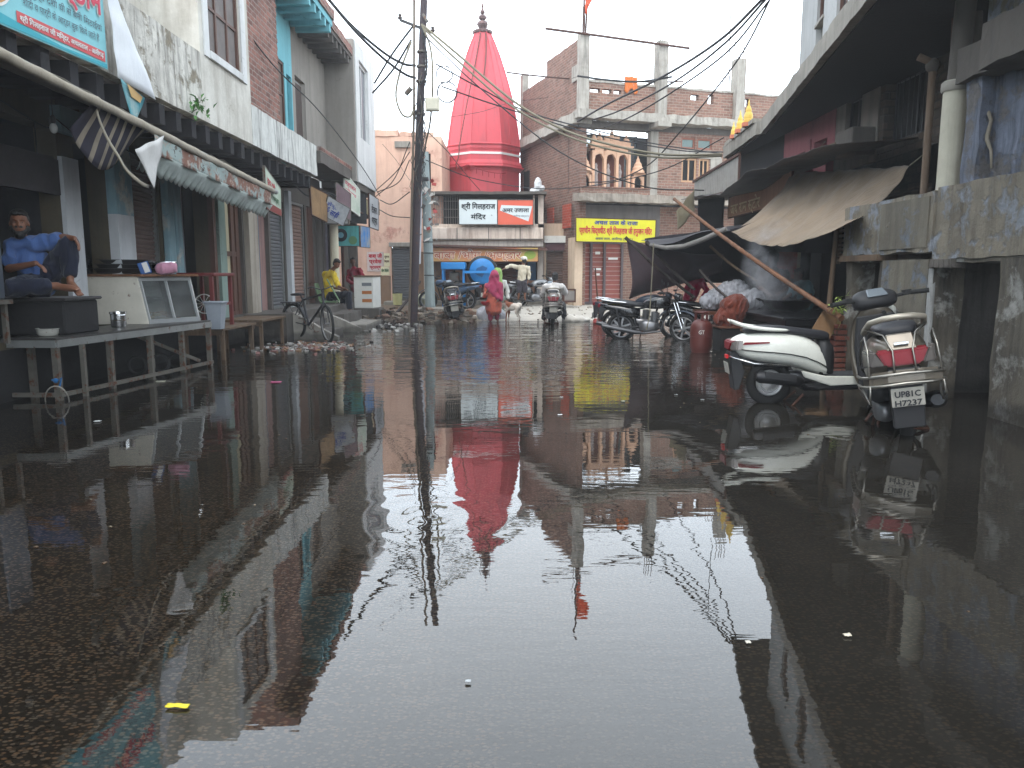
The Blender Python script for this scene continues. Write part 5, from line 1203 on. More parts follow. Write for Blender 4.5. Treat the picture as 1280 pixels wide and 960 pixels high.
# exposed brick foot of the corner pillar
m = MB(); r_ = random.Random(3)
for k in range(9):
    for j in range(2):
        m.obox((4.93+r_.uniform(-.02,.02), 11.5+.12*j+r_.uniform(-.02,.02), .04+k*.082), (.2,.11,.07), Matrix.Rotation(r_.uniform(-.12,.12),3,'Z'))
m.build('brick_foot', brick('brick_wet', rgb(140,72,56), rgb(104,56,46), rgb(90,70,60)), nb, bevel=.008)
m = MB(); fbox(m, PR, 3, 9.6, -.9, -.62, 1.746, 3.75); fbox(m, PR, 9.3, 9.62, -.95, -.45, 1.746, 3.75); m.build('upper_wall', M_bl, nb, rough=.03)
m = MB(); fbox(m, PR, 8.9, 9.7, -1.0, -.35, 3.752, 4.15); fbox(m, PR, 3, 8.898, -1.0, -.15, 3.72, 4.2); m.build('upper_slab', M_concd, nb, rough=.025)
m = MB(); fbox(m, PR, 3, 9.6, -1.0, -.62, 4.201, 8); m.build('top_wall', M_nb, nb)
m = MB(); m.tube([(5.57,9.32,3.62),(5.55,9.38,3.45),(5.555,9.25,3.25),(5.55,9.3,3.05),(5.555,9.2,2.9),(5.55,9.16,2.7)], [.012,.03,.02,.028,.018,.012], 7); m.build('cream_cable', plaster('cream_cable', rgb(150,140,124), amt=.6), nb, smooth=True)  # thin wavy tube for a cream cable on the wall
# pipes
o = thing('drain_pipe', 'thick cream drain pipe with a collar beside the lilac-blue wall', 'pipe', (5.5, 9.95, 2.4))
m = MB(); m.tube([(5.5,9.95,2.0),(5.5,9.95,3.85)], .135, 18); m.build('lower_pipe', plaster('pipe_cream', rgb(190,184,166), stain=rgb(90,70,54), amt=.4, streak=.4), o, smooth='auto')
m = MB(); m.lathe([(.15,0),(.165,.02),(.165,.1),(.15,.12)], 18, (5.5,9.95,3.72), caps=False); m.build('collar', M_conc, o, smooth='auto')
m = MB(); m.tube([(5.52,9.95,3.85),(5.56,9.95,5.2)], .12, 16); m.build('upper_pipe', M_concd, o, smooth='auto')
o = thing('rusty_pipe', 'thin rusty drain pipe with an elbow left of the cream pipe', 'pipe', (5.75, 11.0, 2.4))
m = MB(); m.tube([(5.75,11.0,2.0),(5.75,11.0,4.2),(5.7,11.0,4.35),(5.55,11.02,4.42)], .05, 12); m.build('pipe', plaster('pipe_rusty', rgb(120,102,86), stain=rgb(60,44,36), amt=.6, streak=.6), o, smooth='auto')
m = MB(); m.ell((5.74,11.0,4.3), (.09,.09,.1)); m.build('elbow', M_concd, o, smooth=True)
for i, (x, y) in enumerate(((5.95, 10.35), (5.8, 10.6))):
    m = MB(); m.tube([(x,y,1.8),(x+.03,y,3.3),(x,y+.05,5)], .06-.02*i, 10); plaint('service_pipe', m, [M_concd, M_rust][i], ['dark sooty pipe just behind the cream drain pipe', 'narrow rust-stained pipe between the cream and the rusty pipes'][i], 'pipe', smooth='auto')
# ------------------------------------------------------------------ right row house with the long slab
PM = FR((6.6, 0, 0), (0, 1, 0), (-1, 0, 0))
rh = thing('long_slab_house', 'dark two-storey row house under a long projecting concrete slab on the right', 'house', (7, 16, 0))
M_bd = brick('brick_dark', rgb(92,80,68), rgb(64,56,50), rgb(70,64,58), bw=.24, bh=.13, msize=.02, amt=.6, bump=1)
m = MB(); wallh(m, PM, 9.6, 14.35, 1.7, 4.85, -.3, 0, [(12.6, 14.15, 3.75, 4.85)]); m.build('brick_wall', M_bd, rh)
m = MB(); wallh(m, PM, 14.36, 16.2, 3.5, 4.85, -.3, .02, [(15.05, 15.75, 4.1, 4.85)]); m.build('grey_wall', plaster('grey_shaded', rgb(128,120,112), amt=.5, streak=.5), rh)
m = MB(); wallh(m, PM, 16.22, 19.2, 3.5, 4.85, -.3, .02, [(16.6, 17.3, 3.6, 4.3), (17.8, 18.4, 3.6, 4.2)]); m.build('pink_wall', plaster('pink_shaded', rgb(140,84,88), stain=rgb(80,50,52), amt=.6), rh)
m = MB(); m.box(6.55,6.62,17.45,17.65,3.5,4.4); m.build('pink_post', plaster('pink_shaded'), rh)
m = MB(); wallh(m, PM, 19.22, 23.3, 3.5, 4.85, -.3, .02); m.build('far_wall', M_soot_shade, rh)
m = MB(); wallh(m, PM, 11.7, 23.3, -.1, 3.49, -.3, 0, [(12.4, 16.6, -.1, 2.9), (17.2, 22.6, -.1, 2.9)]); m.build('ground_wall', M_soot_shade, rh)
m = MB(); fbox(m, PM, 11.7, 23.3, -3.1, -3, -.1, 3.3); fbox(m, PM, 11.7, 23.3, -3, -.3, 3.2, 3.3); fbox(m, PM, 23.2, 23.3, -3, -.3, 0, 3.2); fbox(m, PM, 16.7, 16.8, -3, -.3, 0, 3.2); fbox(m, PM, 12.0, 14.3, -2, -.9, 3.7, 4.9); fbox(m, PM, 11.6, 11.68, -3, -.3, 0, 3.2); m.build('interior_wall', M_soot_shade, rh)
window(rh, PM, 12.62, 14.13, 3.77, 4.83, -.2, M_black, M_soot_shade, 2, 1, .05, bars=9, bm=M_black, name='barred_window')
window(rh, PM, 15.07, 15.73, 4.12, 4.83, -.1, M_black, M_soot_shade, 2, 1, .04, name='small_window')
# slab edge line
def SE(y, off=0): # x of the slab edge at y
    return lerp(4.48, 5.83, (y-10.6)/7.6) + off
m = MB(); 
ys = [4, 8, 10.6, 14, 18.2, 19.3]
poly = [V((SE(y), y, 4.83)) for y in ys] + [V((5.95,19.4,4.83)), V((6.2,23.3,4.83)), V((9.5,23.3,4.83)), V((9.5,4,4.83))]
m.prism(poly, (0,0,.32)); m.build('long_slab', plaster('slab_grey', rgb(150,144,134), stain=rgb(70,66,62), amt=.5, streak=.5), rh, rough=.02)
m = MB(); m.prism([V((p_.x+.12, p_.y, 4.80)) for p_ in poly], (0,0,.028)); m.build('soffit', M_soot_shade, rh)  # added sheet: soot plus underside shade put into one near-black colour
m = MB(); m.prism([V((5.9,19.6,5.151)), V((6.2,23.2,5.151)), V((9,23.2,5.151)), V((9,19.6,5.151))], (0,0,.1)); m.build('cement_topping', M_conc, rh)
# upper storey on the slab
o0 = V((SE(15.9,.32), 15.9, 5.15)); o1 = V((SE(4,.32), 4, 5.15)); uu = (o1-o0).normalized(); nn = V((-uu.y*-1, 0, 0)); nn = V((uu.y, -uu.x, 0)); nn = nn if nn.x < 0 else -nn
PU = FR((o0.x, o0.y, 0), uu, nn); L_ = (o1-o0).length
m = MB(); wallh(m, PU, 0, L_, 5.152, 7.95, -.2, 0, [(1.15, 1.75, 5.45, 7.0), (2.75, 3.5, 5.6, 7.2), (5.2, 6.2, 5.6, 7.2)]); m.build('upper_wall', plaster('upper_greywhite', rgb(176,176,174), stain=rgb(120,118,116), amt=.4, streak=.3), rh)
m = MB(); m.prism([V((o0.x,o0.y,5.152)), V((o0.x+3,o0.y+.5,5.152)), V((o0.x+3,o0.y+.7,5.152)), V((o0.x,o0.y+.2,5.152))], (0,0,2.79)); m.build('end_wall', plaster('upper_greywhite'), rh)
for a0,a1,z0,z1 in ((1.15,1.75,5.95,7.0),(2.75,3.5,5.6,7.2),(5.2,6.2,5.6,7.2)): window(rh, PU, a0, a1, z0, z1, -.08, M_wbr, M_dglass, 2, 1, .05)
m = MB(); fbox(m, PU, 1.15, 1.75, -.15, -.1, 5.45, 5.9); fbox(m, PU, 1.1, 1.8, -.1, .03, 5.9, 5.95); m.build('window_shelf', M_conc, rh)
m = MB(); fbox(m, PU, -3.2, L_, -2.5, .55, 7.951, 8.12); m.build('roof_slab', M_concd, rh)
m = MB(); fbox(m, PU, .3, L_, -.25, -.2, 5.2, 7.9); m.build('inner_blind', M_soot_shade, rh)
# little yellow domes on the slab corner
for i, (px_, py_, sc_) in enumerate(((917,163,.45), (925,160,.62), (935,158,.72))):
    c = atX(px_, py_, 6.1 - i*.06); c.z = 5.26
    o = thing('gold_dome', ['smallest yellow dome, leftmost of three on the slab corner', 'middle yellow dome on a white drum on the slab corner', 'tallest yellow dome, rightmost of three on the slab corner'][i], 'ornament', c, group='yellow temple domes on the slab corner')
    m = MB(); m.lathe([(.17*sc_,0),(.17*sc_,.1*sc_),(.15*sc_,.12*sc_),(.16*sc_,.2*sc_),(.13*sc_,.32*sc_),(.1*sc_,.36*sc_),(.11*sc_,.42*sc_),(.06*sc_,.55*sc_),(.03*sc_,.6*sc_),(.035*sc_,.65*sc_),(0,.82*sc_)], 14, c, caps=False); m.build('dome', paint('dome_gold', rgb(226,190,90), .5, var=.3), o, smooth='auto')
    m = MB(); m.lathe([(.22*sc_,-.1),(.22*sc_,0),(.0,.0)], 14, c, caps=False); m.build('base', paint('dome_base', rgb(206,120,90), .6), o)
# brown sign
P4 = [atX(911,272,6.2), atX(968,256,6.2), atX(989,213,6.2), atX(911,248,6.2)]
P4 = [V((6.2,22.5,3.05)), V((6.2,17.5,3.05)), V((6.2,17.5,3.75)), V((6.2,22.5,3.62))]
o,u,n = signboard('brown_shop_sign', 'long faded brown signboard with worn pale Hindi letters under the slab', P4, plaster('sign_brown', rgb(190,146,118), stain=rgb(120,92,78), amt=.5, streak=.3, sc_=.8), .03, M_rust)
text('जय राम स्टोर', V((6.2,22.2,3.13)), u, (0,0,1), .38, flat('ink_pale', rgb(226,204,160)), o, 'lettering', bold=.02, width=2.6, depth=.02)
# grey tin fascia
o = thing('tin_fascia', 'grey corrugated tin balcony fascia at the far end of the right row', 'balcony front', (5.6, 21.8, 3.55))
m = MB()
def tf(u, v): y = lerp(24.2, 19.45, u); return V((5.6 + .025*math.sin(u*pi*2*26), y, lerp(lerp(3.76,3.56,u), lerp(4.25,4.36,u), v)))
m.grid(tf, 156, 1); m.build('sheet', paint('tin_grey', rgb(150,146,140), .6, metal=.2, var=.5, rust=.1), o, solid=.006, clean=False)
m = MB(); m.bar((5.57,24.25,4.27),(5.57,19.4,4.38),.06,.06); m.bar((5.58,24.25,3.74),(5.58,19.4,3.54),.04,.04); m.bar((5.58,19.43,3.52),(5.58,19.43,4.36),.05,.05); m.build('rail', M_rust, o)
m = MB(); m.prism([(5.62,19.45,3.52),(5.62,24.2,3.7),(6.6,24.2,3.7),(6.6,19.45,3.52)], (0,0,.05)); m.build('floor_board', M_concd, o)
# wavy canopy sheet edge
def wt(u, v):
    y = lerp(24.0, 12.9, u); z = [3.72, 3.62, 3.42, 3.66, 3.62, 3.55]; i = min(int(u*5), 4); zz = lerp(z[i], z[i+1], u*5-i)
    return V((lerp(5.15, 6.58, v)+.04*noise.noise(V((u*14,v,3))), y, zz + .12*v + .07*noise.noise(V((u*9,v*2,1))) + .02*noise.noise(V((u*40,v*2,7)))))
m = MB(); m.grid(wt, 120, 4); o = plaint('tin_canopy', m, paint('tin_dark', rgb(64,60,58), .6, metal=.3, var=.5, rust=.3), 'sagging dark tin canopy sheet above the brown sign', 'canopy', solid=.01, clean=False, smooth=True)
o.location = o.location
# window AC like ledge with slats
o = thing('slatted_ledge', 'dark sheet-covered window ledge with broken slats above the beige tarpaulin', 'ledge', (6.2, 15.2, 3.5))
m = MB(); m.box(6.15, 6.58, 14.4, 15.1, 3.62, 4.12); m.build('box', M_concd, o, bevel=.02)
for k in range(3):
    m = MB(); m.bar((6.35,15.15+.06*k,3.82+.1*k),(6.15,16.4,3.78+.08*k),.05,.03); m.build('slat', M_wood, o)
# beige tarp
tp0, tp1, tp2, tp3 = atX(992,216,6.3), atX(1137,207,6.3), atX(1062,278,4.6), atX(914,290,4.6)
tp1.x = 6.3
def tarp(u, v):
    top = tp0.lerp(tp1, u); bot = tp3.lerp(tp2, u)
    p = top.lerp(bot, v); p.z -= .22*math.sin(pi*v)*.6 + .30*math.sin(pi*u)*(v**1.5)
    p.z += (.05*(1-2*abs(math.sin(u*13 + v*3.5 + .6*math.sin(v*5)))**.7) + .025*(1-2*abs(math.sin(u*29+2-v*4))))*(1-.8*v)*min(1, .3+v*4)
    return p
o = tag(cloth('beige_tarpaulin', tarp, 90, 26, fabric('tarp_beige', rgb(136,118,98), rgb(80,68,56), sc_=1.6, fold=(1.5,9,2), bump=.9), wob=.03, fs=2), 'large beige tarpaulin slung out from the right wall over the cooking stall', 'tarpaulin')
m = MB(); m.tube(sag(tp0+V((.1,.3,.05)), V((6.55,19,3.9)), .05), .008, 5); m.tube(sag(tp0, V((6.5,16.5,4.2)), .05), .008, 5); m.tube([tp1, tp1+V((.3,.0,.25))], .01, 5); m.build('rope', M_wireb, o)
# dark tarps
def dt(u, v):
    tl, tr, br, bl = atY(781,297,18.6), atY(905,318,18.9), atY(905,340,18.9), atY(785,374,18.4)
    p = tl.lerp(tr, u).lerp(bl.lerp(br, u), v); p.y += .15*math.sin(u*9)+.1*math.sin(v*6+u*4); p.z += -.12*math.sin(pi*u)*(1-v); p.x += .12*math.sin(pi*v)*(1-u)
    return p
M_dt = fabric('tarp_dark', rgb(66,52,56), rgb(34,32,38), sc_=1.5, fold=(3,3,1), bump=.4)
tag(cloth('dark_tarpaulin', dt, 30, 16, M_dt, wob=.04, fs=2), 'dark brown tarpaulin hanging like a curtain behind the parked motorcycles', 'tarpaulin')
def dc(u, v):
    a, b = atY(815,306,17.2), atY(912,287,16.4); c, d = V((6.5,19.5,2.75)), V((3.4,20.5,2.35))
    p = a.lerp(b, u).lerp(d.lerp(c, u), v); p.z -= .2*math.sin(pi*u)*math.sin(pi*v)*.6 + .05*math.sin(u*7); return p
tag(cloth('black_canopy', dc, 24, 14, fabric('tarp_black', rgb(44,42,48), rgb(24,24,28)), wob=.04, fs=2), 'low black canopy sheet stretched above the stall at right', 'canopy')
def dd_(u, v):
    a, b = atY(912,287,16.4), V((6.55,16.0,3.0)); c, d = V((6.55,16.0,1.9)), V((4.95,16.6,1.95))
    return a.lerp(b, u).lerp(d.lerp(c, u), v)
tag(cloth('black_drape', dd_, 16, 8, fabric('tarp_black', rgb(44,42,48)), wob=.04, fs=2), 'black drape hanging from the canopy edge under the beige tarpaulin', 'drape')
def bk_(u, v): return V((3.5,20.6,2.4)).lerp(V((6.5,19.6,2.75)), u).lerp(V((3.7,20.7,1.35)).lerp(V((6.5,19.7,1.2)), u), v)
tag(cloth('added_back_drape', bk_, 16, 8, fabric('tarp_black', rgb(44,42,48)), wob=.06, fs=2), 'added black drape darkening the back of the stall behind the motorcycles', 'drape')  # dark sheet added so the depth under the canopy reads black
def fd_(u, v): return atY(872,250,22.9).lerp(atY(906,244,22.8), u).lerp(atY(876,300,22.9).lerp(atY(906,300,22.8), u), v)
tag(cloth('added_fascia_drape', fd_, 14, 8, fabric('tarp_charcoal', rgb(52,48,48), rgb(30,28,30)), wob=.08, fs=2), 'added dark drape covering the brick below the grey tin balcony front', 'drape')  # dark cloth added where the gap under the fascia should read dark
m = MB(); pts = [atY(812,306,17.1), atY(832,310,17), atY(855,308,16.9), atY(880,299,16.6), atY(908,286,16.3)]
m.tube(pts, [.03,.05,.055,.055,.05], 12); plaint('rolled_tarpaulin', m, fabric('tarp_grey', rgb(130,126,122), rgb(84,80,78)), 'sagging grey roll of tarpaulin along the front edge of the black canopy', 'tarpaulin', smooth='auto')
def bc(u, v):
    a, b, c, d = atY(845,264,20), atY(868,236,20), atY(868,264,20), atY(848,288,20)
    return a.lerp(b, u).lerp(d.lerp(c, u), v)
tag(cloth('cream_cloth', bc, 10, 10, fabric('cloth_cream', rgb(120,112,92), rgb(76,70,60)), wob=.06, fs=3), 'dirty cream cloth hanging behind the top of the long bamboo pole', 'cloth')
# bamboo pole
def bamboo(p0, p1, r, lab, mat, knots=True, name='bamboo_pole', group=None):
    p0, p1 = V(p0), V(p1); L = (p1-p0).length; n = int(L/.32); pts = []; rs = []
    for i in range(n+1):
        t_ = i/n
        for dt_, k in ((-.004, 1), (0, 1.18), (.004, 1)):
            if 0 <= t_+dt_ <= 1: pts.append(p0.lerp(p1, t_+dt_) + V((0,0,-.06*math.sin(pi*t_)))); rs.append(r*(k if knots else 1)*(1-.2*t_))
    m = MB(); m.tube(pts, rs, 10); return plaint(name, m, mat, lab, 'pole', group=group, smooth='auto')
M_bam = wood('bamboo_tan', rgb(128,88,62), rgb(80,52,38))
bamboo(atY(1052,398,11.1), atY(843,249,17), .042, 'long bamboo pole slanting across the stall and propping up the tarpaulins', M_bam)
M_bamd = wood('bamboo_dark', rgb(70,60,56), rgb(34,30,30))
bamboo(atY(782,297,18.3), atY(868,372,17.6), .04, 'dark pole slanting down from the left tip of the dark tarpaulin', M_bamd, group='dark slanting poles behind the motorcycles')
bamboo(atY(808,302,18), atY(868,362,17.3), .04, 'dark pole slanting from the grey roll towards the white sacks', M_bamd, group='dark slanting poles behind the motorcycles')
bamboo(atY(875,338,16.8), atY(918,378,15.6), .03, 'short dark stick slanting above the orange sack', M_bamd)
bamboo(atY(888,308,17.5), atY(948,352,16.2), .03, 'thin pale stick slanting under the black canopy', M_wood)
bamboo(atX(1032,395,5.0)+V((0,0,-.9)), atX(1046,285,5.0), .045, 'weathered upright post beside the slatted panel', M_wood, False, 'wooden_post')
# rope hanging in front of the motorcycles
m = MB(); m.tube([atY(817,304,16.9), atY(815,345,16.9), atY(812,395,16.9), atY(808,412,16.9)], .012, 6); plaint('hanging_rope', m, M_wireb, 'pale rope hanging from the grey roll in front of the motorcycles', 'rope')
# slatted panel
o = thing('slatted_screen', 'grey wooden slatted panel beside the peeling parapet', 'panel', (5.6, 12.7, 1.7))
m = MB()
for k in range(8): m.bar((5.5,12.1,1.72+k*.08),(5.6,13.4,1.72+k*.08),.03,.045)
m.build('slats', M_wood, o)
m = MB(); m.box(5.5,5.56,12.05,12.1,1.65,2.36); m.build('upright', M_wood, o)
m = MB(); m.box(5.6,5.66,13.4,13.45,1.65,2.36); m.build('upright', M_wood, o)
# red brick opening
o = thing('brick_opening', 'bright red brick patch with a cream frame seen behind the cook', 'wall patch', (7.05, 19.9, 1.3))
m = MB(); m.prism([(6.75,19.9,1.35),(7.3,19.9,1.35),(7.3,19.9,2.35),(6.95,19.9,2.35),(6.75,19.9,2.15)], (0,.2,0)); m.build('bricks', brick('brick_red'), o)
m = MB(); m.bar((6.72,19.88,1.3),(6.72,19.88,2.15),.06,.06); m.bar((6.72,19.88,2.15),(6.95,19.88,2.4),.06,.06); m.bar((6.95,19.88,2.4),(7.33,19.88,2.4),.06,.06); m.bar((7.33,19.88,1.3),(7.33,19.88,2.4),.07,.06); m.build('frame', M_cream, o)
# ------------------------------------------------------------------ cooking stall
st = thing('cooking_counter', 'low black cooking counter of the stall under the beige tarpaulin', 'counter', (5.4, 13.8, 0))
m = MB(); m.box(4.55, 6.3, 12.8, 15.6, .62, .72); m.box(4.5, 6.35, 12.75, 15.65, .722, .76); m.build('top', paint('counter_black', rgb(40,40,42), .35, metal=.4, var=.5), st, bevel=.01)
m = MB(); m.box(4.6, 6.2, 12.9, 15.5, -.1, .62); m.build('base', M_soot_shade, st, bevel=.01)
m = MB(); m.bar((4.4,12.6,.42),(4.4,15.7,.42),.07,.04); m.bar((4.5,12.6,.3),(4.45,15.7,.32),.06,.05); m.build('front_plank', M_wood, st)
o = thing('cauldron', 'wide dark cauldron steaming on the cooking counter', 'cauldron', (5.2, 14.6, .765))
m = MB(); m.lathe([(0,0),(.2,.01),(.38,.08),(.46,.2),(.49,.22),(.47,.23),(.36,.11),(0,.05)], 32, (5.2,14.6,.765), caps=False); m.build('bowl', M_pan, o, smooth='auto')
for s_ in (-1, 1):
    m = MB(); m.tube([(5.2+s_*.47,14.5,.97),(5.2+s_*.56,14.52,1.02),(5.2+s_*.56,14.68,1.02),(5.2+s_*.47,14.7,.97)], .012, 6); m.build('handle', M_pan, o)
m = MB(); m.lathe([(0,.1),(.34,.12),(.0,.13)], 24, (5.2,14.6,.765), caps=False); m.build('milk', paint('milk_dark', rgb(150,140,120), .2), o)
o = thing('steel_tray', 'round steel tray with pans on the right of the cooking counter', 'tray', (5.9, 13.4, .765))
m = MB(); m.lathe([(0,0),(.28,.0),(.31,.04),(.32,.04),(.29,.0)], 26, (5.9,13.4,.765), caps=False); m.build('tray', M_steel, o, smooth='auto', solid=.003)
# steam
s = NT('steam'); s.t.nodes.remove(s.b); pv = s.n('ShaderNodeVolumePrincipled'); pv.inputs['Color'].default_value = (.95,.95,1,1)
s._c = None; tc_ = s.n('ShaderNodeTexCoord'); gr = s.n('ShaderNodeVectorMath', operation='LENGTH')
mp = s.n('ShaderNodeMapping'); mp.inputs['Scale'].default_value = (1.2,1.2,.75); s.l(tc_.outputs['Object'], mp.inputs[0]); s.l(mp.outputs[0], gr.inputs[0])
fall = s.n('ShaderNodeMapRange'); fall.inputs[1].default_value = .15; fall.inputs[2].default_value = .78; fall.inputs[3].default_value = 1; fall.inputs[4].default_value = 0; s.l(gr.outputs['Value'], fall.inputs[0])
nz_ = s.ramp(s.noise(3.2, 4, .6, dist=.6), .42, .7)
s.l(s.math('MULTIPLY', s.math('MULTIPLY', fall.outputs[0], nz_), 4.5), pv.inputs['Density']); s.l(pv.outputs[0], s.out.inputs['Volume'])
m = MB(); m.ell((0,0,0), (.72,.6,1.0), 20, 14, Matrix.Rotation(-.15,3,'Y')); o = m.build('steam', s.m, base=(0,0,0)); o.location = (4.95,14.6,1.55); o['kind'] = 'stuff'; o['label'] = 'white steam rising from the cauldron of the stall'; o['category'] = 'steam'
# white sacks, orange sack, gas cylinder
o = thing('polythene_sack', 'large shiny white plastic sack heaped behind the orange sack', 'sack', (4.6, 17, .5))
M_poly = fabric('poly_sack', rgb(176,176,182), rgb(104,106,114), rough=.3, sc_=12, bump=1.0)
organic('sack', [((4.45,16.9,.92),(4.95,17,1.1),.19,.22)], [((4.35,16.8,.88),(.22,.2,.16)), ((4.8,17,1.08),(.26,.22,.2))], M_poly, o, .022, 0, .06, 13)
o = thing('polythene_sack', 'smaller white plastic sack low beside the parked handcart', 'sack', (5.0, 16.4, .5))
organic('sack', [((4.85,16.3,.85),(5.1,16.3,.95),.2,.2)], [], M_poly, o, .022, 0, .05, 13)
o = thing('hand_cart', 'dark wooden handcart carrying white plastic sacks', 'handcart', (4.6, 16.8, 0))
m = MB(); m.box(4.1,5.35,16.2,17.5,.62,.68); m.build('deck', M_woodb, o)
for y in (16.15, 17.55):
    m = MB(); m.tube([(4.5+.3*math.cos(a),y,.28+.3*math.sin(a)) for a in [i*2*pi/24 for i in range(24)]], .022, 8, closed=True)
    for k in range(8): m.tube([(4.5,y,.28),(4.5+.3*math.cos(k*pi/4),y,.28+.3*math.sin(k*pi/4))], .008, 4)
    m.build('wheel', M_rubber, o)
m = MB(); m.tube([(4.5,16.1,.28),(4.5,17.6,.28)], .02, 8); m.bar((4.2,16.3,.6),(4.5,16.3,.3),.04,.04); m.bar((4.2,17.4,.6),(4.5,17.4,.3),.04,.04); m.build('axle', M_rust, o)
o = thing('orange_sack', 'bulging orange-red cloth sack set on a dark box at the stall corner', 'sack', (4.3, 15, .5))
organic('sack', [((4.24,15,.64),(4.36,15,.86),.23,.2)], [((4.3,15,.88),(.22,.2,.12)), ((4.15,15,.6),(.2,.2,.12))], fabric('sack_orange', rgb(112,54,40), rgb(66,32,26), sc_=7, bump=1.0), o, .02, 1, .055, 10)
o = thing('dark_crate', 'black crate standing in the water under the orange sack', 'crate', (4.3, 15, 0))
m = MB(); m.box(4.0,4.62,14.7,15.3,-.1,.44); m.build('body', M_soot_shade, o, bevel=.02)
m = MB(); m.box(3.97,4.65,14.67,15.33,.441,.48); m.build('lid', M_woodb, o, bevel=.01)
gc = thing('gas_cylinder', 'worn dark-red gas cylinder standing in the water by the stall', 'gas cylinder', (3.6, 14.6, -.05))
M_gas = paint('gas_red', rgb(88,42,37), .45, var=.5, rust=.15)
m = MB(); m.lathe([(0,-.05),(.17,-.05),(.175,.02),(.2,.08),(.205,.15),(.205,.3),(.21,.305),(.205,.31),(.205,.48),(.17,.57),(.1,.62),(.04,.63)], 26, (3.6,14.6,0), caps=False); m.build('body', M_gas, gc, smooth='auto')
m = MB()
for k in range(3):
    a = k*2*pi/3+.4; m.bar((3.6+.12*math.cos(a),14.6+.12*math.sin(a),.56),(3.6+.12*math.cos(a),14.6+.12*math.sin(a),.76),.05,.012)
m.tube([(3.6+.125*math.cos(a),14.6+.125*math.sin(a),.76) for a in [i*2*pi/20 for i in range(20)]], .014, 8, closed=True); m.build('collar', M_gas, gc)
m = MB(); m.lathe([(.025,.6),(.025,.7),(.035,.71),(.0,.72)], 12, (3.6,14.6,0), caps=False); m.build('valve', M_steel, gc)
text('GT', V((3.5,14.39,.36)), (1,0,0), (0,0,1), .1, M_inkw, gc, 'lettering', width=.11, depth=.004)
# cardboard, leaves
o = thing('cardboard_sheet', 'brown cardboard sheets leaning beside the foot of the bamboo pole', 'cardboard', (4.7, 11.3, .35))
for i, (dx, dy, c) in enumerate(((0,0,rgb(116,88,60)), (.22,.12,rgb(140,128,84)))):
    m = MB(); m.prism([atY(1010+i*22,420,11.4+dy), atY(1038+i*12,422-i*6,11.4+dy), atY(1052,388+i*6,11.7+dy), atY(1034+i*4,380+i*5,11.7+dy)], (0,.02,0)); m.build('sheet', plaster('cardboard%d'%i, c, stain=rgb(60,44,30), amt=.5), o)
o = thing('wilting_leaves', 'bunch of pale green wilting leaves on the cardboard by the broken pillar', 'leaves', (4.85, 11.2, .9))
m = MB(); r_ = random.Random(5)
for k in range(46):
    c = atY(1048,384,11.2) + V((r_.gauss(0,.05), r_.gauss(0,.05), r_.gauss(0,.07))); R = Matrix.Rotation(r_.uniform(0,6.28),3,'Z') @ Matrix.Rotation(r_.uniform(-1.2,1.2),3,'X')
    m.add([c + R @ V(q) for q in ((0,0,0),(.018,.04,.004),(0,.11,-.01),(-.018,.04,.004))], [(0,1,2,3)])
m.build('foliage', flat('leaf_pale', rgb(140,156,84)), o, clean=False)
# right of the frame: loose things
for i, (x, y, lab) in enumerate(((3.9, 8.9, ''),)): pass
# ================================================================== VEHICLES
def sec(x, hw, z0, z1, n=16, pw=.7, cy_=0):
    out = []
    for k in range(n):
        a = 2*pi*k/n; c, s_ = math.cos(a), math.sin(a)
        out.append(V((x, cy_ + hw*math.copysign(abs(c)**pw, c), (z0+z1)/2 + (z1-z0)/2*math.copysign(abs(s_)**pw, s_))))
    return out
def torus(mb, c, R, r, nv=36, ns=10, ax='Y', mi=0, flatk=1.0):
    c = V(c); vs = []
    for i in range(nv):
        a = 2*pi*i/nv
        for j in range(ns):
            b = 2*pi*j/ns; rr = R + r*math.cos(b); off = r*flatk*math.sin(b)
            vs.append(c + (V((rr*math.cos(a), off, rr*math.sin(a))) if ax == 'Y' else V((off, rr*math.cos(a), rr*math.sin(a)))))
    fs = [(i*ns+j, i*ns+(j+1)%ns, ((i+1)%nv)*ns+(j+1)%ns, ((i+1)%nv)*ns+j) for i in range(nv) for j in range(ns)]
    mb.add(vs, fs, mi)
RY = Matrix.Rotation(pi/2, 3, 'X')
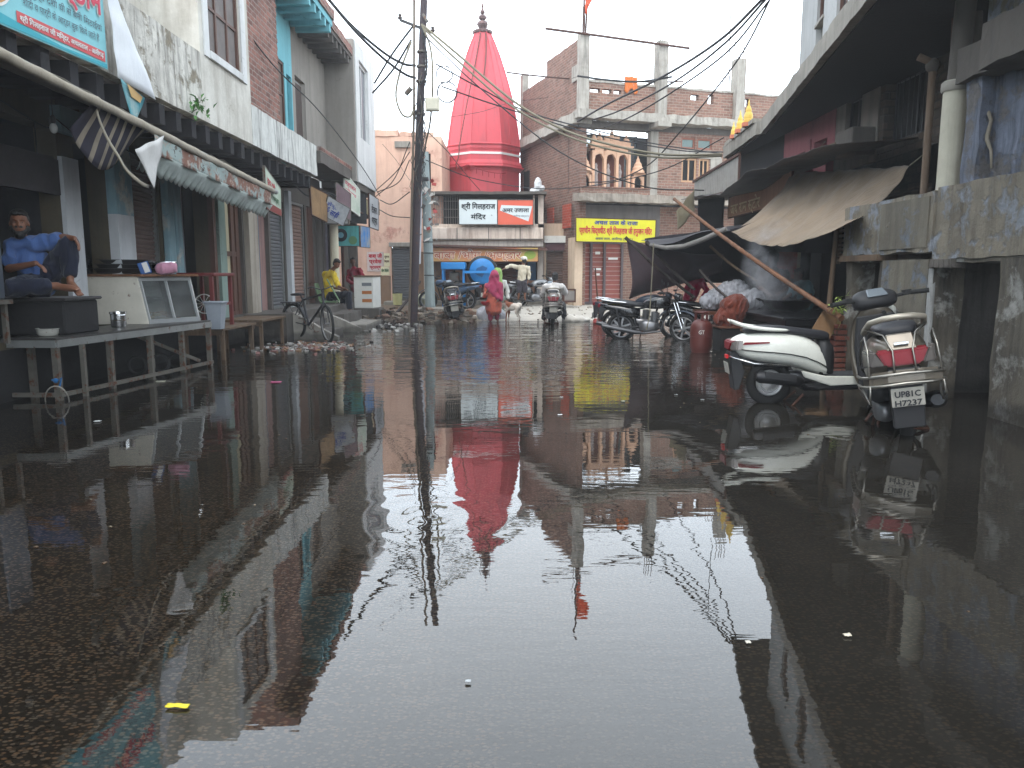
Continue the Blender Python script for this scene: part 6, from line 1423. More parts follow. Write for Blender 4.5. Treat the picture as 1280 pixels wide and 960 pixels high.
def wheel(parent, c, R, wdt, rimm, spokes=0, alloy=0, disc=False):
    m = MB(); torus(m, c, R-wdt*.5, wdt*.5, 44, 12, flatk=.95)
    w_ = m.build('wheel', M_rubber, parent, smooth=True)
    m = MB(); c = V(c)
    torus(m, c, R-wdt-.008, .013, 40, 8, flatk=2.2)
    if alloy:
        for k in range(alloy):
            a = 2*pi*k/alloy + .3; d_ = V((math.cos(a), 0, math.sin(a)))
            m.bar(c + d_*.03, c + d_*(R-wdt-.01), .035, .03, up=(0,1,0))
        m.lathe([(.05,-.04),(.05,.04)], 16, c, RY)
    elif spokes:
        for k in range(spokes):
            a = 2*pi*k/spokes; s_ = .03 if k % 2 else -.03
            m.tube([c + V((.03*math.cos(a+.6), s_, .03*math.sin(a+.6))), c + V(((R-wdt)*math.cos(a), 0, (R-wdt)*math.sin(a)))], .0022, 4)
        m.lathe([(.022,-.045),(.022,.045)], 12, c, RY)
    else:
        m.lathe([(R-wdt-.01,-.03),(R-wdt-.03,-.02),(R-wdt-.035,-.035),(.09,-.045),(.08,-.03),(.05,-.05),(0,-.055)], 32, c, RY, caps=False)
        m.lathe([(R-wdt-.01,.03),(R-wdt-.03,.02),(R-wdt-.035,.035),(.09,.045),(.08,.03),(.05,.05),(0,.055)], 32, c, RY, caps=False)
        for k in range(5):
            a = 2*pi*k/5
            for s_ in (-.047, .047): m.ell(c + V((.065*math.cos(a), s_, .065*math.sin(a))), (.01,.006,.01), 8, 5)
    m.build('rim', rimm, w_, smooth='auto')
    return w_
M_seat = paint('seat_vinyl', (.022,.022,.026,1), .5, var=.5, bump=.15, sc_=9)
M_blkpl = paint('black_plastic', (.02,.02,.022,1), .55, var=.5)
M_redl = paint('tail_lamp_red', rgb(120,12,26), .35, var=.2, spec=.3)
M_redr = paint('reflector_red', rgb(200,24,30), .3, var=.1)
M_clear = paint('lamp_clear', rgb(140,134,130), .15, metal=.4)
M_plate = paint('number_plate', rgb(176,172,162), .6, var=.5, sc_=20)
M_ali = paint('cast_alloy', rgb(140,140,142), .4, metal=.8, var=.4)
def scooter(label, loc, rz, lean=0, body=None, rear_guard=False, plate=None, s=1.08, steer=0, stand=False, inner=None, pitch=0, rim=None, zf=1.0, yf=1.0):
    """x forward, y left, z up; origin on the ground under the rear axle"""
    o = thing('scooter', label, 'scooter', loc, world=False); o.rotation_mode = 'ZXY' if False else 'XYZ'
    o.rotation_euler = (0,0,0)
    o.rotation_euler = (Matrix.Rotation(rz,3,'Z') @ Matrix.Rotation(pitch,3,'Y') @ Matrix.Rotation(lean,3,'X')).to_euler(); o.scale = (s,s,s)
    wheel(o, (0,0,.225), .225, .095, rim or paint('scooter_rim', rgb(196,196,196), .35, metal=.5, var=.3))
    # rear body
    S = [(-.40,.05,.60,.68),(-.36,.10,.555,.735),(-.28,.145,.50,.775),(-.15,.175,.455,.80),(0,.19,.43,.80),(.15,.19,.40,.79),(.3,.175,.36,.75),(.42,.15,.31,.68),(.52,.11,.28,.56),(.6,.06,.27,.42)]
    m = MB(); m.loft([sec(x,h,z0,z1,20,.75) for x,h,z0,z1 in S]); bd = m.build('body', body, o, smooth=True, sub=1)
    m = MB()
    for sgn in (-1,1):
        pts = []
        for x,h,z0,z1 in S[1:-1]:
            pts.append(V((x, sgn*(h*1.0+.003), lerp(z0,z1,.38))))
        m.tube(pts, .006, 6)
    m.build('panel_seam', M_blkpl, bd)
    for sgn in (-1,1):
        m = MB(); m.prism([(-.3,sgn*.155,.66),(-.05,sgn*.19,.675),(-.05,sgn*.19,.69),(-.28,sgn*.16,.69)], (0,sgn*.006,0)); m.build('badge', M_redl if not rear_guard else M_chrome, bd)
    # seat
    Q = [(-.26,.10,.775,.835),(-.2,.125,.775,.86),(-.05,.14,.775,.865),(.1,.145,.765,.855),(.25,.14,.74,.825),(.4,.125,.70,.80),(.52,.10,.67,.785),(.57,.06,.68,.75)]
    m = MB(); m.loft([sec(x,h,z0,z1,18,.6) for x,h,z0,z1 in Q]); m.build('seat', M_seat, o, smooth=True, sub=1)
    # seat front fairing (under-seat, black)
    m = MB(); m.loft([sec(.46,.12,.28,.70,16,.7), sec(.55,.105,.28,.69,16,.7), sec(.60,.08,.28,.62,16,.7)]); m.build('under_seat_cover', M_blkpl, o, smooth=True)
    # grab rail
    m = MB()
    if rear_guard:
        m.tube([(.05,.165,.80),(-.12,.17,.83),(-.30,.15,.885),(-.36,.08,.905),(-.37,0,.91),(-.36,-.08,.905),(-.30,-.15,.885),(-.12,-.17,.83),(.05,-.165,.80)], .019, 10)
        m.build('grab_rail', paint('grab_grey', rgb(168,160,146), .35, metal=.4), o, smooth=True)
    else:
        for sgn in (-1,1):
            m.loft([sec(.16,.016,.79,.825,10,.9,sgn*.155), sec(-.05,.02,.80,.845,10,.9,sgn*.165), sec(-.25,.022,.83,.88,10,.9,sgn*.15), sec(-.36,.02,.885,.93,10,.9,sgn*.10), sec(-.40,.012,.915,.95,10,.9,sgn*.06)])
        m.loft([sec(-.385,.07,.90,.935,10,.8), sec(-.34,.1,.875,.905,10,.8)])
        m.build('grab_rail', body, o, smooth=True, sub=1)
    # tail lamp
    m = MB(); m.prism([(-.42,-.10,.60),(-.42,.10,.60),(-.41,.145,.70),(-.41,-.145,.70)], (.07,0,.01)); tl = m.build('tail_lamp', M_redl, o, bevel=.012, seg=2)
    for sgn in (-1,1):
        m = MB(); m.prism([V((-.418,sgn*.104,.605)),V((-.36,sgn*.185,.60)),V((-.35,sgn*.185,.71)),V((-.408,sgn*.149,.70))], (.06,0,.01)); m.build('indicator', M_clear, tl, bevel=.01, seg=2)
    # rear fender + plate
    m = MB(); m.prism([(-.40,-.09,.58),(-.33,-.09,.60),(-.26,-.09,.36),(-.31,-.09,.18),(-.36,-.09,.17),(-.39,-.09,.40)], (0,.18,0)); m.loft([sec(-.30,.08,.42,.58,12), sec(-.1,.09,.40,.56,12), sec(.1,.1,.36,.5,12)])
    fd = m.build('rear_fender', M_blkpl, o, bevel=.008)
    m = MB(); m.prism([(-.405,-.092,.335),(-.405,.092,.335),(-.423,.092,.46),(-.423,-.092,.46)], (-.006,0,0)); pl_ = m.build('number_plate', M_plate, o, bevel=.003)
    # text is built from behind: reader looks toward +x, so reading direction is -y
    if plate: text(plate[0], V((-.424+.0, .072, .405)), (0,-1,0), (-.14,0,1), .054, flat('plate_ink', rgb(50,52,56)), pl_, 'lettering', bold=.03, width=.14, depth=.012)
    if plate: text(plate[1], V((-.415, .075, .346)), (0,-1,0), (-.14,0,1), .054, flat('plate_ink', rgb(50,52,56)), pl_, 'lettering', bold=.03, width=.148, depth=.012)
    m = MB(); m.box(-.43,-.405,-.045,.045,.50,.545); m.build('reflector', M_redr, o, bevel=.006)
    if rear_guard:
        m = MB()
        m.tube([(.1,.23,.50),(-.25,.235,.53),(-.42,.21,.545),(-.475,.13,.555),(-.48,0,.56),(-.475,-.13,.555),(-.42,-.21,.545),(-.25,-.235,.53),(.1,-.23,.50)], .010, 8)
        m.tube([(.1,.23,.44),(-.25,.235,.47),(-.42,.21,.485),(-.465,.13,.49),(-.47,0,.495),(-.465,-.13,.49),(-.42,-.21,.485),(-.25,-.235,.47),(.1,-.23,.44)], .009, 8)
        for sgn in (-1,1):
            m.tube([(-.46,sgn*.06,.555),(-.43,sgn*.055,.70),(-.36,sgn*.09,.80),(-.2,sgn*.17,.84)], .006, 8)
            m.tube([(-.43,sgn*.2,.55),(-.4,sgn*.19,.72),(-.3,sgn*.19,.80),(-.15,sgn*.2,.76),(-.1,sgn*.22,.6)], .006, 8)
            m.tube([(-.43,sgn*.2,.49),(-.41,sgn*.21,.40),(-.33,sgn*.2,.35),(-.2,sgn*.21,.38),(-.12,sgn*.23,.46)], .006, 8)
        m.build('crash_guard', paint('guard_steel', rgb(150,146,138), .3, metal=.85, var=.5), o, smooth=True)
        m = MB(); m.prism([(-.20,-.225,.44),(-.42,-.2,.47),(-.46,-.1,.485),(-.46,.1,.485),(-.42,.2,.47),(-.20,.225,.44)], (0,0,.1)); m.build('bumper_skirt', body, o, bevel=.02, seg=2)
        m = MB(); m.prism([(-.385,-.085,.70),(-.385,.085,.70),(-.31,.075,.80),(-.31,-.075,.80)], (-.02,0,0)); m.build('tail_cover', body, o, bevel=.01)
        m = MB(); m.box(-.405,-.385,-.04,.04,.735,.75); m.build('badge', M_chrome, o)
    else:
        m = MB()
        for sgn in (-1,1): m.tube([(.15,sgn*.2,.42),(-.2,sgn*.215,.46),(-.38,sgn*.17,.52),(-.4,sgn*.05,.53)], .01, 8)
        m.build('side_rail', M_chrome, o, smooth=True)
    # engine, exhaust, air box
    m = MB(); m.loft([sec(-.06,.04,.17,.30,14,.7,.10), sec(.1,.055,.15,.33,14,.7,.11), sec(.3,.05,.18,.33,14,.7,.10), sec(.42,.035,.2,.3,14,.7,.08)]); m.build('engine_case', M_ali, o, smooth=True)
    m = MB(); m.loft([sec(-.12,.05,.33,.45,14,.5,.12), sec(.1,.06,.32,.46,14,.5,.13), sec(.22,.05,.33,.45,14,.5,.12)]); m.build('air_box', M_blkpl, o, smooth=True)
    m = MB(); m.tube([(.45,-.1,.16),(.32,-.15,.19),(.26,-.165,.24)], .018, 8); m.tube([(.28,-.165,.25),(.24,-.17,.255),(-.14,-.19,.315),(-.18,-.19,.32)], [.03,.055,.062,.04], 14); m.build('exhaust', paint('exhaust_black', rgb(44,44,46), .4, metal=.5, var=.4), o, smooth='auto')
    m = MB(); m.loft([sec(-.1,.012,.30,.37,10,.6,-.245), sec(.2,.012,.25,.33,10,.6,-.225)]); m.build('heat_shield', M_blkpl, o)
    m = MB(); m.tube([(.12,.15,.2),(.22,.17,.1),(.2,.17,.02)], .012, 6); m.tube([(.3,.12,.12),(.16,.16,-.01 if stand else .05),(.16,-.16,-.01 if stand else .05),(.3,-.12,.12)], .013, 6); m.tube([(.18,.17,.2),(.06,.2,.2),(.02,.22,.18)], .01, 6); m.build('centre_stand', M_rust, o)
    # floorboard and skirts
    m = MB(); m.prism([(.5,-.15,.285),(1.03,-.17,.275),(1.03,.17,.275),(.5,.15,.285)], (0,0,.025)); m.build('floorboard', M_blkpl, o, bevel=.006)
    m = MB()
    for sgn in (-1,1):
        m.prism([V((.26,sgn*.17,.36)),V((.5,sgn*.165,.30)),V((1.04,sgn*.175,.285)),V((1.09,sgn*.175,.35)),V((1.11,sgn*.17,.30)),V((1.05,sgn*.165,.215)),V((.55,sgn*.15,.20)),V((.3,sgn*.15,.29))], (0,-sgn*.025,0))
    m.build('side_skirt', body, o, bevel=.008, seg=2)
    m = MB(); m.box(.3,1.05,-.12,.12,.15,.21); m.build('under_frame', M_blkpl, o, bevel=.02)
    # leg shield, front
    secs = []
    for z,xb,xf,hw in ((.24,1.06,1.10,.16),(.36,1.05,1.16,.2),(.5,1.07,1.23,.21),(.64,1.08,1.26,.205),(.78,1.06,1.24,.18),(.88,1.03,1.19,.13),(.93,1.01,1.13,.07)):
        pts = []
        for k in range(16):
            a = 2*pi*k/16; c, s_ = math.cos(a), math.sin(a)
            xx = lerp(xb, xf, (1+c)/2)
            pts.append(V((xx - (.07*abs(s_)**2 if c > 0 else 0), hw*math.copysign(abs(s_)**.8, s_), z)))
        secs.append(pts)
    m = MB(); m.loft(secs); m.build('front_apron', body, o, smooth=True, sub=1)
    m = MB(); m.prism([(1.045,-.17,.30),(1.045,.17,.30),(1.05,.17,.62),(1.03,.13,.86),(1.03,-.13,.86),(1.05,-.17,.62)], (-.03,0,0)); m.build('inner_shield', inner or M_blkpl, o, bevel=.01)
    # front wheel + fender + fork; steering group via rotation about the head
    st_ = Matrix.Rotation(steer, 4, 'Z')
    def steerpart(ob):
        for v in ob.data.vertices: v.co = st_ @ (v.co - V((1.12,0,0))) + V((1.12,0,0))
    f0 = len(COL.objects)
    fw = wheel(o, (1.24,0,.225), .225, .09, rim or paint('scooter_rim', rgb(150,150,150)))
    for q in [fw] + kids(fw): steerpart(q)
    secs = []
    for k in range(12):
        a = lerp(-.25, pi+.1, k/11); R_ = .255
        cx, cz = 1.24 + R_*math.cos(a), .235 + R_*math.sin(a); hw = .07 if 1 < k < 10 else .05
        d_ = V((math.cos(a),0,math.sin(a)))
        secs.append([V((cx,-hw,cz)), V((cx,-hw*.6,cz))+d_*.03, V((cx,hw*.6,cz))+d_*.03, V((cx,hw,cz)), V((cx,hw*.6,cz))+d_*.012, V((cx,-hw*.6,cz))+d_*.012])
    m = MB(); m.loft(secs); q = m.build('front_fender', body, o, smooth=True); steerpart(q)
    m = MB()
    for sgn in (-1,1): m.tube([(1.24,sgn*.075,.225),(1.2,sgn*.075,.42),(1.14,sgn*.06,.6)], .017, 8)
    q = m.build('fork', M_ali, o); steerpart(q)
    # handlebar cowl
    m = MB(); m.loft([sec(.98,.10,.93,.985,18,.7), sec(1.02,.16,.905,1.035,18,.7), sec(1.09,.175,.88,1.06,18,.7), sec(1.15,.13,.90,1.06,18,.7), sec(1.19,.07,.93,1.02,18,.7)]); q = m.build('handlebar_cowl', body if not rear_guard else M_blkpl, o, smooth=True, sub=1); steerpart(q)
    cowl = q
    m = MB(); m.prism([V((.985,-.075,.995)),V((.985,.075,.995)),V((1.055,.06,1.052)),V((1.055,-.06,1.052))], (-.012,0,.012)); q = m.build('speedometer', paint('dial_glass', rgb(120,128,134), .15, metal=.2), cowl, bevel=.006); steerpart(q)
    m = MB(); m.loft([sec(1.17,.065,.93,1.02,14,.7), sec(1.205,.05,.94,1.0,14,.7)]); q = m.build('headlamp', M_clear, cowl, smooth=True); steerpart(q)
    for sgn in (-1,1):
        m = MB(); m.tube([(1.06,sgn*.12,.975),(1.03,sgn*.2,.985),(.98,sgn*.26,.99)], .014, 8); m.tube([(.99,sgn*.235,.99),(.95,sgn*.35,.985)], .019, 10); m.tube([(1.03,sgn*.2,1.0),(1.06,sgn*.27,.99),(1.02,sgn*.36,.975)], .006, 6)
        m.obox((1.01,sgn*.215,.995), (.06,.05,.04)); q = m.build('grip', M_rubber, o, smooth='auto'); steerpart(q)
    def squash(ob):
        if ob.name.split('.')[0] in ('wheel',): return
        for v in ob.data.vertices:
            if yf != 1: v.co.y *= yf
            if v.co.z > .36: v.co.z = .36 + (v.co.z-.36)*zf
        for q in kids(ob): squash(q)
    if zf != 1 or yf != 1:
        for q in kids(o): squash(q)
    return o
M_whb = paint('scooter_white', rgb(228,228,218), .28, var=.3, coat=.6, sc_=3, bump=.01)
M_slb = paint('scooter_champagne', rgb(112,104,92), .35, metal=.5, var=.3, coat=.5, bump=.01)
M_bkb = paint('scooter_black', (.012,.012,.014,1), .25, var=.3, coat=.6, bump=.01)
# white scooter seen from its left side, rear to the left of the picture
c = atZ(960, 513, 0)
scooter('white scooter parked sideways in the water with its back to the street', (3.0, 8.85, -.03), math.radians(-3), lean=.0, body=M_whb, s=1.17, stand=True, pitch=math.radians(-2), zf=.88)
scooter('champagne-silver scooter seen from behind with chrome guards, leaning by the doorway', (3.76, 7.18, -.09), math.radians(71), lean=math.radians(-10), body=M_slb, rear_guard=True, s=1.27, zf=1.1, yf=1.15, steer=math.radians(14), plate=('UP81C','H7237'))
scooter('black scooter with red tail lamp parked at the far water edge near the concrete pole', (-1.72, 23.6, -.05), math.radians(86+12), lean=math.radians(-8), body=M_bkb, rear_guard=True, s=1.25, steer=.3)
scooter('grey scooter ridden away from the camera by the man in a white shirt', (1.2, 22.9, -.05), math.radians(90), body=paint('scooter_greyred', rgb(120,110,104), .3, metal=.3, coat=.5), rear_guard=True, s=1.22)
# ------------------------------------------------------------------ motorcycles
def motorcycle(label, loc, rz, lean=0, tank=None, s=1.1, alloy=6, steer=0, side=None):
    o = thing('motorcycle', label, 'motorcycle', loc, world=False, group=None)
    o.rotation_euler = (Matrix.Rotation(rz,3,'Z') @ Matrix.Rotation(lean,3,'X')).to_euler(); o.scale = (s,s,s)
    rm = paint('alloy_rim', rgb(176,176,178), .35, metal=.7, var=.3)
    wheel(o, (0,0,.30), .30, .085, rm, alloy=alloy); 
    st_ = Matrix.Rotation(steer, 4, 'Z')
    def sp(ob):
        for v in ob.data.vertices: v.co = st_ @ (v.co - V((1.08,0,0))) + V((1.08,0,0))
    fw = wheel(o, (1.26,0,.30), .30, .075, rm, alloy=alloy)
    for q in [fw] + kids(fw): sp(q)
    m = MB(); m.loft([sec(.42,.06,.70,.80,16,.7), sec(.52,.11,.68,.88,16,.7), sec(.68,.145,.67,.93,16,.7), sec(.84,.14,.68,.95,16,.7), sec(.96,.09,.72,.93,16,.7), sec(1.0,.05,.76,.88,16,.7)]); m.build('fuel_tank', tank or M_bkb, o, smooth=True, sub=1)
    m = MB(); m.loft([sec(-.30,.08,.78,.84,14,.6), sec(-.15,.12,.77,.86,14,.6), sec(.1,.13,.75,.84,14,.6), sec(.3,.13,.72,.81,14,.6), sec(.5,.09,.70,.80,14,.6)]); m.build('seat', M_seat, o, smooth=True, sub=1)
    m = MB(); m.loft([sec(-.42,.05,.70,.78,12), sec(-.25,.1,.64,.77,12), sec(0,.12,.58,.75,12), sec(.2,.12,.50,.72,12), sec(.38,.1,.46,.68,12)]); m.build('side_panel', tank or M_bkb, o, smooth=True)
    m = MB(); m.tube([(.2,.1,.8),(-.2,.14,.84),(-.38,.1,.86),(-.42,0,.86),(-.38,-.1,.86),(-.2,-.14,.84),(.2,-.1,.8)], .012, 8); m.build('grab_rail', M_chrome, o)
    m = MB(); m.box(-.47,-.42,-.07,.07,.70,.77); m.build('tail_lamp', M_redl, o, bevel=.01)
    m = MB(); m.prism([(-.46,-.07,.70),(-.38,-.07,.72),(-.24,-.07,.66),(-.34,-.07,.62),(-.41,-.07,.42),(-.44,-.07,.42)], (0,.14,0)); m.build('rear_fender', M_blkpl, o, bevel=.01)
    m = MB(); m.box(-.48,-.472,-.09,.09,.42,.54); m.build('number_plate', M_plate, o)
    m = MB(); m.loft([sec(.38,.1,.22,.42,14,.6), sec(.5,.14,.2,.46,14,.6), sec(.68,.13,.22,.44,14,.6), sec(.76,.08,.26,.40,14,.6)])
    e = m.build('engine', M_ali, o, smooth=True)
    m = MB()
    for k in range(7): m.lathe([(.09,0),(.09,.012)], 16, (.66+.006*k,0,.42+k*.028))
    m.lathe([(.065,0),(.065,.22)], 14, (.67,0,.4)); m.build('cylinder_fins', M_ali, e)
    m = MB(); m.tube([(.74,-.05,.5),(.86,-.08,.42),(.8,-.1,.24),(.5,-.13,.2)], .02, 8); m.tube([(.5,-.13,.2),(.3,-.15,.22),(-.3,-.17,.33),(-.36,-.17,.34)], [.025,.045,.05,.04], 14); m.build('exhaust', paint('dull_chrome', rgb(84,84,86), .4, metal=.8, var=.5), o, smooth='auto')
    m = MB(); m.tube([(.98,0,.86),(.9,0,.6),(.82,0,.3),(.45,0,.2),(.3,0,.35),(.28,0,.66),(.95,0,.8)], .022, 8)
    for sgn in (-1,1): m.tube([(0,sgn*.11,.3),(.38,sgn*.09,.32)], .018, 8); m.tube([(.0,sgn*.13,.32),(-.08,sgn*.13,.68)], .028, 10); m.tube([(.28,sgn*.09,.64),(-.3,sgn*.1,.72)], .016, 8)
    m.build('frame', M_blkpl, o)
    m = MB(); m.loft([sec(-.02,.02,.26,.42,12,.8,.10), sec(.2,.02,.28,.40,12,.8,.10), sec(.38,.02,.26,.36,12,.8,.10)]); m.build('chain_cover', M_blkpl, o)
    m = MB()
    for sgn in (-1,1): m.tube([(1.26,sgn*.075,.30),(1.06,sgn*.075,.86)], .019, 10)
    m.obox((1.07,0,.84),(.08,.2,.05)); q = m.build('fork', M_chrome, o); sp(q)
    secs = []
    for k in range(10):
        a = lerp(.2, pi*.95, k/9); R_ = .335; cx, cz = 1.26+R_*math.cos(a), .3+R_*math.sin(a); hw = .055; d_ = V((math.cos(a),0,math.sin(a)))
        secs.append([V((cx,-hw,cz)), V((cx,-hw*.5,cz))+d_*.025, V((cx,hw*.5,cz))+d_*.025, V((cx,hw,cz)), V((cx,hw*.5,cz))+d_*.01, V((cx,-hw*.5,cz))+d_*.01])
    m = MB(); m.loft(secs); q = m.build('front_fender', paint('fender_bluegrey', rgb(66,74,86), .35, var=.3) , o, smooth=True); sp(q)
    m = MB(); m.loft([sec(1.08,.08,.84,1.0,16,.8), sec(1.16,.1,.83,.99,16,.8), sec(1.2,.08,.84,.97,16,.8)]); q = m.build('headlamp_cowl', tank or M_bkb, o, smooth=True); sp(q)
    m = MB(); m.ell((1.19,0,.905),(.03,.075,.06)); hl = m.build('headlamp', M_clear, q, smooth=True); sp(hl)
    for sgn in (-1,1):
        m = MB(); m.tube([(1.04,0,.93),(1.04,sgn*.1,.98),(.98,sgn*.28,1.02),(.92,sgn*.36,1.01)], .012, 8); m.tube([(.96,sgn*.3,1.02),(.9,sgn*.38,1.01)], .02, 8); m.tube([(1.02,sgn*.25,1.02),(1.0,sgn*.37,1.0)], .006, 6); q = m.build('handlebar', M_blkpl, o); sp(q)
        m = MB(); m.tube([(1.0,sgn*.25,1.02),(1.02,sgn*.3,1.18)], .007, 6); m.ell((1.03,sgn*.31,1.2),(.012,.055,.035)); q = m.build('mirror', M_blkpl, o, smooth='auto'); sp(q)
    m = MB(); m.tube([(.4,.12,.2),(.35,.24,.0)], .012, 6); m.tube([(.45,-.2,.24),(.45,.2,.24)], .014, 6); m.build('foot_rest', M_rust, o)
    return o
motorcycle('black motorcycle with silver alloy wheels parked in the water beside the rope', (2.5, 17.6, -.06), math.radians(-16), lean=math.radians(4), s=1.12, steer=-.3, alloy=6)
motorcycle('second dark motorcycle standing behind the alloy-wheeled one near the gas cylinder', (2.5, 18.7, -.06), math.radians(-18), lean=math.radians(5), tank=paint('tank_bluegrey', rgb(40,48,60), .3), s=1.12, steer=.2, alloy=3)
motorcycle('dark motorcycle parked at the temple steps left of the standing man', (-.55, 28.7, .24), math.radians(35), lean=.08, s=1.1, steer=.3, alloy=3)
motorcycle('grey-tanked motorcycle parked at the temple steps right of the standing man', (.25, 28.6, .24), math.radians(20), lean=.08, tank=paint('tank_silver', rgb(150,152,154), .3, metal=.5), s=1.1, steer=-.2, alloy=3)
motorcycle('blue-grey motorcycle with an orange side panel parked beside the concrete pole', (-1.6, 27.6, .18), math.radians(168), lean=-.08, tank=paint('tank_blue', rgb(84,104,130), .3, metal=.3), s=1.15, steer=.2, alloy=3)
motorcycle('third dark motorcycle deepest in shadow under the black canopy', (4.1, 18.3, -.06), math.radians(-35), lean=.08, s=1.08, steer=.4, alloy=3)
# ------------------------------------------------------------------ bicycle
def bicycle(label, loc, rz, s=1.0, lean=0, steer=.3):
    o = thing('bicycle', label, 'bicycle', loc, world=False); o.rotation_euler = (Matrix.Rotation(rz,3,'Z') @ Matrix.Rotation(lean,3,'X')).to_euler(); o.scale = (s,s,s)
    rm = paint('bike_rim', rgb(130,128,126), .5, metal=.6, var=.4, rust=.2)
    def wh(c, nm):
        m = MB(); torus(m, c, .335, .026, 44, 8); w_ = m.build('wheel', M_rubber, o, smooth=True)
        m = MB(); torus(m, c, .315, .009, 40, 6, flatk=1.6); cc = V(c)
        for k in range(28):
            a = 2*pi*k/28; s_ = .03 if k % 2 else -.03
            m.tube([cc + V((.02*math.cos(a+.7), s_, .02*math.sin(a+.7))), cc + V((.315*math.cos(a), 0, .315*math.sin(a)))], .002, 4)
        m.tube([cc+V((0,-.05,0)), cc+V((0,.05,0))], .02, 8); m.build('rim', rm, w_); return w_
    wh((0,0,.35), 'r'); st_ = Matrix.Rotation(steer, 4, 'Z')
    def sp(ob):
        for v in ob.data.vertices: v.co = st_ @ (v.co - V((.95,0,0))) + V((.95,0,0))
    f = wh((1.08,0,.35), 'f'); sp(f); [sp(q) for q in kids(f)]
    M_f = paint('bike_frame', (.03,.03,.035,1), .45, var=.4, rust=.25)
    m = MB(); bb, sT, hT, hB = (.45,0,.3), (.32,0,.82), (.92,0,.9), (.96,0,.74)
    m.tube([bb,sT],.022,8); m.tube([(.33,0,.78),hT],.022,8); m.tube([bb,hB],.024,8); m.tube([hT,hB],.02,8)
    for sgn in (-1,1): m.tube([(0,sgn*.05,.35),(.45,sgn*.03,.3)],.01,6); m.tube([(0,sgn*.05,.35),(.33,sgn*.02,.78)],.009,6)
    m.build('frame', M_f, o)
    m = MB()
    for sgn in (-1,1): m.tube([(1.08,sgn*.05,.35),(.99,sgn*.04,.7),(.95,0,.75)],.012,6)
    m.tube([(.96,0,.74),(.91,0,1.0)],.014,8); m.tube([(.91,-.27,1.03),(.95,-.2,1.05),(.95,-.06,1.0),(.91,0,.99),(.95,.06,1.0),(.95,.2,1.05),(.8,.27,1.02)],.012,8); q = m.build('handlebar', M_f, o); sp(q)
    m = MB(); m.loft([sec(.08,.10,.86,.91,12), sec(.2,.09,.86,.92,12), sec(.36,.03,.87,.9,12)]); m.tube([(.3,0,.8),(.27,0,.88)],.012,6); m.build('saddle', M_seat, o, smooth='auto')
    m = MB()
    for c in ((0,0,.35),):
        pts = [V((c[0]+.375*math.cos(a), 0, c[2]+.375*math.sin(a))) for a in [lerp(.2,pi+.3,i/14) for i in range(15)]]
        for p0,p1 in zip(pts, pts[1:]): m.bar(p0,p1,.05,.005)
    m.build('mudguard', M_f, o)
    m = MB(); m.box(-.3,.25,-.08,.08,.72,.735); m.tube([(-.25,.07,.72),(0,.06,.35)],.007,6); m.tube([(-.25,-.07,.72),(0,-.06,.35)],.007,6); m.build('carrier', M_f, o)
    m = MB(); torus(m, (.45,.05,.3), .09, .006, 24, 6); m.bar((.45,.06,.3),(.52,.08,.16),.015,.01); m.bar((.45,-.06,.3),(.38,-.08,.44),.015,.01); m.box(.48,.56,.07,.15,.15,.165); m.box(.34,.42,-.15,-.07,.435,.45); m.build('crank', M_steel, o)
    return o
bicycle('old black bicycle standing at the steps in front of the grey shutters', (-4.95, 17.55, .0), math.radians(-38), s=1.15, lean=.05, steer=-.35)
# ================================================================== PEOPLE AND THE DOG
M_skin = paint('skin_brown', rgb(122,82,62), .55, var=.15, bump=.03)
M_skind = paint('skin_dark', rgb(104,70,54), .55, var=.15, bump=.03)
M_hair = paint('hair_black', (.012,.011,.01,1), .6, var=.4, bump=.3, sc_=30)
M_eye = flat('eye_dark', (.01,.008,.008,1), .2); M_eyew = flat('eye_white', rgb(120,110,104), .3)
def hand(p, d, side, s, curl=.5, out=None):
    """palm at p pointing along d, side = direction of the thumb side; returns capsules"""
    d = V(d).normalized(); side = (V(side) - d*V(side).dot(d)).normalized(); nrm = d.cross(side)
    if nrm.z > 0: nrm = -nrm     # fingers curl downward
    caps = [(p, p + d*.075*s, .030*s, .036*s, (side, .5))]
    for k, (off, ln) in enumerate(((.030,.070),(.011,.080),(-.009,.074),(-.028,.058))):
        a = p + d*.082*s + side*off*s*.95
        b = a + (d + nrm*curl*.3).normalized()*ln*.5*s; c = b + (d + nrm*curl*1.2).normalized()*ln*.5*s
        caps += [(a - d*.02*s, b, .0105*s, .0095*s), (b, c, .0095*s, .0075*s)]
    a = p + d*.02*s + side*.03*s; b = a + (d*.6 + side).normalized()*.035*s; c = b + (d + side*.3 + nrm*.3).normalized()*.035*s
    caps += [(a, b, .014*s, .011*s), (b, c, .011*s, .009*s)]
    return caps
def head_parts(c, f, up, s):
    c = V(c); f = V(f).normalized(); up = V(up); up = (up - f*up.dot(f)).normalized(); r = up.cross(f)
    R = Matrix((r, f, up)).transposed()
    P = lambda x, y, z: c + (r*x + f*y + up*z)*s
    ells = [(P(0,-.01,.03), (.076*s,.094*s,.092*s), R), (P(0,.03,-.045), (.058*s,.062*s,.068*s), R), (P(0,.055,-.085), (.03*s,.03*s,.026*s), R),
            (P(.078,-.01,-.01), (.01*s,.02*s,.03*s), R), (P(-.078,-.01,-.01), (.01*s,.02*s,.03*s), R),
            (P(0,.078,.035), (.05*s,.02*s,.012*s), R), (P(0,.085,-.052), (.026*s,.014*s,.012*s), R), (P(.04,.06,-.02), (.022*s,.022*s,.022*s), R), (P(-.04,.06,-.02), (.022*s,.022*s,.022*s), R)]
    caps = [(P(0,.085,.02), P(0,.108,-.022), .009*s, .015*s)]
    return P, R, ells, caps
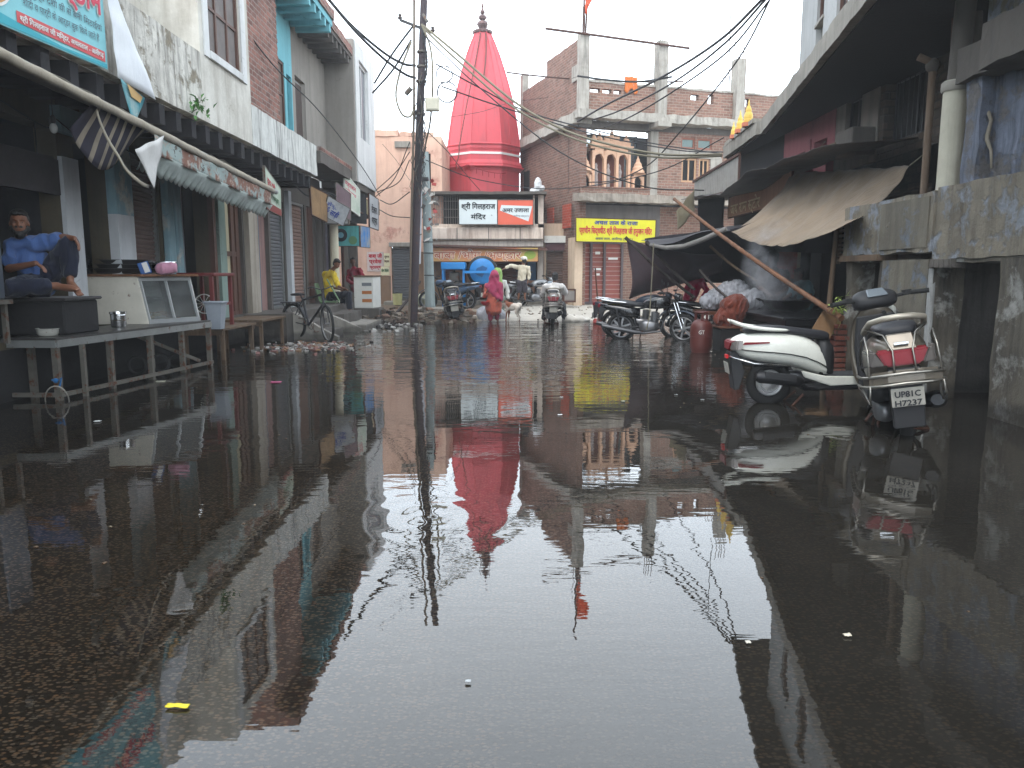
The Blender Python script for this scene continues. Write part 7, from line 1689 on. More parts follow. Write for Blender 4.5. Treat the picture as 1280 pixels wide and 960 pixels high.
def figure(o, J, s, shirt, pants, skin=M_skin, hair=M_hair, face=(0,-1,0), up=(0,0,1), sleeve=.5, leg=.95, vox=.02, hairs=1, beard=False, eyes=False, torso=1.0, hands=True, feet=True, fat=1.0, cap=None, loose=1.0):
    J = {k: V(v) for k, v in J.items()}
    P, R, ells, caps = head_parts(J['head'], face, up, s)
    ax = (J['shR'] - J['shL']).normalized()
    caps += [(J['neck'], J['head'] + V((0,0,-.03*s)), .055*s, .05*s), (J['pelvis'], J['chest'], .08*s, .09*s, (ax, .7)), (J['shL'], J['shR'], .032*s, .032*s)]
    for q in 'LR':
        sh, el, ha = J['sh'+q], J['el'+q], J['ha'+q]
        caps += [(sh, el, .042*s*fat, .038*s), (el, ha, .04*s, .026*s)]
        if hands:
            tips = J.get('fi'+q); d = (tips - ha) if tips is not None else (ha - el)
            sd = J['th'+q] if ('th'+q) in J else (V(face) if abs(V(face).dot(d.normalized())) < .9 else ax)
            caps += hand(ha, d, sd, s, J.get('cu'+q, V((.5,0,0))).x)
        if 'kn'+q in J:
            caps += [(J['hp'+q], J['kn'+q], .075*s, .055*s), (J['kn'+q], J['an'+q], .052*s, .034*s)]
            if feet:
                t_ = J['to'+q]; an = J['an'+q]
                caps += [(an + V((0,0,-.01*s)), an.lerp(t_, .75), .036*s, .034*s), (an.lerp(t_, .6), t_, .036*s, .022*s)]
                d = (t_-an).normalized(); w_ = d.cross(V((0,0,1))); w_ = w_.normalized() if w_.length > .1 else V((1,0,0))
                for k in range(5): 
                    b = t_ + w_*(.028 - .014*k)*s; caps.append((b - d*.02*s, b + d*(.02-.003*k)*s, (.012-.001*k)*s, .009*s))
    organic('body', caps, ells, skin, o, vox, 3)
    # shirt
    c = []; k = loose
    c += [(J['pelvis'] + V((0,0,.0)), J['pelvis'].lerp(J['chest'], .5), .145*s*fat*k*torso, .135*s*fat*k, (ax, .72)), (J['pelvis'].lerp(J['chest'], .5), J['chest'], .135*s*fat*k, .15*s*k, (ax, .72)), (J['shL'], J['shR'], .072*s, .072*s), (J['chest'], J['neck'] - V((0,0,.04*s)), .12*s, .07*s)]
    for q in 'LR':
        sh, el, ha = J['sh'+q], J['el'+q], J['ha'+q]
        if sleeve <= .5: c.append((sh, sh.lerp(el, sleeve*2), .066*s*k, .058*s*k))
        else: c += [(sh, el, .066*s*k, .052*s*k), (el, el.lerp(ha, (sleeve-.5)*2), .05*s*k, .042*s*k)]
    organic('shirt', c, [], shirt, o, vox, 2, .026*s, 12/s)
    if 'knL' in J:
        c = [(J['hpL'], J['hpR'], .115*s, .115*s), (J['pelvis'] - V((0,0,.02*s)), J['pelvis'] + V((0,0,.08*s)), .13*s, .125*s, (ax, .75))]
        for q in 'LR':
            if leg > .5: c += [(J['hp'+q], J['kn'+q], .10*s, .075*s), (J['kn'+q], J['kn'+q].lerp(J['an'+q], (leg-.5)*2), .072*s, .06*s)]
            else: c += [(J['hp'+q], J['hp'+q].lerp(J['kn'+q], leg*2), .10*s, .09*s)]
        organic('trousers', c, [], pants, o, vox, 2, .024*s, 12/s)
    if hairs:
        m_ = [(P(0,-.035,.055), (.081*s,.086*s,.082*s), R), (P(0,-.05,.0), (.078*s,.066*s,.08*s), R), (P(0,.015,.092), (.062*s,.066*s,.034*s), R)]
        organic('hair', [], m_, hair, o, vox*.7, 2, .008*s, 30)
    if beard:
        organic('beard', [(P(-.062,.01,-.05), P(0,.06,-.105), .026*s, .036*s), (P(.062,.01,-.05), P(0,.06,-.105), .026*s, .036*s), (P(-.026,.090,-.036), P(.026,.090,-.036), .007*s, .007*s)], [(P(0,.05,-.11), (.045*s,.036*s,.036*s), R)], hair, o, vox*.6, 2, .006*s, 40)
    if eyes:
        m = MB()
        for q in (-.03,.03): m.ell(P(q,.0755,.008), (.010*s,.007*s,.0042*s), 10, 6, R)
        e = m.build('eyes', M_eyew, o, smooth=True)
        m = MB()
        for q in (-.03,.03): m.ell(P(q+.002,.081,.008), (.0055*s,.003*s,.0045*s), 8, 6, R)
        m.build('iris', M_eye, e, smooth=True)
        m = MB()
        for q in (-1,1): m.tube([P(q*.048,.074,.03), P(q*.03,.084,.037), P(q*.012,.086,.031)], [.003*s,.006*s,.004*s], 6)
        m.build('eyebrows', M_hair, o)
    if cap is not None:
        organic('turban', [(P(-.05,.03,.075), P(.06,.03,.10), .045*s, .04*s), (P(-.05,-.05,.06), P(.06,-.05,.09), .05*s, .045*s)], [(P(0,-.01,.08), (.10*s,.11*s,.07*s), R)], cap, o, vox*.8, 2, .02*s, 22)
    return P
A_ = atY
# 1. man in a blue T-shirt
o = thing('person', 'bearded man in a blue T-shirt and dark trousers lounging barefoot on a box at left', 'person', (-5.75, 9.5, 1.2))
Yb = 9.4
J = dict(head=A_(24,279,9.32), neck=A_(27,300,9.42), chest=A_(36,322,9.5), pelvis=A_(49,355,9.6),
    shL=A_(60,303,9.52), elL=A_(79,297,9.5), haL=A_(93,298,9.42), fiL=A_(101,311,9.36),
    shR=A_(14,309,9.36), elR=A_(11,336,9.28), haR=A_(45,329,9.12), fiR=A_(62,340,9.06),
    hpL=A_(57,352,9.62), knL=A_(86,305,9.5), anL=A_(88,352,9.46), toL=A_(100,368,9.3),
    hpR=A_(42,356,9.5), knR=A_(16,360,9.0), anR=A_(72,357,9.1), toR=A_(96,362,9.02))
figure(o, J, 1.22, fabric('tshirt_blue', rgb(72,98,148), rgb(44,64,104), sc_=6), fabric('trousers_navy', rgb(34,38,54), rgb(18,20,30), sc_=5), face=(.55,-1,-.04), sleeve=.3, leg=.86, vox=.0105, beard=True, eyes=True)
o = thing('wooden_box', 'dark wooden box the man in blue is sitting on', 'box', (-5.9, 9.75, .745))
m = MB(); m.box(-6.45,-5.42,9.32,10.1,.746,1.16); m.build('body', M_soot_shade, o, bevel=.02)
m = MB(); m.box(-6.5,-5.38,9.28,10.15,1.162,1.2); m.build('lid', fabric('seat_cloth', rgb(46,42,42)), o, bevel=.015)
# 2. man in yellow
o = thing('person', 'man in a yellow shirt and dark trousers sitting bent over his phone on a chair', 'person', A_(415,372,23))
J = dict(head=A_(421,330,22.75), neck=A_(415,338,22.9), chest=A_(410,350,23), pelvis=A_(412,369,23),
    shL=A_(417,343,22.8), elL=A_(423,358,22.6), haL=A_(431,361,22.45), shR=A_(406,343,23.2), elR=A_(410,358,23.25), haR=A_(426,362,22.7),
    hpL=A_(414,370,22.9), knL=A_(436,368,22.5), anL=A_(437,388,22.5), toL=A_(444,390,22.35), hpR=A_(412,371,23.1), knR=A_(430,371,22.9), anR=A_(426,390,22.8), toR=A_(433,392,22.6))
figure(o, J, 1.1, fabric('shirt_yellow', rgb(214,184,50), rgb(160,130,30)), fabric('trousers_dark', rgb(34,36,46), rgb(20,20,26)), face=(.9,-.55,-.6), up=(.5,-.2,.8), sleeve=.45, leg=.9, vox=.018)
o = thing('plastic_chair', 'pale green plastic chair under the man in yellow', 'chair', A_(412,392,23))
b = A_(412,371,23); zf = A_(412,395,23).z
m = MB(); m.box(b.x-.24,b.x+.24,22.75,23.25,b.z-.16,b.z-.12); m.build('seat', paint('chair_green', rgb(130,160,120), .5), o, bevel=.01)
m = MB(); m.prism([(b.x-.26,22.78,b.z-.12),(b.x-.26,23.22,b.z-.12),(b.x-.4,23.2,b.z+.4),(b.x-.4,22.8,b.z+.4)], (.03,0,0)); m.build('backrest', paint('chair_green', rgb(130,160,120)), o)
for x in (-.22,.2):
    for y in (22.78,23.2):
        m = MB(); m.box(b.x+x,b.x+x+.035,y,y+.035,zf,b.z-.16); m.build('leg', paint('chair_green', rgb(130,160,120)), o)
m = MB(); m.bar(A_(404,340,22.6)+V((.1,0,-.2)), A_(424,376,22.4), .03,.03); m.build('arm_rest', paint('chair_green', rgb(130,160,120)), o)
# 3. person behind the white counter
o = thing('person', 'person in a dark red shawl sitting low behind the white drawer counter', 'person', A_(444,362,26))
J = dict(head=A_(441,327,26), neck=A_(442,334,26), chest=A_(444,344,26), pelvis=A_(444,360,26), shL=A_(450,338,25.9), elL=A_(455,350,25.8), haL=A_(450,354,25.5), shR=A_(437,339,26.1), elR=A_(434,350,26), haR=A_(442,356,25.6))
figure(o, J, 1.05, fabric('shawl_red', rgb(140,34,50), rgb(90,20,34)), None, skin=M_skind, face=(.5,-1,0), sleeve=.9, vox=.022)
# 4. woman in orange kurta and pink shawl
o = thing('person', 'woman in an orange tunic and pink head shawl wading barefoot beside the dog', 'person', A_(617,402,24))
J = dict(head=A_(618,346,24), neck=A_(618,352,24), chest=A_(617,362,24), pelvis=A_(617,377,24.05), shL=A_(625,357,24), elL=A_(627,370,23.95), haL=A_(622,376,23.8), shR=A_(609,357,24), elR=A_(606,370,23.95), haR=A_(609,364,23.75),
    hpL=A_(620,380,24.05), knL=A_(621,391,24.05), anL=A_(622,401,24.05), toL=A_(623,402,24.2), hpR=A_(614,380,24.05), knR=A_(613,391,24), anR=A_(613,402,24), toR=A_(613,403,24.15))
M_kurta = fabric('kurta_orange', rgb(180,92,74), rgb(140,66,54), sc_=5)
figure(o, J, 1.0, M_kurta, fabric('salwar_maroon', rgb(120,30,54), rgb(80,18,36)), skin=M_skind, face=(.1,1,0), sleeve=.75, leg=.85, vox=.02, loose=1.1)
organic('tunic', [(A_(617,362,24), A_(617,385,24.02), .17, .235, ((1,0,0),.75)), (A_(613,380,24.02), A_(613,388,24.02), .14, .14), (A_(621,380,24.02), A_(621,388,24.02), .14, .14)], [], M_kurta, o, .022, 3, .03, 7)
M_pk = fabric('shawl_pink', rgb(160,60,90), rgb(116,40,64), sc_=5)
organic('shawl', [(A_(618,345,24.0), A_(617,360,23.98), .135, .2, ((1,0,0),.75)), (A_(610,358,23.95), A_(622,372,23.85), .09, .07), (A_(625,356,23.95), A_(626,374,23.9), .08, .06)], [(A_(618,344,24), (.13,.13,.14))], M_pk, o, .022, 3, .03, 8)
o = thing('red_bowl', 'red plastic bowl carried at the side of the woman in orange', 'bowl', A_(606,381,23.85))
m = MB(); m.lathe([(.05,-.04),(.1,0),(.14,.07),(.13,.07),(.09,.01),(.0,-.02)], 20, A_(606,380,23.8), caps=False); m.build('body', paint('bowl_red', rgb(190,40,50), .4), o, smooth='auto')
# 5. person with green scarf behind her
o = thing('person', 'person in a pale green headscarf and light clothes standing behind the woman in orange', 'person', A_(626,393,25.5))
J = dict(head=A_(622,343,25.6), neck=A_(623,349,25.6), chest=A_(624,358,25.6), pelvis=A_(624,372,25.6), shL=A_(631,353,25.6), elL=A_(635,365,25.6), haL=A_(635,374,25.5), shR=A_(617,353,25.6), elR=A_(615,364,25.6), haR=A_(616,373,25.5),
    hpL=A_(628,374,25.6), knL=A_(628,384,25.6), anL=A_(628,394,25.6), toL=A_(628,395,25.8), hpR=A_(622,374,25.6), knR=A_(621,384,25.6), anR=A_(621,394,25.6), toR=A_(621,395,25.8))
figure(o, J, 1.0, fabric('shirt_palegrey', rgb(196,196,190), rgb(150,150,146)), fabric('salwar_grey', rgb(120,130,120)), skin=M_skind, face=(0,1,0), sleeve=.9, leg=.95, vox=.025)
organic('headscarf', [(A_(622,341,25.6), A_(623,354,25.6), .125, .15, ((1,0,0),.8))], [(A_(622,341,25.6), (.13,.13,.16))], fabric('scarf_green', rgb(140,170,96), rgb(100,130,70)), o, .025, 2, .03, 8)
# 6. standing man in turban, back to the camera
o = thing('person', 'man in a white turban, cream shirt and rolled dark shorts standing with one arm out', 'person', A_(650,374,28.3))
Yh = 28.3
J = dict(head=A_(655,326,Yh), neck=A_(654,332,Yh), chest=A_(653,339,Yh), pelvis=A_(652,351,Yh), shL=A_(647,334,Yh), elL=A_(638,332,Yh-.2), haL=A_(630,336,Yh-.35), shR=A_(660,335,Yh), elR=A_(662,344,Yh), haR=A_(660,351,Yh-.05),
    hpL=A_(649,353,Yh), knL=A_(649,363,Yh), anL=A_(648,373,Yh), toL=A_(647,375,Yh+.15), hpR=A_(656,353,Yh), knR=A_(656,363,Yh), anR=A_(656,373,Yh), toR=A_(657,375,Yh+.15))
figure(o, J, 1.02, fabric('shirt_cream', rgb(206,196,176), rgb(160,150,130)), fabric('shorts_dark', rgb(60,56,62)), skin=M_skin, face=(-.4,1,0), sleeve=.85, leg=.5, vox=.022, cap=fabric('turban_white', rgb(214,208,198), rgb(170,164,156)))
# 7. rider
o = thing('person', 'man in a loose white shirt riding the grey scooter away from the camera', 'person', A_(692,378,23.6))
J = dict(head=A_(694,347,23.6), neck=A_(693,354,23.6), chest=A_(692,362,23.6), pelvis=A_(692,379,23.45), shL=A_(682,358,23.6), elL=A_(679,368,23.8), haL=A_(682,367,24.2), shR=A_(702,358,23.6), elR=A_(707,366,23.8), haR=A_(704,366,24.2),
    hpL=A_(687,381,23.5), knL=A_(682,381,24.0), anL=A_(680,399,24.0), toL=A_(680,400,24.2), hpR=A_(698,381,23.5), knR=A_(703,381,24.0), anR=A_(706,399,23.9), toR=A_(707,400,24.1))
figure(o, J, 1.16, fabric('shirt_white', rgb(214,210,206), rgb(176,170,168), sc_=4), fabric('trousers_black', rgb(36,36,40)), skin=M_skind, face=(.1,1,0), sleeve=.85, leg=.95, vox=.022, loose=1.12, fat=1.1)
# 8. cook in the dark
o = thing('person', 'dark-haired cook in dark clothes standing in the steam of the stall', 'person', A_(968,392,16))
J = dict(head=A_(967,324,16), neck=A_(967,336,16), chest=A_(968,350,16), pelvis=A_(970,374,16), shL=A_(980,343,16), elL=A_(985,360,15.8), haL=A_(975,366,15.4), shR=A_(955,343,16), elR=A_(950,359,15.8), haR=A_(960,366,15.4))
figure(o, J, 1.25, fabric('shirt_brown', rgb(66,50,50), rgb(40,30,32)), None, skin=M_skind, face=(-.3,-1,-.2), sleeve=.45, vox=.022)
# 9. seated figure in teal
o = thing('person', 'person in a pale teal shirt crouching right of the cook in the dark stall', 'person', A_(1000,385,15))
J = dict(head=A_(998,344,15.6), neck=A_(1000,352,15.6), chest=A_(1003,362,15.6), pelvis=A_(1008,378,15.6), shL=A_(1010,356,15.6), elL=A_(1014,368,15.4), haL=A_(1004,374,15.2), shR=A_(994,358,15.5), elR=A_(988,368,15.2), haR=A_(982,372,15.0))
figure(o, J, 1.05, fabric('shirt_teal', rgb(110,140,146), rgb(70,96,104)), None, skin=M_skind, face=(-1,-.6,-.2), sleeve=.45, vox=.022)
# 10. magenta figure
o = thing('person', 'person wrapped in magenta cloth sitting behind the motorcycles', 'person', A_(866,375,19.5))
J = dict(head=A_(882,343,19.6), neck=A_(878,349,19.6), chest=A_(870,357,19.6), pelvis=A_(862,372,19.6), shL=A_(878,354,19.5), elL=A_(884,364,19.4), haL=A_(878,372,19.2), shR=A_(864,352,19.7), elR=A_(858,362,19.6), haR=A_(864,372,19.3))
figure(o, J, 1.0, fabric('cloth_magenta', rgb(170,30,70), rgb(110,20,50)), None, skin=M_skind, face=(.8,-1,0), sleeve=.9, vox=.022, fat=1.15)
# dog
dg_ = thing('dog', 'white dog with brown patches standing at the water edge, head lowered to the left', 'dog', A_(640,402,24.4))
Yd = 24.4; D = lambda px, py, dy=0: A_(px, py, Yd+dy)
caps = [(D(635,382), D(645,383), .125, .095), (D(635,383), D(640,385), .12, .1), (D(645,383), D(649,382), .095, .10),
        (D(634,380), D(631,379,-.02), .08, .06), (D(631,379,-.03), D(628,381,-.06), .058, .05), (D(629,381,-.06), D(625.5,384.5,-.1), .045, .024),
        (D(649,380,.0), D(651,385,.04), .018, .014), (D(651,385,.04), D(650.5,391,.06), .014, .009)]
for x, dy in ((634,-.08),(637,.08)): caps += [(D(x,385,dy), D(x-1,393,dy), .055, .028), (D(x-1,393,dy), D(x-1.5,401,dy), .026, .02), (D(x-1.5,401.3,dy), D(x-3,401.8,dy), .026, .02)]
for x, dy in ((647,-.08),(649,.08)): caps += [(D(x,384,dy), D(x-2,391,dy), .075, .04), (D(x-2,391,dy), D(x+1,396,dy), .03, .02), (D(x+1,396,dy), D(x,401,dy), .02, .019), (D(x,401.4,dy), D(x-1.5,401.9,dy), .024, .018)]
ells = [(D(631,376.5,-.08), (.03,.02,.045)), (D(633,376.5,.02), (.03,.02,.045))]
s = NT('dog_coat'); f_ = s.ramp(s.noise(2.6, 2, .4, s.map((1,.3,1), loc=(.35,0,.2))), .50, .54)
s.fin(s.mix(s.math('MULTIPLY', s.noise(30,3), .3), s.mix(f_, rgb(206,196,184), rgb(128,72,48)), rgb(110,90,76)), .9)
organic('body', caps, ells, s.m, dg_, .014, 3)
m = MB(); m.ell(D(625.2,384.3,-.12), (.014,.014,.012), 8, 6); m.ell(D(628.5,380,-.115), (.008,.008,.008), 8, 6); m.build('nose_and_eye', M_eye, dg_, smooth=True)
# ================================================================== POLES AND WIRES
pb = A_(516,402,23.0); pb.z = -.05
pt = V((atY(531,0,23.0).x, 23.0, 9.6))
dp = thing('iron_pole', 'tall dark iron utility pole tangled with cables, rising out of the water', 'utility pole', pb)
def PO(z): return pb.lerp(pt, (z - pb.z)/(pt.z - pb.z))
m = MB(); m.tube([pb + V((0,0,-.1)), PO(3.2), PO(9.6)], [.13,.12,.10], 10); m.build('shaft', paint('pole_dark', rgb(66,56,60), .7, metal=.2, var=.5, rust=.35), dp, smooth='auto')
m = MB(); m.tube([pb+V((-.1,-.1,.0)), PO(3)+V((-.13,-.12,0)), PO(6)+V((-.16,-.1,0)), PO(9.6)+V((-.28,-.1,0))], .035, 8); m.build('conduit', paint('conduit_brown', rgb(110,96,82), .7, var=.5), dp, smooth='auto')
for z in (5.2, 6.0, 6.9, 7.3, 7.7):
    m = MB(); m.lathe([(.15,0),(.15,.05)], 12, PO(z)); m.build('band', M_steel, dp)
ca, cb = A_(500,25,23.0), A_(541,41,22.9)
m = MB(); m.bar(ca, cb, .07, .07); m.build('cross_arm', M_black, dp)
for p_ in (ca, cb):
    m = MB(); m.lathe([(.05,0),(.07,.04),(.04,.08),(.06,.12),(.0,.16)], 10, p_ + V((0,0,.02))); m.build('insulator', paint('insulator', rgb(70,60,56), .3), dp)
m = MB(); m.tube([A_(529,18,22.9), A_(534,27,22.8)], .04, 8); m.build('bracket', M_steel, dp)
m = MB(); m.tube([A_(507,118,22.9), A_(514,110,22.9)], .07, 8); m.build('bracket', M_steel, dp)
o = thing('junction_box', 'cream metal junction box fixed to the dark pole above the cable tangle', 'junction box', A_(541,130,22.8))
a0 = A_(532,139,22.75); a1 = A_(549,122,22.75)
m = MB(); m.box(a0.x, a1.x, 22.65, 22.85, a0.z, a1.z); m.build('case', paint('box_cream', rgb(206,200,180), .5, var=.3), o, bevel=.02)
m = MB(); m.box(a0.x+.04, a1.x-.04, 22.632, 22.649, a0.z+.04, a1.z-.04); m.build('door', paint('box_cream', rgb(206,200,180)), o, bevel=.006)
# cable bundle along the pole
r_ = random.Random(11)
def strand(z0, z1, ang, r, col, wob=.06, lab=None, n=16, rad_=.17):
    pts = []
    for i in range(n+1):
        z = lerp(z0, z1, i/n); q = PO(z); a = ang + .4*math.sin(i*1.3+ang*3)
        pts.append(q + V(((rad_+wob*math.sin(i*2.1+ang))*math.cos(a), -abs(rad_*math.sin(a))-.04, 0)))
    return pts
for k in range(14):
    m = MB(); m.tube(strand(r_.uniform(2.6,4.6), r_.uniform(5.2,8.2), r_.uniform(-.6,3.4), 0, None, n=14), r_.uniform(.006,.014), 5)
    m.build('clinging_cable', r_.choice([M_wire, M_wire, M_wireb, M_steel]), dp)
# loops
def loop(c, R, n, lab, mat=M_wire, rr=.012, sq=1.0):
    m = MB()
    for k in range(n):
        off = V((r_.uniform(-.03,.03), r_.uniform(-.06,.06), r_.uniform(-.03,.03)))
        m.tube([V(c)+off+V((R*math.cos(a), .05*math.sin(a*2+k), R*sq*math.sin(a))) for a in [i*2*pi/28 for i in range(28)]], rr, 6, closed=True)
    plaint('cable_coil', m, mat, lab, 'cable coil', 'coils of cable hanging by the pole')
loop(A_(556,94,22.8), .23, 2, 'upper round coil of black cable just right of the pole', rr=.010)
loop(A_(558,115,22.8), .28, 3, 'lower round coil of black cable just right of the pole', rr=.010)
def wire(lab, pts, r, mat=M_wire, grp='overhead wires across the street', nm='overhead_wire', n=18, sg=None):
    m = MB()
    if sg is not None and len(pts) == 2: pts = sag(pts[0], pts[1], sg, n)
    m.tube(pts, r*1.0, 6); return plaint(nm, m, mat, lab, 'wire', grp, smooth='auto')
def smooth_path(pts, n=8):
    pts = [V(p) for p in pts]; out = []
    P = [pts[0]*2-pts[1]] + pts + [pts[-1]*2-pts[-2]]
    for i in range(1, len(P)-2):
        for k in range(n):
            t_ = k/n; a,b,c,d = P[i-1],P[i],P[i+1],P[i+2]
            out.append(.5*((2*b)+(c-a)*t_+(2*a-5*b+4*c-d)*t_*t_+(3*b-a-3*c+d)*t_**3))
    out.append(pts[-1]); return out
def pw(lab, pp, r, mat=M_wire, grp='overhead wires across the street', nm='overhead_wire'):
    return wire(lab, smooth_path([A_(*p) for p in pp]), r, mat, grp, nm)
# thick beige pair from the pole to the right across the spire
pw('upper of two thick beige cables running from the dark pole across the spire', [(529,32,22.9),(570,66,22.5),(640,125,22),(700,160,21.5),(760,180,21),(830,193,21),(902,193,22)], .035, M_wireb)
pw('lower of two thick beige cables running from the dark pole across the spire', [(528,34,22.9),(568,72,22.5),(636,130,22),(700,166,21.5),(760,186,21),(830,197,21),(902,195,22)], .03, M_wireb)
pw('thin black wire from the coils past the spire to the brick house columns', [(545,80,22.8),(600,110,23.5),(660,140,24.5),(740,162,26),(820,180,27),(900,192,27)], .02)
pw('thin black wire crossing the lower spire towards the right', [(552,108,22.8),(610,128,23.5),(680,150,24.5),(760,172,26),(850,188,26),(905,190,26)], .02)
pw('uppermost of three black cables from the right roof down to the brick house', [(958,-6,16),(900,50,18),(830,95,21),(760,130,25),(722,152,28.4)], .03)
pw('middle of three black cables from the right roof down to the brick house', [(960,-4,16),(905,55,18),(840,104,21),(775,138,25),(740,150,28.2)], .024)
pw('lowest of three black cables from the right roof down to the brick house', [(962,0,16),(910,64,18),(845,112,21),(790,145,24),(755,160,28)], .02)
pw('steep black wire from the roof corner down past the columns to the shrine', [(962,0,16),(940,45,17.5),(920,78,19),(886,122,21),(850,165,23),(812,205,26),(770,225,28),(735,228,28.2)], .02)
pw('black service wire with a joint hanging over the brick parapet', [(722,95,28),(760,100,27.5),(800,102,27),(840,96,26.5)], .035)
pw('slack black wire sagging from the pole head past the yellow banner to the right shops', [(530,44,22.8),(600,110,22),(700,190,21),(800,232,20.5),(880,238,21)], .018)
pw('slack black wire from the pale pole over the temple sign to the gold domes', [(532,200,27),(600,225,27.5),(700,236,27),(820,215,25),(905,172,23)], .016)
pw('very thin faint wire crossing the white sky high on the right', [(890,0,30),(820,45,30),(740,88,29.5),(715,98,29)], .008)
pw('hanging thin wire dropping vertically in front of the sky at right', [(914,-5,22),(912,60,22),(911,112,22)], .012)
# left side bundle: black twin from the upper left
pw('thick black cable sweeping from the cyan eave to the pole, upper', [(405,-8,19),(440,32,20.5),(480,66,22),(505,80,22.8),(520,82,22.9)], .035)
pw('thick black cable sweeping from the cyan eave to the pole, lower', [(408,-4,19),(445,40,20.5),(478,72,22),(505,92,22.8),(520,98,22.9)], .035)
pw('straight black stay from the pole head down to the white house wall', [(516,33,22.9),(490,68,23.5),(468,104,24.5)], .03)
pw('second straight black stay from the pole head to the white house wall', [(514,50,22.9),(492,86,23.5),(466,116,24.5)], .03)
pw('thick drooping cable loop on the left of the pole', [(514,52,22.8),(500,90,22.8),(495,120,22.7),(502,142,22.6),(512,146,22.7),(517,138,22.8)], .03, M_wireb)
pw('long pale cable curving down the right side of the pole to the pale pole', [(527,30,22.8),(538,60,22.8),(541,100,22.8),(538,150,23.5),(532,180,25),(528,205,26)], .03, M_wireb)
pw('short dark cable bowed on the right side of the pole', [(528,38,22.8),(533,70,22.8),(532,95,22.8),(524,106,22.8)], .03)
pw('thin wire slanting from the pole to the temple roof', [(535,165,23.5),(560,190,25),(580,215,27),(600,238,29.3)], .012)
pw('thin wire from the pole top right across the spire middle', [(535,150,23),(600,140,26),(640,128,30),(700,120,33)], .008)
for i, (a, b, c) in enumerate((((512,190,23),(495,215,25),(470,238,27.5)), ((512,200,23),(498,228,25),(472,240,27.5)), ((512,178,23),(492,225,25),(468,247,27.5)), ((512,240,23),(490,255,24.5),(475,250,27)), ((512,272,23),(490,270,25),(474,262,27.2)))):
    pw(['uppermost of the thin wires fanning from the pole to the left signs','second of the thin wires fanning from the pole to the left signs','drooping thin wire between the pole and the far left signs','sagging loop of wire over the pink wall','lowest thin wire over the pink wall to the left signs'][i], [a, b, c], .014, grp='service wires fanning out to the left row')
pw('thin dark wire along the left facades from the brick wall to the far signs', [(300,28,15.5),(345,85,17),(400,140,20.3),(450,205,24.5),(475,245,27.5)], .014, grp='service wires fanning out to the left row')
pw('black wire draped along the underside of the far left signs', [(360,222,19),(385,245,20.5),(405,240,21.5),(430,250,23)], .02, grp='service wires fanning out to the left row')
pw('thin dark diagonal wire over the pink wall', [(478,180,29),(495,200,29),(505,215,28),(512,225,25)], .008, grp='service wires fanning out to the left row')
# thin faint wire in the sky at left
pw('faint thin wire high in the sky left of the pole', [(452,-5,20),(480,20,21.5),(500,32,22.8)], .008)
# ------------------------------------------------------------------ pale concrete pole
qb = A_(538,385,27.3); qb.z = .25
pp_ = thing('concrete_pole', 'pale grey-green concrete pole plastered with torn bills behind the dark iron pole', 'utility pole', qb)
ptz = A_(531,190,27.3)
m = MB(); m.tube([qb, qb.lerp(ptz,.5), ptz], [.18,.16,.13], 16); m.build('shaft', plaster('pole_pale', rgb(146,158,158), stain=rgb(90,90,86), amt=.5, streak=.4, sc_=2, bump=.2), pp_, smooth='auto')
m = MB(); m.box(qb.x-.7, qb.x+.65, 26.9, 27.8, .02, .3); m.build('footing', M_conc, pp_, bevel=.05)
m = MB()
for z in (2.0, 2.4, 1.2): m.lathe([(.185,0),(.185,.03)], 16, qb.lerp(ptz, z/5.6) ); 
m.build('wire_tie', M_wire, pp_)
m = MB(); r_ = random.Random(21)
for k in range(46):
    c = A_(r_.uniform(518,546), r_.uniform(225,300), 26.9 - r_.uniform(0,.25)); s_ = r_.uniform(.06,.2)
    R = Matrix.Rotation(r_.uniform(0,3),3,'Z') @ Matrix.Rotation(r_.uniform(-1,1),3,'X') @ Matrix.Rotation(r_.uniform(-1,1),3,'Y')
    m.obox(c, (s_, .012, s_*r_.uniform(.4,1.3)), R, r_.choice((0,0,1,2)))
plaint('torn_bills', m, [flat('rag_white', rgb(190,186,180)), flat('rag_grey', rgb(110,104,100)), flat('rag_red', rgb(160,70,66))], 'tangle of torn rags and bills tied between the two poles', 'rags', clean=False)
m = MB(); m.tube([A_(524,238,27), A_(521,290,27), A_(524,330,27)], [.1,.16,.05], 8); plaint('white_rag', m, fabric('rag_long', rgb(196,200,206), rgb(150,150,160)), 'long pale rag hanging between the two poles', 'rag', smooth='auto')
m = MB(); m.tube(smooth_path([A_(530,196,26.7),A_(524,210,26.4),A_(519,225,26.2),A_(516,240,26)]), .03, 6); plaint('red_cable', m, flat('cable_red', rgb(170,60,70)), 'short red cable wound between the two poles', 'cable')
m = MB(); m.box(-3.2,-2.86,26.85,27.1,4.62,4.72); m.tube([(-3.05,27,4.68),(-3.05,27.3,4.6)], .02, 6); plaint('pole_lamp', m, M_black, 'small dark fitting on the pale concrete pole', 'lamp')
bamboo(A_(495,392,24.5), A_(525,352,26.6), .05, 'dark pipe leaning from the rubble up to the pale pole', M_bamd, False, 'leaning_pipe')
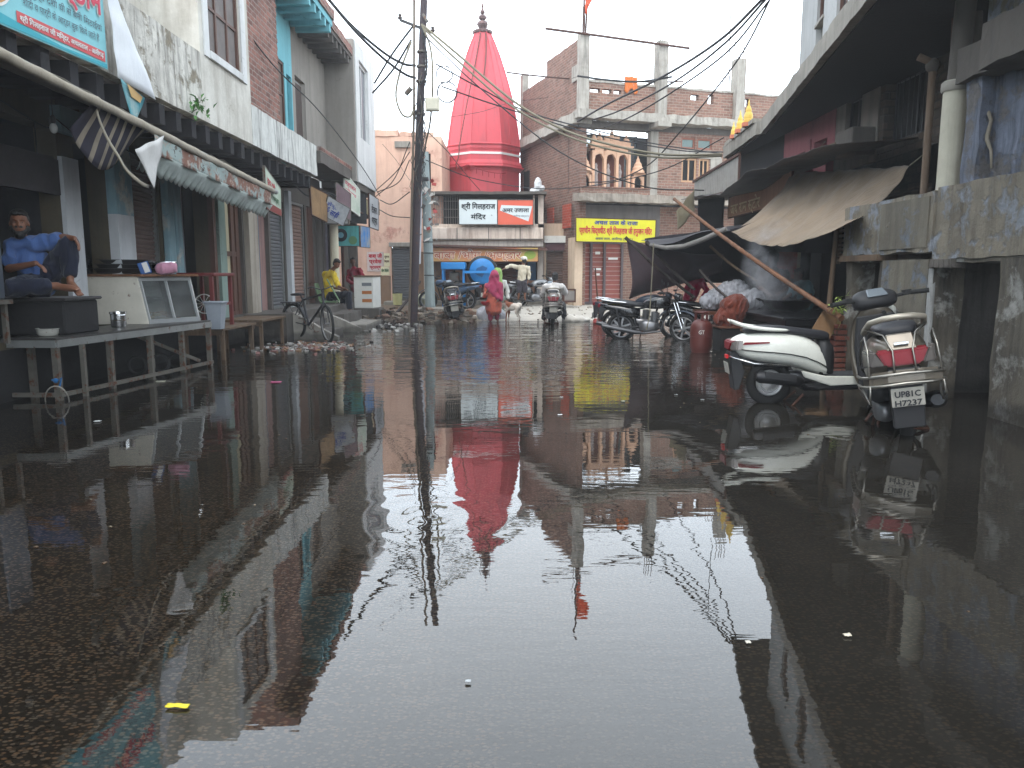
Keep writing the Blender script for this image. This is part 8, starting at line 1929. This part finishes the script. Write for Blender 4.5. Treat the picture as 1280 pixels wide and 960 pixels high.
# ================================================================== white counter, misc on the left
wc = thing('white_counter', 'white drawer counter with orange and grey label strips near the pink wall', 'counter', (-4.72, 24.3, .1))
c0 = A_(443,385,24.2); c1 = A_(467,385,24.2); zt = A_(443,346,24.2).z
m = MB(); m.prism([(c0.x,24.2,c0.z),(c1.x,24.2,c0.z),(c1.x+.12,24.9,c0.z),(c0.x+.1,24.9,c0.z)], (0,0,zt-c0.z)); m.build('body', M_white, wc, bevel=.012)
m = MB(); m.prism([(c0.x-.03,24.16,zt+.003),(c1.x+.03,24.16,zt+.003),(c1.x+.15,24.95,zt+.003),(c0.x+.07,24.95,zt+.003)], (0,0,.04)); m.build('top', M_wood, wc)
for k, mm in enumerate((flat('strip_grey', rgb(120,124,128)), flat('strip_orange', rgb(180,110,56)), flat('strip_orange', rgb(180,110,56)))):
    z = lerp(zt, c0.z, (.24, .5, .76)[k]); m = MB(); m.box(lerp(c0.x,c1.x,.42), lerp(c0.x,c1.x,.92), 24.19, 24.198, z-.05, z+.05); m.build('label_strip', mm, wc)
m = MB(); m.box(c0.x-.1, c1.x+.2, 24.1, 25, .0, c0.z-.003); m.build('plinth', M_concd, wc, bevel=.02)
r_ = random.Random(4)
o = thing('cooking_pots', 'cluster of dark metal pots standing beside the white counter', 'pots', A_(478,392,24.4))
for k, (px_, h_) in enumerate(((472,.3),(478,.34),(484,.28))):
    c = A_(px_, 400, 24.3+.1*k); c.z = .0; m = MB(); m.lathe([(.1,0),(.13,.05),(.13,h_),(.14,h_+.01),(.12,h_),(.11,.05),(0,.03)], 18, c, caps=False); m.build('pot', [M_black, M_steel, M_black][k], o, smooth='auto')
o = thing('wicker_bucket', 'pale yellow bucket on the doorstep of the grey shutter', 'bucket', A_(497,380,29.3))
c = A_(497,381,29.2); m = MB(); m.lathe([(.16,0),(.19,.42),(.2,.42),(.17,.4),(.14,.02),(0,.02)], 18, c, caps=False); m.build('body', paint('bucket_yellow', rgb(190,184,130), .6), o, smooth='auto')
for i, (px_, py_, lab) in enumerate(((523,379,'crumpled white sack left of the pale pole footing'), (527,376,'second crumpled white sack leaning on the pale pole'))):
    c = A_(px_, py_, 28.2); o = thing('white_sack', lab, 'sack', c); organic('sack', [], [(c+V((0,0,.05)), (.26,.2,.16)), (c+V((.12,0,.14)), (.14,.14,.12))], fabric('sack_cream', rgb(206,204,180), rgb(160,160,130)), o, .03, 2, .05, 6)
# rubble
def scatter(name, lab, n, fn, sz, mats, seed, cat='debris', flatn=.4, kind='stuff'):
    m = MB(); r_ = random.Random(seed)
    for k in range(n):
        x, y = fn(r_); z = max(gz(x, y), 0) ; s_ = r_.uniform(*sz)
        R = Matrix.Rotation(r_.uniform(0,6.28),3,'Z') @ Matrix.Rotation(r_.uniform(-.5,.5),3,'X')
        vs = [V((q[0]*r_.uniform(.6,1.3), q[1]*r_.uniform(.6,1.3), q[2]*r_.uniform(.6,1.3)*flatn*2))*s_*.5 for q in ((-1,-1,-1),(1,-1,-1),(1,1,-1),(-1,1,-1),(-1,-1,1),(1,-1,1),(1,1,1),(-1,1,1))]
        c = V((x, y, z + s_*.15*flatn))
        m.add([c + R @ v for v in vs], [(0,3,2,1),(4,5,6,7),(0,1,5,4),(1,2,6,5),(2,3,7,6),(3,0,4,7)], r_.randrange(len(mats)))
    o = plaint(name, m, mats, lab, cat, clean=False, base=(0,0,0)); o['kind'] = kind; return o
scatter('rubble', 'broken bricks and earth rubble along the far left water edge', 520, lambda r: (r.uniform(-5.6,-1.2), 22.9+abs(r.gauss(0,1.9))), (.05,.22), [plaster('rub_a', rgb(150,136,120)), plaster('rub_b', rgb(120,92,76)), plaster('rub_c', rgb(96,88,80))], 31, 'rubble')
scatter('gravel', 'small stones scattered on the pale dry lane before the temple', 160, lambda r: (r.uniform(-1,4.5), r.uniform(24.3,28.8)), (.03,.08), [plaster('rub_a'), M_conc], 32, 'gravel')
scatter('litter', 'floating scraps of coloured litter gathered below the left steps', 620, lambda r: (-4.15 + r.gauss(0,.45), 15.6 + r.gauss(0,.5) + 0), (.02,.09), [flat('lit_white', rgb(170,166,160)), flat('lit_grey', rgb(110,106,100)), flat('lit_dull', rgb(120,84,78)), flat('lit_dark', rgb(50,46,44)), flat('lit_brown', rgb(120,90,66)), flat('lit_grey', rgb(120,116,110))], 33, 'litter', .3)
scatter('litter', 'thin scatter of litter along the waterline at the far left', 120, lambda r: (r.uniform(-4.6,-2.6), r.uniform(19.5,23)), (.03,.12), [flat('lit_white', rgb(196,192,186)), flat('lit_grey', rgb(120,116,110)), flat('lit_dark', rgb(50,46,44))], 34, 'litter', .3)
def scrap(lab, px_, py_, sx, sy, col, rz=0, nm='floating_scrap', bob=.006):
    c = atZ(px_, py_, .004); m = MB(); n = 7
    m.grid(lambda u, v: c + Matrix.Rotation(rz,3,'Z') @ V(((u-.5)*sx, (v-.5)*sy, bob*noise.noise(V((u*3+px_, v*3, 0)))+.006)), n, 4)
    return plaint(nm, m, flat('scrap_%d' % px_, col, .5), lab, 'litter', solid=.004, clean=False, smooth=True)
scrap('yellow wrapper floating near the bottom left of the water', 222, 884, .08, .022, rgb(206,188,50), -.05)
scrap('small pink wrapper floating left of centre beyond the table', 345, 478, .14, .07, rgb(190,80,124))
scrap('small white plastic scrap afloat beside the table legs', 201, 477, .12, .05, rgb(206,202,180))
scrap('tiny white scrap afloat in front of the wire hoop', 122, 527, .06, .05, rgb(200,200,196))
scrap('tiny pale scrap afloat at right of centre', 1059, 795, .03, .02, rgb(200,190,170))
scrap('tiny pale leaf afloat below the silver scooter', 935, 804, .02, .018, rgb(190,184,170))
scrap('white paper scrap afloat near the centre bottom', 585, 853, .02, .012, rgb(170,174,176))
scrap('small white scrap afloat at centre below the spire', 700, 519, .05, .03, rgb(200,200,200))
for i, (px_, py_) in enumerate(((702,497),(779,502),(845,494),(878,500))): scrap(['white foam bit afloat left of the yellow reflection','white foam bit afloat right of the yellow reflection','grey foam bit afloat below the gas cylinder','tiny foam bit afloat before the white scooter'][i], px_, py_, .04, .03, rgb(150,150,150), bob=.012)
# ================================================================== centre street: blue cart, drum, crate, sacks, shovel
BL = paint('cart_blue', rgb(40,140,214), .4, var=.2)
o = thing('blue_cart', 'bright blue vending cart frame standing before the temple shop', 'cart', A_(567,372,28.3))
x0, x1 = A_(553,370,28.3).x, A_(581,370,28.3).x; z0, z1 = A_(553,366,28.3).z, A_(553,328,28.3).z
for x in (x0, x1-.07):
    for y in (28.2, 28.9):
        m = MB(); m.box(x, x+.07, y, y+.07, .25, z1-.25); m.build('post', BL, o)
m = MB(); m.box(x0-.03, x1+.03, 28.15, 29.02, z1-.25, z1); m.build('roof', BL, o, bevel=.02)
m = MB(); m.box(x0, x1, 28.2, 28.97, z0+.05, z0+.12); m.build('shelf', BL, o)
m = MB(); m.box(x0+.25, x1-.2, 28.5, 28.8, z0+.121, z0+.75); m.build('machine', M_steel, o, bevel=.04)
o = thing('blue_drum', 'large round blue drum with a dark rim turned on its side before the temple shop', 'drum', A_(603,372,28.6))
dc_ = A_(603,339,28.5); RX = Matrix.Rotation(pi/2,3,'X')
m = MB(); m.lathe([(.53,-.1),(.56,-.06),(.56,.16),(.5,.2),(.0,.22)], 40, dc_, RX @ Matrix.Rotation(0,3,'Z'), caps=False); m.build('rim', M_black, o, smooth='auto')
m = MB(); m.lathe([(.0,.30),(.2,.29),(.38,.25),(.5,.18),(.5,.1)], 40, dc_, RX, caps=False); m.build('bowl', paint('drum_blue', rgb(48,136,206), .35, var=.5), o, smooth='auto')
m = MB(); m.prism([dc_+V(q) for q in ((-.25,-.3,-.1),(0,-.32,-.22),(.2,-.3,.12),(.02,-.32,.2),(-.2,-.3,.1))], (0,-.01,0)); m.build('dark_patch', paint('drum_dark', rgb(34,90,140), .5), o)  # flat patch of darker blue on the bowl
m = MB(); m.bar(dc_+V((-.68,-.36,-.03)), dc_+V((.68,-.36,-.03)), .05, .09); m.build('cross_bar', BL, o)
m = MB()
for x in (-.62, .62): m.bar(dc_+V((x,-.1,-.03)), V((dc_.x+x*.9,28.4,.25)), .05,.05); 
m.bar(dc_+V((-.66,-.36,-.03)), dc_+V((-.62,-.08,-.03)), .05,.05); m.bar(dc_+V((.66,-.36,-.03)), dc_+V((.62,-.08,-.03)), .05,.05)
m.build('stand', M_rust, o)
o = thing('grey_crate', 'grey wire-sided crate standing right of the scooter rider', 'crate', A_(712,378,28))
a0 = A_(704,378,28); a1 = A_(720,363,28)
m = MB(); m.box(a0.x, a1.x, 28, 28.5, a0.z, a0.z+.06)
for x in (a0.x, a1.x-.04):
    for y in (28, 28.46): m.box(x, x+.04, y, y+.04, a0.z+.061, a1.z)
m.box(a0.x, a1.x, 28, 28.03, a1.z, a1.z+.05); m.box(a0.x, a1.x, 28.47, 28.5, a1.z, a1.z+.05); m.build('frame', M_rust, o)
m = MB(); m.box(a0.x+.05, a1.x-.05, 28.02, 28.03, a0.z+.07, a1.z-.01); m.build('side_sheet', paint('crate_grey', rgb(130,124,120), .7, var=.4), o)
c = A_(720,399,24); o = thing('white_sack', 'flat wet white sack lying at the water edge right of the rider', 'sack', c)
organic('sack', [], [(V((c.x,24,.05)), (.42,.25,.1)), (V((c.x-.2,24,.08)), (.2,.2,.1))], fabric('sack_wet', rgb(206,200,190), rgb(150,144,134)), o, .03, 2, .05, 5)
c = A_(612,390,24.6); o = thing('white_sack', 'white plastic sack of rubbish behind the legs of the woman in orange', 'sack', c)
organic('sack', [], [(V((c.x-.12,24.75,.15)), (.3,.22,.26)), (V((c.x+.25,24.8,.12)), (.24,.2,.2))], M_poly, o, .03, 2, .06, 6)
o = thing('shovel', 'shovel with a red blade standing in the water before the red gate', 'shovel', A_(749,404,22.9))
m = MB(); m.tube([A_(749,402,22.9), A_(744,335,23.1)], .022, 8); m.build('handle', M_woodb, o)
m = MB(); b_ = A_(749,401,22.9); m.obox(V((b_.x,22.9,.06)), (.36,.22,.16), Matrix.Rotation(-.25,3,'X')); m.build('blade', paint('blade_red', rgb(150,56,50), .6, rust=.2), o, bevel=.03)
o = thing('wooden_stick', 'thin pale stick leaning beside the red-bladed shovel', 'stick', A_(748,372,23.2))
m = MB(); m.tube([A_(749,380,23.2), A_(746,358,23.3)], .012, 6); m.build('rod', M_wood, o)
# plant growing from the left parapet
o = thing('wall_plant', 'small green weed sprouting from the stained white parapet', 'plant', (-4.97, 12.5, 4.2))
m = MB(); r_ = random.Random(8); c = atX(243,133,-4.95)
for k in range(34):
    p_ = c + V((r_.uniform(0,.16), r_.gauss(0,.16), r_.gauss(0,.1))); R = Matrix.Rotation(r_.uniform(0,6.28),3,'Z') @ Matrix.Rotation(r_.uniform(-1,1),3,'X')
    m.add([p_ + R @ V(q) for q in ((0,0,0),(.03,.05,.01),(0,.12,-.01),(-.03,.05,.01))], [(0,1,2,3)])
m.build('foliage', flat('leaf_green', rgb(86,128,70)), o, clean=False)
m = MB()
for k in range(5): m.tube([c + V((-.05,r_.gauss(0,.05),-.1)), c + V((.08, r_.gauss(0,.12), .05))], .004, 4)
m.build('stem', flat('stem_green', rgb(70,90,50)), o)
# clutter hung at left shop: wires
for i in range(6):
    y = 9 + i*1.1; m = MB(); m.tube(smooth_path([V((-5.8,y,3.45)), V((-5.5,y+.4,3.2-.1*(i%2))), V((-5.75,y+.9,3.4))]), .008, 5)
    plaint('shop_wire', m, M_wire, 'thin black wire looping under the left overhang', 'wire', 'wires looping under the left overhang')
scatter('floating_specks', 'tiny leaves and specks of dirt floating on the flood water', 150, lambda r: (r.choice((-1,1))*r.uniform(1.2,4.4)+r.uniform(-.5,.5), r.uniform(3.2,19)), (.006,.02), [flat('speck_tan', rgb(110,98,80)), flat('speck_brown', rgb(84,66,50))], 77, 'litter', .2)
# ================================================================== thin humid air
def build_haze(dens):
    m = MB(); m.box(-152,152,-62,182,-1.2,13.6)
    s = NT('haze_air'); s.t.nodes.remove(s.b); v = s.n('ShaderNodeVolumePrincipled'); v.inputs['Color'].default_value = (.95,.97,1,1); v.inputs['Density'].default_value = dens; v.inputs['Anisotropy'].default_value = .2
    s.l(v.outputs[0], s.out.inputs['Volume']); o = m.build('haze', s.m, base=(0,0,0)); o['kind'] = 'stuff'; o['label'] = 'thin pale humid air over the whole street'; o['category'] = 'haze'
build_haze(.0019)
